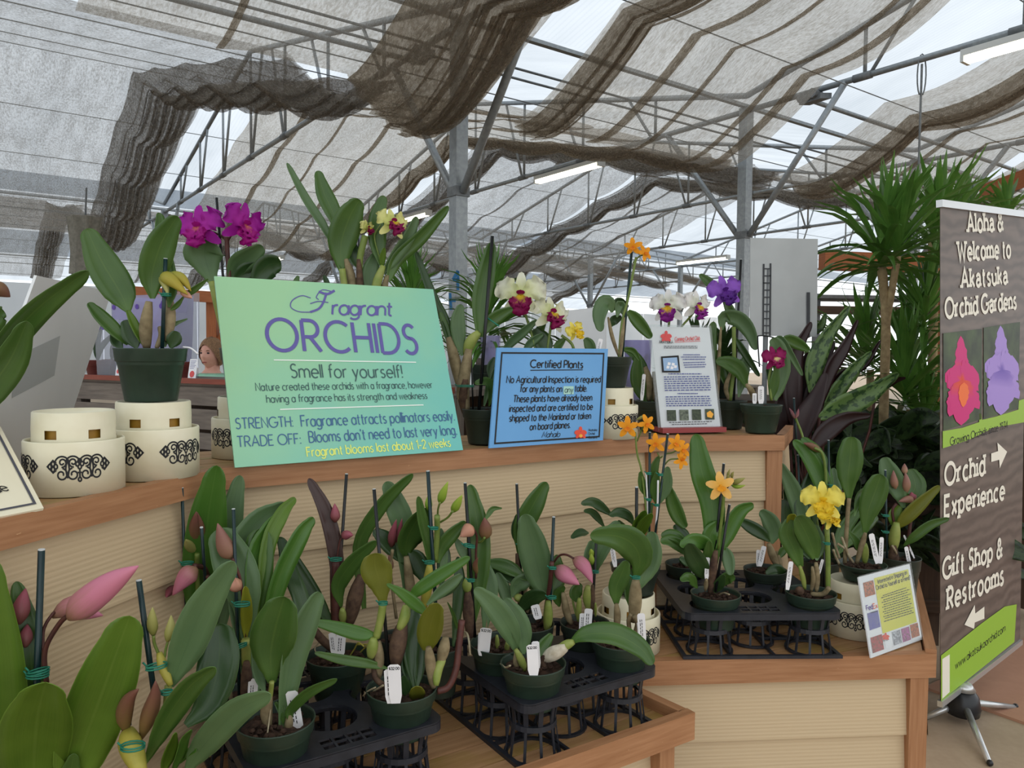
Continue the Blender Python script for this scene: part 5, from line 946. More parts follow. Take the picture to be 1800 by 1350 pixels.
p.bulb('bulb',[(1040,1450),(1060,1230),(1065,1020)],150,-.03); p.bulb('bulb',[(860,1560),(870,1400),(860,1270)],80,-.02); p.stem('bulb',[(1000,1560),(990,1450),(1020,1380)],50,-.02,name='root'); p.stem('bulb',[(1060,1570),(1080,1480),(1050,1400)],50,-.03,name='root'); p.tie((1070,990),80,-.05); p.tag((1120,1370),(1140,1690),80,-.06); p.tag((1105,1460),(1125,1680),60,-.055)
# --- pedestal and tall orange orchid
pedestal(1110,2.235,Z2,'cream pedestal at the left end of the right shelf',(38,-35))
p=Plant('tall orchid with clusters of orange star flowers on the cream pedestal',1117,992,Y=2.235,dia=.148,h=.0 or P(1117,992,2.235).z-(Z2+.1655),mt='pot_dk'); p.T=(940,850,6)
p.stake((1075,40),(1070,1000),34,-.05,'stakek',d0=0); p.leaf('deep',[(1050,440),(980,340),(880,310),(790,340)],110,-.06,.3,.3,'e'); p.leaf('deep',[(830,350),(700,250),(600,200),(490,215)],110,-.06,.3,.4,'e'); p.leaf('deep',[(740,470),(660,360),(590,300),(518,290)],80,-.06,.3,.4,'e'); p.leaf('deep',[(570,520),(480,520),(385,575)],85,-.06,.4,.3,'e'); p.leaf('deep',[(970,560),(940,470),(880,390)],60,-.04,.4,.3,'e'); p.stem('stem',[(850,900),(800,560),(740,460)],20,-.04,0)
p.leaf('lime',[(1060,620),(1080,450),(1165,285)],120,-.07,.3,.5,'s'); p.leaf('lime',[(1090,600),(1130,460),(1235,315)],120,-.09,.3,.4,'e'); p.tie((1085,590),80,-.08); p.stem('bulbgreen',[(1080,1000),(1075,620)],50,-.05,0); p.tag((810,640),(850,880),50,-.04)
p.T=(1040,720,4.5)
p.stem('stem',[(480,1300),(430,800),(395,490),(360,350),(345,180)],16,-.03,0); p.stake((460,180),(455,1250),20,-.02,d0=0); p.stake((602,192),(470,1250),20,-.02,d0=0); p.stem('tagw',[(500,1000),(520,760),(525,560)],16,-.03,name='sheath'); p.stem('tagw',[(445,1000),(440,700),(430,500)],14,-.02,name='sheath')
for q,sz,y,r in (((285,140),180,0,0),((435,110),150,25,20),((505,265),165,-10,10),((668,265),150,20,-15),((722,315),140,25,15),((712,405),130,30,170)): p.flower('star',q,sz,'pt_or','pt_or2',y,0,r,-.04)
p.bud('olive',[(355,80),(400,60),(420,55)],26,-.03); p.stem('stem',[(575,440),(620,395),(690,390)],12,-.03); p.stem('stem',[(590,350),(640,340),(680,315)],12,-.03); p.stem('stem',[(520,340),(540,380),(560,370)],12,-.03); p.stem('stem',[(360,250),(400,150),(420,110)],12,-.03)
p.leaf('mid',[(460,740),(470,600),(490,470),(530,370)],80,-.01,.3,.3,'e'); p.leaf('mid',[(445,700),(400,600),(385,490)],65,-.02,.3,.3,'e'); p.leaf('mid',[(510,750),(500,620),(520,490)],80,-.03,.2,.3,'e'); p.leaf('blue',[(540,740),(590,600),(600,450)],90,-.02,.2,.3,'e'); p.leaf('mid',[(600,560),(640,720),(690,850),(745,935)],120,.0,.2,.3,'e'); p.leaf('mid',[(470,900),(450,800),(480,740)],60,.0,.3,.3,'e'); p.tie((452,505),36,-.04); p.tie((545,515),36,-.04); p.tie((452,712),36,-.04); p.tie((515,755),36,-.04)
# --- right tray
ZC=.818
p=Plant('orchid with one apricot star flower and a tall upright leaf',1258,1042,z=ZC,dia=.145,h=.1); p.T=(1040,720,4.5)
p.leaf('bright',[(950,1300),(960,800),(870,480),(825,192)],200,.03,.1,.3,'s'); p.leaf('deep',[(930,1300),(920,1000),(925,760)],70,.02,.2,.3,'s'); p.stake((1045,428),(950,1430),22,.0,'stakek',d0=0); p.stake((1090,752),(980,1440),22,-.03,'stakek',d0=-.02); p.flower('star',(1020,605),245,'pt_apr','pt_or',8,0,8,-.05); p.stem('stem',[(1000,1100),(1030,850),(1045,680)],26,-.04)
for q in (((1085,545),(1080,510),(1095,468)),((1110,545),(1110,515),(1125,490)),((1095,560),(1075,540),(1080,515))): p.bud('olive',list(q),26,-.03)
p.bud('olive',[(1110,585),(1160,565),(1215,540)],44,-.04); p.bud('green',[(1105,600),(1160,610),(1218,598)],34,-.03); p.stem('stemred',[(1040,680),(1080,610),(1105,590)],12,-.03)
p.leaf('mid',[(760,1160),(700,1080),(620,1040),(545,1045)],110,-.02,.4,.3,'e'); p.leaf('mid',[(800,1180),(700,1030),(620,990),(550,1000)],90,.0,.4,.3,'e'); p.leaf('deep',[(780,1050),(720,990),(655,910)],100,.03,.2,.3,'e'); p.leaf('bright',[(960,1180),(900,1070),(800,1040),(700,1080)],130,-.05,(-.5,.2),.3,'e'); p.leaf('bright',[(950,1220),(1060,1000),(1160,810),(1280,748)],120,.0,.5,.4,'e'); p.leaf('bright',[(970,1150),(940,1000),(1010,890)],140,-.0,.2,.3,'e'); p.leaf('deep',[(900,1330),(860,1250),(800,1150),(765,1060)],155,-.07,0,.2,'s'); p.leaf('mid',[(890,1240),(920,1150),(930,1040)],90,-.04,.2,.3,'e'); p.leaf('blue',[(1050,1090),(1080,1180),(1100,1310)],100,-.03,.1,.3,'s')
p.T=(1160,930,6.0/1.2); p.leaf('mid',[(330,520),(260,430),(180,450)],90,-.05,.3,.3,'e'); p.leaf('mid',[(550,500),(590,430),(660,420)],110,-.03,.3,.3,'e'); p.leaf('deep',[(480,560),(520,480),(560,400)],90,-.04,.3,.3,'e')
p.bulb('bulbdark',[(440,560),(460,400),(490,190)],80,-.03); p.bulb('bulb',[(400,540),(410,440)],40,-.03); p.tag((420,250),(410,440),40,-.02); p.tag((290,330),(290,430),26,.0); p.stem('root',[(520,580),(560,560),(610,575)],14,-.06,name='root')
p=Plant('small leaved orchid in the rear left pot of the right tray',1204,990,z=ZC,dia=.13,h=.1,mt='pot_dk'); p.T=(1160,930,5); p.leaf('deep',[(220,320),(190,270),(170,255)],60,0,.2,.3); p.leaf('blue',[(260,330),(230,290),(175,255)],70,-.01,.2,.3)
p=Plant('two leaved orchid in the rear pot of the right tray against the corner post',1345,1000,z=ZC,dia=.138,h=.1,mt='pot_dk'); p.T=(1040,720,4.5)
p.leaf('deep',[(1410,1045),(1340,980),(1240,920),(1153,868)],105,-.02,.2,.3,'e'); p.leaf('blue',[(1425,1060),(1440,960),(1400,870),(1335,798)],140,.0,.1,.3,'e'); p.bulb('bulb',[(1470,1240),(1430,1150),(1400,1060)],66,-.01); p.bulb('bulb',[(1500,1260),(1480,1180),(1460,1120)],46,.01); p.leaf('mid',[(1480,1180),(1510,1120),(1540,1090)],60,.0,.2,.3); p.tag((1365,1080),(1330,1240),40,-.03); p.tag((1320,1110),(1318,1240),34,-.025); p.leaf('deep',[(1550,1350),(1470,1270),(1380,1300)],90,-.06,.3,.3)
p=Plant('orchid with the ruffled yellow flower at the front right of the tray',1425,1040,z=ZC,dia=.146,h=.1); p.T=(1150,700,2.7)
p.flower('catt',(800,495),205,'pt_yel','pt_yel2',5,-5,0,-.06); p.flower('catt',(838,585),105,'pt_yel','pt_yel2',25,-35,10,-.05); p.stem('stem',[(825,910),(825,780),(820,620)],24,-.02); p.leaf('mid',[(695,800),(660,710),(630,640),(650,570)],85,-.02,.1,.3,'s'); p.leaf('mid',[(765,760),(740,680),(700,600),(675,562)],100,-.05,.2,.3,'s'); p.leaf('sheath',[(640,620),(650,570),(668,552)],40,-.05,.3,.4,'e',name='leaf_tip',lab='pale lime curled leaf tip'); p.leaf('blue',[(770,770),(780,690),(765,600)],60,.02,.2,.3,'e')
p.bulb('bulbgreen',[(715,905),(705,850),(690,795)],26,-.02); p.bulb('bulb',[(770,915),(772,850),(768,780)],30,-.02); p.bulb('bulb',[(745,915),(755,860),(750,800)],22,-.03); p.bulb('bulbdark',[(690,925),(690,905)],44,-.03); p.stem('bulb',[(745,930),(800,930),(830,900)],24,-.04,name='root'); p.tag((650,775),(632,910),22,-.06); p.tag((800,765),(780,840),14,.0); p.stake((805,700),(805,900),9,.05,'stakek'); p.tie((822,690),26,-.03)
# pedestal with two oval leaved orchid
pedestal(1513,2.385,Z2,'cream pedestal behind the small yellow sign',(62,2,-55))
p=Plant('orchid with two broad oval leaves in the pot on the pedestal behind the yellow sign',1515,990,Y=2.385,dia=.148,h=P(1515,990,2.385).z-(Z2+.1655),mt='pot'); p.T=(1150,700,2.7)
p.leaf('mid',[(925,480),(920,380),(930,280),(938,183)],118,-.01,0,.2,'o'); p.stem('bulb',[(905,780),(915,600),(925,475)],20,-.01); p.leaf('mid',[(1000,640),(1015,540),(1050,440),(1078,362)],110,-.03,.1,.25,'o'); p.bulb('bulb',[(960,785),(985,700),(1002,640)],28,-.03); p.bulb('bulbgreen',[(1000,780),(1000,730),(1000,690)],36,-.02); p.leaf('mid',[(985,740),(960,680),(915,625)],40,.0,.3,.3,'l'); p.tag((1030,643),(1060,785),26,-.05); p.tag((1080,660),(1075,785),20,-.045); p.leaf('mid',[(950,560),(980,460),(1040,420)],40,.04,.4,.3)
for q in ([(880,760),(860,700),(845,640)],[(930,770),(910,720),(870,690)],[(945,780),(920,740),(890,660)],[(880,790),(860,750),(850,720)]): p.stem('root',q,12,-.03,name='root')
p=Plant('orchid with greyish brown buds and long leaf pointing right beside the banner',1582,978,Y=2.62,dia=.135,h=P(1582,978,2.62).z-Z2-.0,mt='pot_dk'); p.T=(1150,700,2.7)
p.stake((1097,342),(1105,790),11,-.03,d0=-.02); p.leaf('blue',[(1185,520),(1150,420),(1110,340),(1090,280)],95,.02,.1,.3,'e'); p.leaf('mid',[(1190,500),(1240,420),(1215,335)],90,.04,.2,.3,'e'); p.bud('tan',[(1145,430),(1138,390),(1135,342)],36,-.01); p.bud('tan',[(1195,450),(1197,400),(1192,352)],38,-.01); p.bud('tan',[(1190,360),(1188,335),(1188,310)],28,.02); p.bud('rose',[(1240,480),(1225,465),(1220,445)],36,.0); p.bud('tan',[(1230,480),(1200,480),(1160,490)],36,-.02); p.stem('stemred',[(1200,740),(1215,600),(1235,490)],16,.01); p.stem('stemred',[(1150,640),(1130,540),(1150,500)],14,.0)
p.leaf('olive',[(1150,620),(1190,570),(1260,500),(1355,415)],62,-.06,.3,.4,'e'); p.leaf('mid',[(1185,700),(1230,660),(1310,600),(1400,570)],44,-.07,.3,.4,'e'); p.bulb('bulbgreen',[(1135,720),(1140,660),(1150,590)],52,-.02); p.leaf('lime',[(1150,620),(1140,560),(1165,510)],60,.0,.3,.3); p.bulb('bulbdark',[(1125,790),(1135,760),(1135,700)],50,-.02); p.stem('root',[(1140,780),(1150,740),(1130,700)],10,-.05,name='root'); p.tag((1195,705),(1215,800),18,-.05); p.tag((1185,650),(1235,760),9,.0); p.tie((1100,557),28,-.04); p.tie((1100,635),28,-.04)
p=Plant('dark leaved orchid with arched brown bud stalk behind the ruffled yellow flower',1443,985,z=.80,dia=.125,h=.152,mt='pot_dk'); p.T=(1150,700,2.7)
p.leaf('blue',[(760,760),(700,560),(650,420),(590,305)],80,.0,.2,.3,'e'); p.leaf('bright',[(830,560),(800,420),(740,290),(660,200)],85,-.0,.4,.3,'e'); p.leaf('bright',[(840,540),(810,380),(760,260),(700,188)],75,.05,.4,.3,'e'); p.leaf('deep',[(740,760),(640,640),(620,500),(690,420)],110,.02,.1,.3,'e'); p.leaf('deep',[(760,740),(720,560),(740,440),(760,335)],110,.03,.1,.3,'e'); p.leaf('blue',[(830,600),(860,480),(850,330)],60,.04,.2,.3); p.leaf('mid',[(860,760),(900,620),(1000,500)],60,.06,.3,.3); p.leaf('mid',[(870,740),(1000,600),(1060,560)],60,.08,.3,.3)
p.stem('stem',[(815,700),(815,400),(800,270),(760,235)],14,-.02); p.bud('brown',[(790,255),(750,228),(708,212)],34,-.02); p.stake((827,200),(835,780),11,.0); p.stake((682,270),(700,760),11,.02); p.stake((663,0),(680,300),10,.12) ; p.tie((845,415),30,-.02)
p.bud('rose',[(665,95),(655,70),(640,45)],16,.12); p.bud('rose',[(670,95),(680,75),(685,50)],16,.12); p.stem('stem',[(800,760),(720,250),(670,90)],12,.12,.02)
# ================================================================== ORCHIDS AND PEDESTALS ON THE UPPER TIER
pedestal(130,1.515,ZT-.002,'empty cream pedestal nearest the left edge',(5,-78),.955); tb=pedestal(270,1.70,ZT-.002,'cream pedestal under the green pot left of the fragrance sign',(-48,42)); tc=pedestal(434,2.03,ZT-.002,'cream pedestal half hidden behind the left edge of the green sign',(-40,45),.95); tg=pedestal(1072,2.55,ZT-.002,'cream pedestal beside the blue sign under the square pot',(30,-42,75))
p=Plant('orchid at the left edge with two long leaves and a brown bud tip',-92,705,Y=1.42,dia=.14,h=P(-92,705,1.42).z-ZT)
p.leaf('mid',[(-50,760),(-10,640),(60,550),(155,476)],44,-.03,.4,.35,'s'); p.leaf('mid',[(-60,760),(-20,690),(20,630),(48,565)],56,-.06,.2,.3,'e'); p.leaf('mid',[(-80,760),(-60,640),(-10,560),(8,548)],40,.03,.2,.3,'e'); p.bud('brown',[(-18,508),(0,510),(18,522)],30,.02); p.stem('stemred',[(-62,720),(-50,560),(-18,508)],7,.0)
p=Plant('orchid in the big green pot on a cream pedestal left of the fragrance sign',265,612,Y=1.70,dia=.152,h=P(265,612,1.7).z-tb.z,mt='pot')
p.leaf('mid',[(226,548),(212,515),(180,462),(152,402)],58,-.01,0,.3,'e'); p.leaf('bulbx' if 0 else 'lime',[(255,610),(238,575),(224,545)],15,-.01,.3,.4,'s',name='leaf_stalk'); p.leaf('mid',[(268,525),(268,480),(285,425),(312,380)],52,-.02,.1,.3,'e'); p.leaf('mid',[(290,480),(284,420),(280,374)],24,.03,.5,.4,'e'); p.leaf('mid',[(224,606),(205,585),(175,555),(155,532)],24,-.02,.4,.4,'e'); p.leaf('deep',[(240,612),(232,590),(218,563)],32,.0,.1,.2,'e'); p.leaf('deep',[(300,612),(306,596),(310,582)],26,.0,.1,.2,'e'); p.leaf('deep',[(215,612),(205,600),(200,580)],20,.02,.1,.2,'e')
p.leaf('mid',[(297,540),(300,500),(296,440)],22,.03,.2,.3,'e'); p.bulb('bulb',[(258,612),(256,578),(262,530)],23,-.01); p.bulb('bulb',[(294,600),(299,560),(298,522)],20,.02); p.bulb('bulb',[(275,612),(285,590),(280,575)],13,.02); p.stake((291,455),(285,615),7,-.01); p.tie((292,518),16,-.02)
p.bud('yel',[(284,486),(300,492),(330,518)],24,-.03); p.bud('yel',[(298,480),(320,490),(336,512)],18,-.01); p.bud('olive',[(280,488),(290,500),(296,520)],13,-.02); p.bud('orange_tip' if 0 else 'peach',[(318,512),(328,518),(338,524)],12,-.03); p.leaf('mid',[(322,522),(345,506),(366,490)],11,-.0,.3,.4,'l'); p.leaf('mid',[(300,545),(312,535),(324,520)],9,.0,.3,.4,'l'); p.leaf('blue',[(290,610),(300,575),(330,560)],10,.03,.3,.4,'l'); p.stem('tagw',[(322,610),(335,612),(348,622)],3,-.02,name='root')
p=Plant('orchid with two big frilled magenta blooms above the green sign',434,612,Y=2.06,dia=.14,h=P(434,612,2.06).z-tc.z); p.T=(300,250,3.6)
p.stake((290,350),(360,1200),17,.0,'stakek',d0=0); p.stem('stemred',[(370,1290),(370,900),(360,700),(355,600)],30,-.01,0); p.leaf('blue',[(270,900),(225,760),(215,690),(240,620)],250,-.02,.0,.35,'o'); p.stem('bulbgreen',[(360,1290),(310,1100),(260,880)],44,-.01); p.leaf('blue',[(370,880),(420,780),(500,720),(580,655)],150,-.0,.4,.4,'e'); p.leaf('deep',[(400,880),(480,820),(560,780)],120,.02,.2,.3,'e'); p.leaf('deep',[(540,1000),(560,860),(620,780),(700,765)],150,.02,.3,.3,'o'); p.leaf('mid',[(790,1000),(790,900),(808,845)],40,.02,.3,.3,'e')
p.flower('catt',(185,550),320,'pt_mag','lip_mag',-28,-12,8,-.03); p.flower('catt',(455,530),310,'pt_mag','lip_mag',38,-5,-12,-.02); p.stem('stemred',[(355,640),(330,600),(250,560)],14,-.0); p.stem('stemred',[(355,640),(400,560),(440,530)],14,.0)
p=Plant('orchid with pale yellow bloom and crimson lip behind the green sign centre',640,600,Y=2.28,dia=.15,h=P(640,600,2.28).z-ZT,mt='pot_dk'); p.T=(300,250,3.6)
p.leaf('blue',[(1020,640),(960,520),(850,350),(735,130)],56,.0,.3,.4,'s'); p.leaf('mid',[(1075,600),(1030,450),(970,320),(930,180)],110,.03,.1,.3,'e'); p.leaf('mid',[(1080,820),(1080,640),(1130,480),(1195,362)],190,-.03,.05,.25,'e'); p.stem('bulbgreen',[(1120,1250),(1110,1000),(1085,800)],42,-.02); p.leaf('mid',[(1085,800),(1050,690),(1015,600)],46,.0,.4,.3,'l'); p.bulb('bulb',[(1170,1250),(1150,900),(1110,740)],60,.0); p.bulb('bulbdark',[(1210,1250),(1200,950),(1190,740)],50,-.01); p.leaf('deep',[(1190,800),(1160,720),(1140,620)],90,.02,.2,.3,'e')
p.stem('stem',[(1195,800),(1200,720),(1232,590)],42,-.01); p.flower('catt',(1238,545),110,'pt_yelgr','lip_crim',40,-10,0,-.02); p.stake((1188,560),(1200,1200),8,.02,'stakek'); p.leaf('mid',[(1330,780),(1310,640),(1310,480),(1350,338)],118,.02,0,.25,'e'); p.flower('catt',(1400,520),225,'pt_yelgr','lip_crim',30,-25,-5,-.04); p.leaf('blue',[(1345,830),(1420,720),(1500,600),(1558,470)],80,.0,.4,.4,'s'); p.leaf('mid',[(1375,880),(1430,740),(1580,600),(1758,404)],90,.02,.4,.35,'s'); p.leaf('lime',[(1340,800),(1340,730),(1352,668)],40,-.02,.3,.3,'e'); p.bulb('bulbgreen',[(1290,1150),(1300,920),(1345,780)],62,-.01); p.bulb('bulb',[(1350,1150),(1350,950),(1370,840)],46,.0); p.leaf('blue',[(1275,960),(1260,840),(1300,700)],110,.03,.1,.2,'e'); p.leaf('deep',[(1010,930),(985,880),(970,842)],34,.02,.2,.3,'e')
p.stem('stem',[(1330,760),(1290,600),(1330,520)],10,.0)
p=Plant('orchid with one very tall leaf and dark stake between the green and blue signs',852,718,Y=2.33,dia=.14,h=P(852,718,2.33).z-ZT,mt='pot_dk'); p.T=(750,400,3.375)
p.stake((390,50),(310,1090),20,-.01,'stakek',d0=-.03); p.leaf('mid',[(315,650),(320,450),(350,280),(388,88)],115,-.0,.1,.35,'s'); p.bulb('bulb',[(235,1090),(215,960),(250,720)],80,-.02); p.bulb('bulbgreen',[(235,760),(260,680),(310,620)],70,-.02,'stem_top'); p.leaf('mid',[(330,650),(370,570),(430,520),(510,480)],80,.02,.3,.3,'e'); p.leaf('blue',[(210,760),(190,650),(185,540),(205,455)],90,-.0,.1,.3,'e'); p.bulb('bulb',[(215,1000),(170,800),(130,650)],70,.0); p.bulb('bulbdark',[(225,1100),(215,1000),(230,900)],60,-.03); p.leaf('deep',[(150,720),(110,560),(40,420),(-70,130)],60,.03,.3,.3,'s'); p.leaf('mid',[(140,700),(120,620),(80,500)],50,.01,.3,.3,'e'); p.leaf('mid',[(370,1060),(385,960),(350,915),(285,925)],56,-.03,.4,.4,'e'); p.leaf('deep',[(375,900),(380,830),(405,770)],50,.03,.2,.3,'e'); p.leaf('blue',[(340,1060),(380,900),(430,800)],40,.02,.3,.3,'l'); p.stem('tie',[(345,525),(430,585)],9,-.03,name='tie_wire'); p.tie((230,940),100,-.05); p.stake((265,760),(275,1080),10,.0,'stakek')
p=Plant('orchid with large white blooms and magenta lips behind the blue sign',950,670,Y=2.46,dia=.15,h=P(950,670,2.46).z-ZT,mt='pot_dk'); p.T=(750,400,3.375)
p.flower('catt',(560,410),300,'pt_cream','lip_crim',-5,-8,0,-.03,None,1.05); p.flower('catt',(735,520),255,'pt_cream','lip_crim',35,-20,-12,-.0); p.flower('catt',(880,615),125,'pt_yel','pt_yel2',30,0,30,-.02); p.leaf('blue',[(440,760),(500,680),(570,620),(650,550)],56,-.02,.4,.4,'s'); p.leaf('blue',[(570,740),(620,680),(690,630)],50,-.0,.4,.4,'e'); p.leaf('deep',[(720,760),(690,680),(640,600)],110,.02,.2,.2,'e'); p.stem('stem',[(880,760),(860,690),(800,640)],18,-.01); p.stem('stem',[(690,950),(640,700),(575,480)],16,.01); p.stem('stem',[(690,950),(720,700),(740,560)],16,.02); p.leaf('mid',[(670,760),(660,640),(700,560)],60,.05,.2,.3,'e'); p.leaf('mid',[(760,760),(780,700),(820,660)],50,.03,.2,.3,'e')
p=Plant('tall orchid with two orange star blooms in the square dark pot',1072,627,Y=2.55,dia=.147,h=P(1072,627,2.55).z-tg.z,mt='pot_dk'); p.T=(1000,400,3.553)
p.stake((392,150),(330,830),17,-.0,d0=0); p.stem('stem',[(310,830),(330,600),(370,440),(420,185)],16,-.01); p.flower('star',(400,118),120,'pt_or','pt_or2',-10,0,0,-.03); p.flower('star',(475,158),112,'pt_or','pt_or2',35,-20,20,-.02); p.stem('stem',[(400,220),(440,180),(470,170)],10,-.01)
p.leaf('blue',[(270,530),(255,475),(215,480),(190,560),(200,650)],100,-.04,.2,.3,'e'); p.leaf('blue',[(300,560),(320,480),(360,560)],60,.0,.3,.3,'e'); p.leaf('deep',[(275,520),(310,465),(370,500)],60,.03,.3,.3,'e'); p.leaf('deep',[(260,620),(280,580),(330,560)],60,.03,.3,.3,'e'); p.leaf('mid',[(370,520),(410,560),(460,620),(515,690)],80,.01,.1,.3,'s'); p.bulb('bulb',[(310,800),(270,680),(245,560)],26,-.02); p.bulb('bulb',[(320,820),(330,680),(345,560)],34,-.0); p.tag((200,695),(180,790),26,-.08); p.leaf('mid',[(150,830),(130,740),(100,690)],70,.0,.2,.3,'e'); p.leaf('mid',[(330,760),(400,770),(440,830)],40,.0,.3,.3)
p=Plant('white orchid pair with purple lips rising behind the club leaflet',1152,704,Y=2.76,dia=.15,h=P(1152,704,2.76).z-ZT,mt='pot_dk'); p.T=(1000,400,3.553)
p.flower('catt',(620,500),235,'pt_white','lip_pur',-8,-5,0,-.02); p.flower('catt',(795,495),215,'pt_white','lip_pur',42,-8,-8,.0); p.stem('stem',[(560,1100),(600,800),(630,560)],16,.02); p.stem('stem',[(560,1100),(660,700),(780,530)],14,.03); p.leaf('mid',[(470,1100),(430,950),(430,800)],95,-.02,.1,.3,'e'); p.leaf('mid',[(480,1100),(470,900),(400,790),(340,755)],60,.0,.3,.3,'s'); p.bulb('bulb',[(500,1080),(500,960),(475,870)],50,-.02); p.tag((470,915),(455,1080),22,-.05); p.stake((575,560),(580,1100),10,.03,'stakek'); p.leaf('mid',[(520,1090),(580,900),(640,760)],80,.05,.2,.3,'e'); p.bulb('bulb',[(530,1080),(540,980),(530,900)],40,-.01)
p=Plant('orchid with lavender bloom and arched grey leaf right of the leaflet',1283,704,Y=2.86,dia=.125,h=P(1283,704,2.86).z-ZT,mt='pot_dk'); p.T=(1000,400,3.553)
p.flower('catt',(975,405),225,'pt_lav','lip_lav',15,-12,12,-.05); p.stake((1075,200),(1030,1080),15,.02,'stakek',d0=.0); p.leaf('mid',[(930,410),(880,350),(815,293)],58,.0,.3,.4,'e'); p.leaf('mid',[(1040,620),(1010,530),(970,450)],60,-.02,.3,.3,'s'); p.leaf('blue',[(955,640),(965,560),(1060,570),(1130,650),(1170,765)],100,-.03,.3,.3,'e',d0=.0); p.leaf('mid',[(900,1080),(880,900),(880,720),(905,588)],90,.0,.2,.3,'e'); p.stem('stem',[(1005,1080),(1030,860),(1030,620)],26,-.01); p.bulb('bulb',[(930,1080),(935,860),(950,620)],24,-.02); p.leaf('mid',[(1110,1000),(1070,900),(1000,850),(918,832)],100,-.05,.2,.3,'e',d0=-.03); p.leaf('mid',[(1020,1060),(960,900),(930,800)],60,.03,.3,.3,'e'); p.bulb('bulb',[(1000,1080),(980,1000),(1010,900)],30,-.01); p.leaf('blue',[(1060,1060),(1090,900),(1110,780)],70,.02,.2,.3,'e'); p.leaf('deep',[(1040,690),(1090,770),(1190,930)],46,-.02,.3,.3,'s')
p=Plant('orchid with one wine red bloom at the right end of the upper tier',1338,711,Y=2.72,dia=.146,h=P(1338,711,2.72).z-ZT,mt='pot'); p.T=(1000,400,3.553)
p.flower('catt',(1285,820),165,'pt_wine','lip_wine',20,-10,10,-.04); p.leaf('blue',[(1290,1080),(1330,900),(1300,750),(1270,690)],110,-.01,.1,.3,'e'); p.leaf('blue',[(1290,690),(1330,700),(1390,800),(1460,925)],46,-.02,.3,.4,'s'); p.leaf('mid',[(1310,715),(1370,700),(1440,730),(1502,770)],76,-.0,.2,.3,'e'); p.leaf('mid',[(1260,1080),(1280,980),(1300,860)],60,-.02,.2,.3,'e'); p.leaf('mid',[(1290,1080),(1320,1000),(1350,930)],50,.02,.3,.3,'e'); p.leaf('deep',[(1270,1080),(1270,950),(1240,880)],60,.03,.2,.3,'e'); p.bulb('bulb',[(1165,1090),(1140,1020),(1110,980)],40,-.03); p.stem('stem',[(1265,1080),(1250,950),(1270,850)],18,-.01); p.tag((1200,990),(1200,1100),36,-.05); p.tag((1160,1035),(1160,1100),26,-.045)
p.stem('stakek',[(1190,870),(1180,700),(1190,676),(1250,680),(1300,695)],9,.0,name='wire_handle')
# ================================================================== BACKGROUND
def vboard(name,a,b_,z0,z1,mt,par,th=.02):
    b=MB(); board(b,a,b_,th,z0,z1); return b.build(name,M[mt],par)
# rustic crate bench behind
a=Vector((-2.62,4.55)); c=Vector((-.25,3.3)); e=(c-a).normalized(); n=Vector((-e.y,e.x)); L=(c-a).length
t=thing('rustic_bench',(-1.4,4.1,0),'weathered grey plank bench with red brown top rail behind the signs','bench')
b=MB(); planks(b,[a-n*.0,c-n*.0,c+n*.55,a+n*.55],1.345,math.atan2(e.y,e.x),.1,.008,.03); b.build('top',M['grey_wood'],t)
b=MB(); board(b,a-n*.02,c-n*.02,.03,1.335,1.362); b.build('top_rail',M['red_wood'],t)
for i in range(9):
    z=1.325-.125*i; vboard('plank',a,c,max(0,z-.105 if i<2 else z-.085),z,'grey_wood',t)
for k in (0,.25,.5,.75,1): q=a+e*(L-.06)*k+n*.025; b=MB(); b.box(V2(q,0),(e.x*.06,e.y*.06,0),(n.x*.06,n.y*.06,0),(0,0,1.31)); b.build('post',M['grey_wood'],t)
b=MB(); board(b,a+n*.5,c+n*.5,.02,0,1.3); b.build('back_board',M['dark_wood'],t)
def onbench(px,d=.12):   # point on the bench top near its front edge
    dr=ray(px,650); dr2=Vector((dr.x,dr.y)); o=a+n*d; 
    k=(o.x*e.y-o.y*e.x)/(dr2.x*e.y-dr2.y*e.x); q=dr2*k; return Vector((q.x,q.y,1.346))
# clear lilac sleeves, pots and cards on the crate bench
def sleeve(px,w,h,lab,d=.2,depth=.2,mt='lilac'):
    q=onbench(px,d); W=w*q.y/F/2; D=depth/2; zz=(h)*q.y/F; t=thing('plastic_sleeve',q,lab,'plastic sleeve','clear plastic sleeves'); b=MB(); E3=Vector((e.x,e.y,0)); N3=Vector((n.x,n.y,0))
    def ring(z,k): return [q+E3*(x*W*k)+N3*(y*D*k)+ZU*z for x,y in ((-1,-.7),(-.8,-1),(.8,-1),(1,-.7),(1,.7),(.8,1),(-.8,1),(-1,.7))]
    rs_=[ring(0,.9),ring(zz*.5,.97),ring(zz,1.0)]; vs=sum(rs_,[]); b.add(vs,[(j*8+i,j*8+(i+1)%8,j*8+8+(i+1)%8,j*8+8+i) for j in range(2) for i in range(8)]); b.build('film',M[mt],t)
    b=MB()
    for i in range(5):
        cx=q+E3*(W*(-.75+.375*i))-N3*(D+.003)+ZU*(zz*.86); b.disc(cx,.016,12,-N3,E3)
    b.build('vent_dot',M['viol'],t); return q
sleeve(268,165,140,'wide clear lilac plastic sleeve behind the green pot on the left',.35); sleeve(205,62,100,'small clear plastic sleeve at the left end of the rustic bench',.16,.16,'clear'); sleeve(320,26,150,'narrow clear sleeve near the woman',.3,.2,'clear')
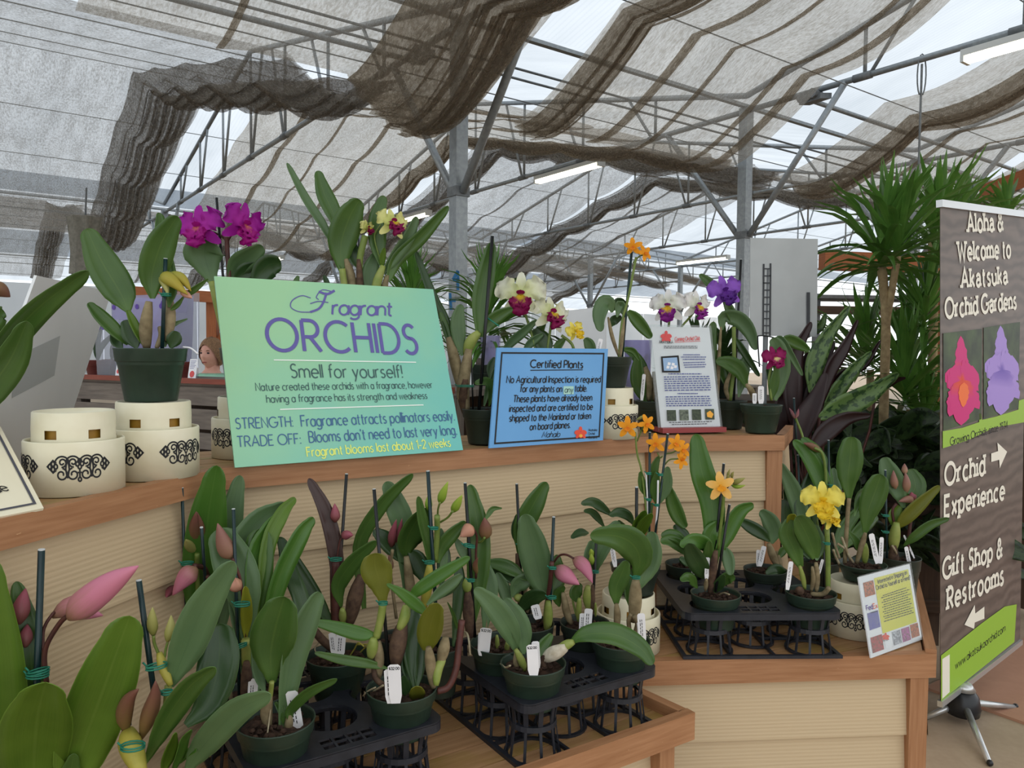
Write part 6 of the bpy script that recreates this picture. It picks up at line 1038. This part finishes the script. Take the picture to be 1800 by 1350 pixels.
def bgpot(px,w,h,lab,d,mt='pot_red',lv=3):
    q=onbench(px,d); t=thing('potted_orchid',q,lab,'orchid'); dia=w*q.y/F; hh=h*q.y/F; potmesh(t,(q.x,q.y,q.z+hh),dia,hh,mt); rnd=random.Random(px)
    for i in range(lv):
        b=MB(); x=rnd.uniform(-.5,.5); blade(b,[q+ZU*hh*.9,q+Vector((x*.1,0,hh+.08)),q+Vector((x*.3,rnd.uniform(-.1,.1),hh+.12+.06*i))],.035,rnd.uniform(-.5,.5)); b.build('leaf',M['lf_deep'],t,True)
bgpot(172,44,28,'small red brown potted orchid at the left end of the rustic bench',.16); bgpot(196,30,28,'red brown potted orchid behind the white card on the rustic bench',.3); bgpot(322,40,28,'red brown potted orchid right of the green pot on the rustic bench',.3,'pot_red',0)
def card(px,w,h,lab,d=.04):
    q=onbench(px,d); W=w*q.y/F; Hh=h*q.y/F; E3=Vector((e.x,e.y,0)); s_=Sign(q-E3*W/2+ZU*.004,q+E3*W/2+ZU*.004,q-E3*W/2+ZU*Hh+Vector((n.x,n.y,0))*.02); t=thing('card',q,lab,'card','white cards on the rustic bench'); s_.slab('card_sheet',M['paper'],t,.002)
    x0=s_.pt(.1,.9); b=MB()
    for i in range(6): b.add([s_.pt(.12,.9-.07*i,.001),s_.pt(.85-.1*(i%3),.9-.07*i,.001),s_.pt(.85-.1*(i%3),.92-.07*i,.001),s_.pt(.12,.92-.07*i,.001)],[(0,1,2,3)])
    b.build('print_block',M['navy'],t); b=MB(); b.disc(s_.pt(.5,.28,.001),W*.3,12,s_.n,E3); b.build('emblem',M['redink'],t)
card(206,13,38,'white printed card with red emblem left of the green pot'); card(336,20,38,'white printed card with red emblem right of the green pot')
# pergola frame at left
t=thing('pergola_frame',P(300,600,7.2)-ZU*1.6,'orange brown timber frame behind the clear sleeves','frame'); b=MB(); q0=P(222,521,7.2);q1=P(392,533,7.0); b.box(q0,q1-q0,(0,.1,0),(0,0,.1)); b.build('beam',M['beam_wood'],t)
for x in (232,362): q=P(x,530,7.15); b=MB(); b.box(V2(q,0),(.09,0,0),(0,.09,0),(0,0,q.z)); b.build('post',M['beam_wood'],t); b=MB(); b.tube([q+Vector((.05,.05,-.45)),q+Vector((.3,.05,0))],.03,4); b.build('brace',M['beam_wood'],t)
# grey boards
def gboard(pts,lab,pole=None,mt='panel',strip=False):
    S_=Sign(*pts); t=thing('grey_board',(S_.pt(.5,0).x,S_.pt(.5,0).y,0 if pole else S_.pt(.5,0).z),lab,'board'); S_.slab('board',M[mt],t,.006); return S_,t
al=H(-70,850,1.243);ar_=H(105,794,1.243); k=P(196,513,ar_.y+.20)-ar_; S_,t=gboard((al,ar_,al+k),'big plain grey board leaning at the left edge of the upper tier'); b=MB(); S_.rect(b,[(20,700),(95,660),(105,590),(30,625)],.001); b.build('tape_patch',M['panel2'],t)
S_,t=gboard((P(1318,590,3.5),P(1436,592,3.5),P(1319,418,3.5)),'grey board with black ladder bracket left of the dracaena',True,'panel2')
b=MB(); S_.line(b,[(1341,590),(1342,464)],3,.004); S_.line(b,[(1353,590),(1354,463)],3,.004); 
for i in range(10): S_.line(b,[(1341,585-i*12.5),(1354,585-i*12.5)],2,.004)
b.build('ladder_bracket',M['blackpl'],t); q=P(1347,590,3.5); MB().tube([(q.x,q.y+.01,0),(q.x,q.y+.01,q.z+.3)],.012,8).build('pole',M['pipe'],t,True); b=MB(); S_.line(b,[(1420,592),(1420,514)],6,.006); b.build('clip_strip',M['blackpl'],t)
S_,t=gboard((P(985,720,3.55),P(1064,722,3.35),P(985,547,3.55)),'grey board standing behind the yellow bloom',True,'panel'); q=P(1020,720,3.5); MB().tube([(q.x,q.y,0),(q.x,q.y,q.z+.2)],.02,8).build('pole',M['pipe'],t,True)
# dark planter bench behind the upper tier centre and right
t=thing('planter_bench',(1.2,4.3,0),'dark planter bench behind the blue sign and leaflet','bench'); zt=1.28
b=MB(); b.box((-.1,3.75,zt-.05),(1.65,.17,0),(-.07,.6,0),(0,0,.05)); b.build('top',M['dark_wood'],t); b=MB(); b.box((-.1,3.75,0),(1.65,.17,0),(-.003,.03,0),(0,0,zt-.05)); b.build('front_panel',M['dark_wood'],t); b=MB(); b.box((-.17,4.33,0),(1.65,.17,0),(-.003,.03,0),(0,0,zt-.05)); b.build('back_panel',M['dark_wood'],t)
def ptop(px,Y): q=P(px,600,Y); return Vector((q.x,q.y,zt))
def strip(mb,pts,w,th=0):   # light blade for dense foliage
    q=cr(pts,6); vs=[];uv=[]
    for i in range(7):
        T=(q[min(i+1,6)]-q[max(i-1,0)]).normalized(); S2=T.cross(ZU+Vector((.13,.2,0))); S2=S2.normalized() if S2.length>.01 else Vector((1,0,0)); N2=S2.cross(T); f=i/6; W=w*.5*(.35+.65*sin(pi*min(1,f*1.15+.12)) if f<.98 else .03)
        W=max(W,.0008)
        for k,a_ in ((0,-1),(1,0),(2,1)): vs.append(q[i]+S2*(a_*W)+N2*(abs(a_)*W*.35)); uv.append((.5+.5*a_,f))
    mb.add(vs,[(i*3+k,i*3+k+1,i*3+k+4,i*3+k+3) for i in range(6) for k in range(2)],uv)
def crown(par,c,L,n_,seed,w=.035,droop=.5,mt='lf_drac',up=.15,name='foliage'):
    rnd=random.Random(seed); b=MB(); c=Vector(c)
    for i in range(n_):
        a_=rnd.uniform(0,2*pi); f=(i+.5)/n_; el=R(85-95*f+rnd.uniform(-10,10)); l=L*rnd.uniform(.75,1.1)*(.75+.35*sin(pi*f)); d=Vector((cos(a_)*cos(el),sin(a_)*cos(el),sin(el))); o=c+ZU*(up*(.5-f))
        strip(b,[o,o+d*l*.5+ZU*l*.04,o+d*l*.8-ZU*l*droop*.10,o+d*l-ZU*l*droop*.32*cos(el)],w*rnd.uniform(.8,1.2))
    return b.build(name,M[mt],par,True)
M['trunk']=plain('dracaena_trunk',(186,164,124),(140,120,88),.8,30,.2,.5)
def drac(lab,base,trunks,crowns):
    t=thing('dracaena',base,lab,'plant','dracaenas at the right')
    for pts,r in trunks: b=MB(); q=cr(pts,16); b.tube(q,[r*(1.06 if i%2 else .97) for i in range(len(q))],10); b.build('trunk',M['trunk'],t,True)
    for cc in crowns: crown(t,*cc)
B0=P(1553,800,3.9); B0.z=0
drac('tall dracaena with spiky crown and bare ringed trunk left of the banner',B0,[([B0,P(1554,700,3.9),P(1557,560,3.9),P(1550,470,3.9)],.022),([P(1556,580,3.9),P(1566,520,3.88),P(1578,450,3.85)],.017)],[(P(1548,452,3.9),.5,56,1,.036,.7),(P(1580,440,3.85),.48,46,2,.036,.7)])
B1=P(1640,800,4.4); B1.z=0
drac('dracaena with several crowns just behind the banner edge',B1,[([B1,P(1640,600,4.4),P(1640,420,4.4)],.024)],[(P(1648,420,4.4),.5,46,3),(P(1625,560,4.3),.52,48,4),(P(1660,480,4.5),.5,50,5)])
B2=P(1600,840,4.1); B2.z=0
drac('low dracaena at the foot of the bare trunk',B2,[([B2,P(1600,720,4.1)],.02)],[(P(1590,690,4.1),.5,60,6),(P(1625,760,4.15),.45,50,7)])
B3=P(1730,800,5.2); B3.z=0
drac('dracaena tops showing above the banner',B3,[([B3,P(1730,380,5.2)],.025)],[(P(1700,378,5.2),.34,36,8),(P(1770,385,5.2),.34,30,9)])
B3=P(1530,800,4.6); B3.z=0
drac('dark dracaena behind the bare trunk low down',B3,[([B3,P(1530,650,4.6)],.02)],[(P(1520,640,4.6),.5,60,18),(P(1600,640,4.7),.6,60,19)])
# patterned leaf plants
def rattle(lab,base,leaves,extra=0,seed=0):
    t=thing('calathea',base,lab,'plant','patterned leaf plants'); base=Vector(base); rnd=random.Random(seed)
    for pts,Y,w,mt,tw in leaves:
        q=[P(x,y,Y) for x,y in pts]; b=MB(); blade(b,q,w*Y/F*1.1,tw,.35,'l',wave=.16,seed=w); b.build('leaf',M['lf_'+mt],t,True); b=MB(); b.tube(cr([Vector((base.x,base.y,max(.0,q[0].z-.7))),q[0].lerp(base,.2),q[0]],6),.006,6); b.build('stalk',M['stemred'],t,True)
    if extra:
        b=MB()
        for i in range(extra):
            c=base+Vector((rnd.uniform(-.33,.3),rnd.uniform(-.12,.4),rnd.uniform(.45,1.15))); a_=rnd.uniform(0,2*pi); d=Vector((cos(a_),sin(a_)*.7,rnd.uniform(-.2,.5))).normalized(); l=rnd.uniform(.2,.36); blade(b,[c,c+d*l*.5+ZU*.03,c+d*l-ZU*.05],l*.3,rnd.uniform(-.6,.6),.25,'e',wave=.1,seed=i)
        b.build('foliage',M['lf_under'],t,True)
Bc=P(1430,900,3.45); Bc.z=0
rattle('wine backed plant with patterned leaves behind the right end of the upper tier',Bc,[([(1400,770),(1392,690),(1400,620),(1426,566)],3.42,30,'wine',.3),([(1415,770),(1428,700),(1446,650),(1466,600)],3.5,28,'wine',.1),([(1440,720),(1460,650),(1485,610),(1508,562)],3.4,22,'wine',.3),([(1425,690),(1432,640),(1455,590),(1494,538)],3.45,30,'rattle',.2),([(1400,800),(1415,740),(1435,700),(1452,655)],3.3,34,'wine',-.2),([(1440,735),(1480,715),(1530,690),(1580,656)],3.3,40,'rattle',.3),([(1445,690),(1480,660),(1520,640),(1548,598)],3.45,17,'wine',.3),([(1450,720),(1470,690),(1500,650),(1532,618)],3.42,26,'rattle',.3),([(1540,690),(1570,670),(1592,664)],3.4,12,'wine',.3),([(1380,790),(1370,740),(1378,680)],3.46,34,'wine',.2),([(1390,790),(1380,720),(1385,640),(1400,600)],3.55,28,'wine',-.2),([(1420,800),(1450,760),(1490,735),(1530,730)],3.25,30,'wine',.3),([(1410,790),(1420,720),(1412,660),(1420,620)],3.6,30,'wine',0),([(1430,780),(1455,730),(1470,690),(1498,655)],3.55,28,'wine',.2),([(1380,640),(1410,590),(1440,575),(1452,550)],3.6,20,'rattle',.4)],0,1)
for i,(x,Y,lb) in enumerate(((1470,3.75,'dark leafy plant under the wine backed leaves'),(1570,3.7,'dark striped leafy plant at the foot of the tall dracaena'),(1598,4.0,'dark leafy plant hidden beside the banner'))): q=P(x,900,Y); q.z=0; rattle(lb,q,[],70,10+i)
# dim foliage behind the signs
def bush(px,Y,z,lab,L,n_,seed,mt='lf_under',pot=True,w=.02):
    q=P(px,600,Y); q.z=z; t=thing('leafy_plant',q,lab,'plant'); potmesh(t,(q.x,q.y,z+.1),.15,.1,'pot_dk'); crown(t,q+ZU*.2,L,n_,seed,w,.9,mt,.15)
bush(735,4.1,1.346,'spiky dark green plant behind the top right corner of the green sign',.34,70,31,'lf_drac') if 0 else None
q=Vector((-.55,4.2,0)); t=thing('leafy_plant',q,'spiky green plant behind the top right corner of the green sign','plant'); potmesh(t,(q.x,q.y,1.50),.2,.15,'pot_dk'); crown(t,q+ZU*1.72,.36,110,31,.022,.9,'lf_drac',.3); b=MB(); b.box((q.x-.15,q.y-.15,0),(.3,0,0),(0,.3,0),(0,0,1.35)); b.build('plinth',M['dark_wood'],t)
q=Vector((-.12,3.95,0)); t=thing('leafy_plant',q,'dark leafy plant behind the blue marked post','plant'); potmesh(t,(q.x,q.y,1.45),.2,.15,'pot_dk'); crown(t,q+ZU*1.68,.34,110,32,.024,.9,'lf_drac',.3); b=MB(); b.box((q.x-.13,q.y-.13,0),(.26,0,0),(0,.26,0),(0,0,1.3)); b.build('plinth',M['dark_wood'],t)
bush(1225,3.95,zt,'leafy orchid clump behind the white orchids',.22,40,33,'lf_deep',w=.03); bush(1005,4.1,zt,'leafy clump behind the orange star orchid',.2,36,34,'lf_deep',w=.03); bush(1270,4.1,zt,'leafy clump behind the lavender orchid',.22,40,35,'lf_deep',w=.03)
q=P(895,595,3.95); t=thing('dark_crate',(q.x,q.y,zt+.001),'dark crate on the planter bench behind the white blooms','crate'); b=MB(); b.box((q.x-.16,q.y-.02,zt+.001),(.34,.03,0),(-.02,.22,0),(0,0,.2)); b.build('box',M['dark_wood'],t); 
for i in range(3): b=MB(); b.box((q.x-.165,q.y-.035,zt+.02+i*.065),(.35,.031,0),(-.001,.012,0),(0,0,.05)); b.build('slat',M['grey_wood'],t)
for px,w,h,lb in ((862,36,88,'clear lilac sleeve between the tall leaf and the blue sign'),(1122,50,60,'clear lilac sleeve behind the leaflet left edge')):
    q=ptop(px,3.92); W=w*q.y/F/2; t=thing('plastic_sleeve',q,lb,'plastic sleeve','clear plastic sleeves'); b=MB(); hh=P(px,598 if px>1000 else 590,3.92).z-zt; b.lathe(q,[(W*.8,0),(W,hh)],10); b.build('film',M['lilac'],t,True); b=MB(); b.lathe(q,[(W*.78,.002),(W*.82,.1),(0,.1)],10); b.build('pot',M['pot_red'],t,True)
    b=MB(); blade(b,[q+ZU*.1,q+Vector((.02,0,.17)),q+Vector((.05,0,.23))],.04); b.build('leaf',M['lf_deep'],t,True)
# brown beams and roller at the right
t=thing('timber_beam',P(1452,458,5.6),'brown timber beam end poking out left of the dracaena crown','beam'); b=MB(); q=P(1450,472,5.6); b.box(q,(2.6,.6,0),(0,.12,0),(0,0,.13)); b.build('beam',M['beam_wood'],t); b=MB(); b.box((q.x+1.0,q.y+.25,0),(.1,0,0),(0,.1,0),(0,0,q.z)); b.build('post',M['beam_wood'],t)
t=thing('timber_beam',P(1800,330,5.4),'brown timber beam at the right edge above the banner','beam'); b=MB(); q=P(1735,352,5.8); b.box(q,P(1900,296,5.0)-q,(0,.1,0),(0,0,.13)); b.build('beam',M['beam_wood'],t); q=P(1850,330,5.2); b=MB(); b.box((q.x,q.y,0),(.1,0,0),(0,.1,0),(0,0,q.z)); b.build('post',M['beam_wood'],t)
t=thing('dark_shelf',(P(1500,540,6.5).x,6.5,0),'dark rack shelf seen between the grey board and dracaena trunk','shelf'); b=MB(); q=P(1440,548,6.5); b.box(q,(1.3,.1,0),(0,.4,0),(0,0,.05)); b.build('shelf_board',M['dark_wood'],t); b=MB(); q2=P(1440,524,6.5); b.box(q2,(1.3,.1,0),(0,.4,0),(0,0,.03)); b.build('shelf_board',M['pipe'],t)
for dx in (.02,1.24): b=MB(); b.box((q.x+dx,q.y+.15,0),(.05,0,0),(0,.05,0),(0,0,q2.z+.05)); b.build('post',M['pipe'],t)
# dark fences beside and behind the banner
def fence(x0,x1,Y0,Y1,z1,lab):
    a_=P(x0,700,Y0);c_=P(x1,700,Y1); a2=Vector((a_.x,a_.y));c2=Vector((c_.x,c_.y)); t=thing('plank_fence',((a_.x+c_.x)/2,(a_.y+c_.y)/2,0),lab,'fence'); k=int((c2-a2).length/.12); b=MB()
    for i in range(k): p0=a2+(c2-a2)*(i/k); p1=a2+(c2-a2)*((i+.93)/k); board(b,p0,p1,.02,.02,z1)
    b.build('plank_panel',M['dark_wood'],t)
    for z in (.2,z1-.2): b=MB(); board(b,a2+Vector((0,-.03)),c2+Vector((0,-.03)),.03,z,z+.06); b.build('rail',M['dark_wood'],t)
fence(1560,1668,3.95,3.9,.9,'dark plank fence left of the banner behind the grey brown buds'); fence(1776,2000,4.6,4.0,1.15,'dark plank fence at the right edge beyond the banner')
# hanging bunch of gathered cloth at the far gutter
q=P(150,480,10.5); t=thing('gathered_cloth',q,'gathered grey cloth bunch hanging beyond the left grey board','shade cloth'); b=MB(); n_=28; vs=[];uv=[]
for j in range(9):
    z=j/8; c_=P(141+9*z,482-100*z,10.5); r=.11+.07*z-.02*sin(pi*z)
    for k in range(n_): a_=2*pi*k/n_; rr=r*(1+.18*sin(a_*7+z*2)); vs.append(c_+Vector((cos(a_)*rr*1.1,sin(a_)*rr,0))); uv.append((k/n_*3,z*2))
b.add(vs,[(j*n_+k,j*n_+(k+1)%n_,(j+1)*n_+(k+1)%n_,(j+1)*n_+k) for j in range(8) for k in range(n_)],uv); b.add(vs[-n_:],[tuple(range(n_))],uv[-n_:]); b.build('cloth_bunch',plain('grey_cloth',(150,148,138),(120,118,110),.9,20,.1),t,True); MB().tube([P(150,384,10.5),P(152,330,10.5)],.012,6).build('cord',M['pipe'],t)
# far side: pale wall of white sheeting and a row of plants on benches
M['sheet']=plain('white_sheeting',(232,236,238),(214,220,224),.8,.6,.1)
b=MB()
for i in range(40): o0=-20+1.4*i; b.quad(od(o0,27,-1.52),od(o0+1.38,27,-1.52),od(o0+1.38,27,1.9),od(o0,27,1.9),((0,0),(1,0),(1,2),(0,2)))
w_=b.build('wall_back',M['sheet']); struct(w_)
for i,(o_,s_,lb) in enumerate(((1.5,13.5,'distant bench of green plants behind the leaning grey board'),(5.5,12.5,'distant bench of green plants behind the green sign'),(9,11.5,'distant bench of green plants behind the blue sign'),(12.5,10.5,'distant bench of green plants behind the leaflet'))):
    c_=od(o_,s_,-1.52); t=thing('plant_bench',c_,lb,'bench'); b=MB(); n3=od(1,0,0)-od(0,0,0); d3=od(0,1,0)-od(0,0,0); b.box(c_-n3*1.4-d3*.5+ZU*.8,n3*2.8,d3*1.0,ZU*.05); b.build('top',M['grey_wood'],t)
    for sx in (-1.3,1.2):
        for sy in (-.4,.3): b=MB(); b.box(c_+n3*sx+d3*sy,n3*.08,d3*.08,ZU*.8); b.build('leg',M['grey_wood'],t)
    b=MB(); rnd=random.Random(i)
    for k in range(9): 
        q=c_+n3*(-1.2+.3*k)+d3*rnd.uniform(-.3,.3)+ZU*.9
        for m_ in range(14): a_=rnd.uniform(0,2*pi); l=rnd.uniform(.2,.42); strip(b,[q,q+Vector((cos(a_)*l*.3,sin(a_)*l*.3,l*.6)),q+Vector((cos(a_)*l*.7,sin(a_)*l*.7,l*.8))],.05)
    f_=b.build('foliage',M['lf_deep'],t,True)
# ---- woman behind the rustic bench
X0=P(372,700,5.95); X0=Vector((X0.x,X0.y,0)); t=thing('person',X0,'woman in a mint green top with short light brown hair standing behind the rustic bench','person')
tz=R(-14)   # head turned a little to the picture left
def loft(mb,rings,n=24):
    vs=[];uv=[]
    for j,(c,rx,ry) in enumerate(rings):
        for k in range(n): a_=2*pi*k/n; vs.append(Vector(c)+Vector((cos(a_)*rx,sin(a_)*ry,0))); uv.append((k/n,j/len(rings)))
    m_=len(rings); mb.add(vs,[(j*n+k,j*n+(k+1)%n,(j+1)*n+(k+1)%n,(j+1)*n+k) for j in range(m_-1) for k in range(n)]+[tuple(range(n-1,-1,-1)),tuple(range((m_-1)*n,m_*n))],uv)
Hc=X0+Vector((0,0,1.475)); hz=.112
def headpt(th,ph):
    x=sin(th)*cos(ph);y=sin(th)*sin(ph);z=cos(th); r=Vector((x*.074,y*.092,z*.118)); fr=max(0,-y)
    if z<0: r.x*=1-.28*(-z)**1.3; r.y*=1-.12*(-z)
    f=lambda cx,cz,s,h: h*math.exp(-((r.x-cx)**2+(r.z-cz)**2)/(2*s*s))*(1 if y<0 else 0)
    r.y-=f(0,-.022,.010,.020)+f(0,-.004,.007,.010)+f(0,-.062,.016,.008)+f(0,-.098,.02,.008)-f(-.030,.010,.012,.010)-f(.030,.010,.012,.010)+f(-.042,-.028,.016,.004)+f(.042,-.028,.016,.004)+f(0,.03,.03,.004)
    return Matrix.Rotation(tz,3,'Z')@r+Hc
body=MB(); n1,n2=30,40; vs=[headpt(pi*j/n1,2*pi*k/n2) for j in range(n1+1) for k in range(n2)]
body.add(vs,[(j*n2+k,(j+1)*n2+k,(j+1)*n2+(k+1)%n2,j*n2+(k+1)%n2) for j in range(n1) for k in range(n2)])
for s_ in (-1,1): q=Hc+Matrix.Rotation(tz,3,'Z')@Vector((s_*.074,.01,-.005)); body.ball(q,.026,8,6,(.4,.7,1.15))
lo=X0; body_r=[(lo+ZU*1.42+Vector((0,.012,0)),.05,.052),(lo+ZU*1.36+Vector((0,.012,0)),.052,.054),(lo+ZU*1.33,.075,.066),(lo+ZU*1.30,.15,.085),(lo+ZU*1.26,.185,.1),(lo+ZU*1.15,.17,.115),(lo+ZU*1.0,.145,.11),(lo+ZU*.9,.165,.115),(lo+ZU*.8,.175,.12),(lo+ZU*.74,.15,.1)]
loft(body,body_r[::-1])
for s_ in (-1,1):
    body.tube(cr([lo+Vector((s_*.08,0,.84)),lo+Vector((s_*.085,-.01,.45)),lo+Vector((s_*.09,.01,.08))],14),[.085-.0035*i for i in range(15)],12); body.tube([lo+Vector((s_*.09,.03,.04)),lo+Vector((s_*.1,-.05,.035)),lo+Vector((s_*.105,-.15,.03))],[.04,.042,.03],10)
    sh=lo+Vector((s_*.175,0,1.25)); el=lo+Vector((s_*.23,.02,.97)); wr=lo+Vector((s_*.24,-.14,.78)); body.tube(cr([sh,el,wr],12),[.05-.0018*i for i in range(13)],10)
    palm=wr+Vector((0,-.05,-.05)); body.tube([wr,palm,palm+Vector((0,-.02,-.03))],[.026,.036,.03],10,True,.6)
    for i in range(4): f0=palm+Vector((s_*(-.024+.016*i),-.02,-.03)); body.tube(cr([f0,f0+Vector((0,-.015,-.035)),f0+Vector((0,-.005,-.065-.006*(i in(1,2))))],6),[.0085,.0085,.008,.008,.0075,.007,.005],6)
    body.tube([palm+Vector((-s_*.03,0,.015)),palm+Vector((-s_*.052,-.015,-.015)),palm+Vector((-s_*.05,-.02,-.04))],[.01,.009,.006],6)
body.build('body',M['skin'],t,True)
b=MB(); loft(b,[(c+Vector((0,0,0)),rx*1.06+.006,ry*1.08+.006) for c,rx,ry in body_r[::-1][:-2]][1:]+[(lo+ZU*1.325,.085,.075)])
for s_ in (-1,1): sh=lo+Vector((s_*.15,0,1.262)); el=lo+Vector((s_*.228,.02,1.02)); b.tube(cr([sh,lo+Vector((s_*.195,0,1.2)),el],8),[.062,.066,.066,.065,.064,.062,.06,.06,.06],12)
b.build('shirt',M['mint'],t,True)
b=MB(); loft(b,[(lo+ZU*.72,.17,.115),(lo+ZU*.8,.187,.13),(lo+ZU*.88,.18,.126),(lo+ZU*.93,.168,.122)])
for s_ in (-1,1): b.tube(cr([lo+Vector((s_*.08,0,.82)),lo+Vector((s_*.085,-.01,.45)),lo+Vector((s_*.09,.01,.07))],10),[.1-.003*i for i in range(11)],12)
b.build('trousers',M['trouser'],t,True)
b=MB(); vs=[];n1=18;RT=Matrix.Rotation(tz,3,'Z')
for j in range(n1+1):
    for k in range(n2):
        ph=2*pi*k/n2; front=max(0,-sin(ph)); lim=pi*(.74-.42*front**1.2); th=lim*j/n1; x=sin(th)*cos(ph);y=sin(th)*sin(ph);z=cos(th); w=1+.03*sin(ph*14)+.03*noise.noise(Vector((ph*3,th*3,1)))
        vs.append(Hc+RT@Vector((x*.090*w,y*.106*w+.006,z*.130*w+.004)))
b.add(vs,[(j*n2+k,(j+1)*n2+k,(j+1)*n2+(k+1)%n2,j*n2+(k+1)%n2) for j in range(n1) for k in range(n2)]); b.build('hair',M['hair'],t,True)
for s_ in (-1,1):
    q=Hc+RT@Vector((s_*.030,-.081,.010)); MB().ball(q,.0085,8,6,(1.3,.6,.75)).build('eye',M['dark'],t,True); b=MB(); q=Hc+RT@Vector((s_*.031,-.088,.027)); b.tube([q+RT@Vector((-.014,.003,0)),q+ZU*.004,q+RT@Vector((.014,.003,0))],.0028,6); b.build('eyebrow',M['hair'],t,True)
b=MB(); q=Hc+RT@Vector((0,-.094,-.062)); b.tube([q+RT@Vector((-.022,.008,0)),q+ZU*.002,q+RT@Vector((.022,.008,0))],[.002,.0055,.002],8); b.build('mouth',M['lipskin'],t,True)
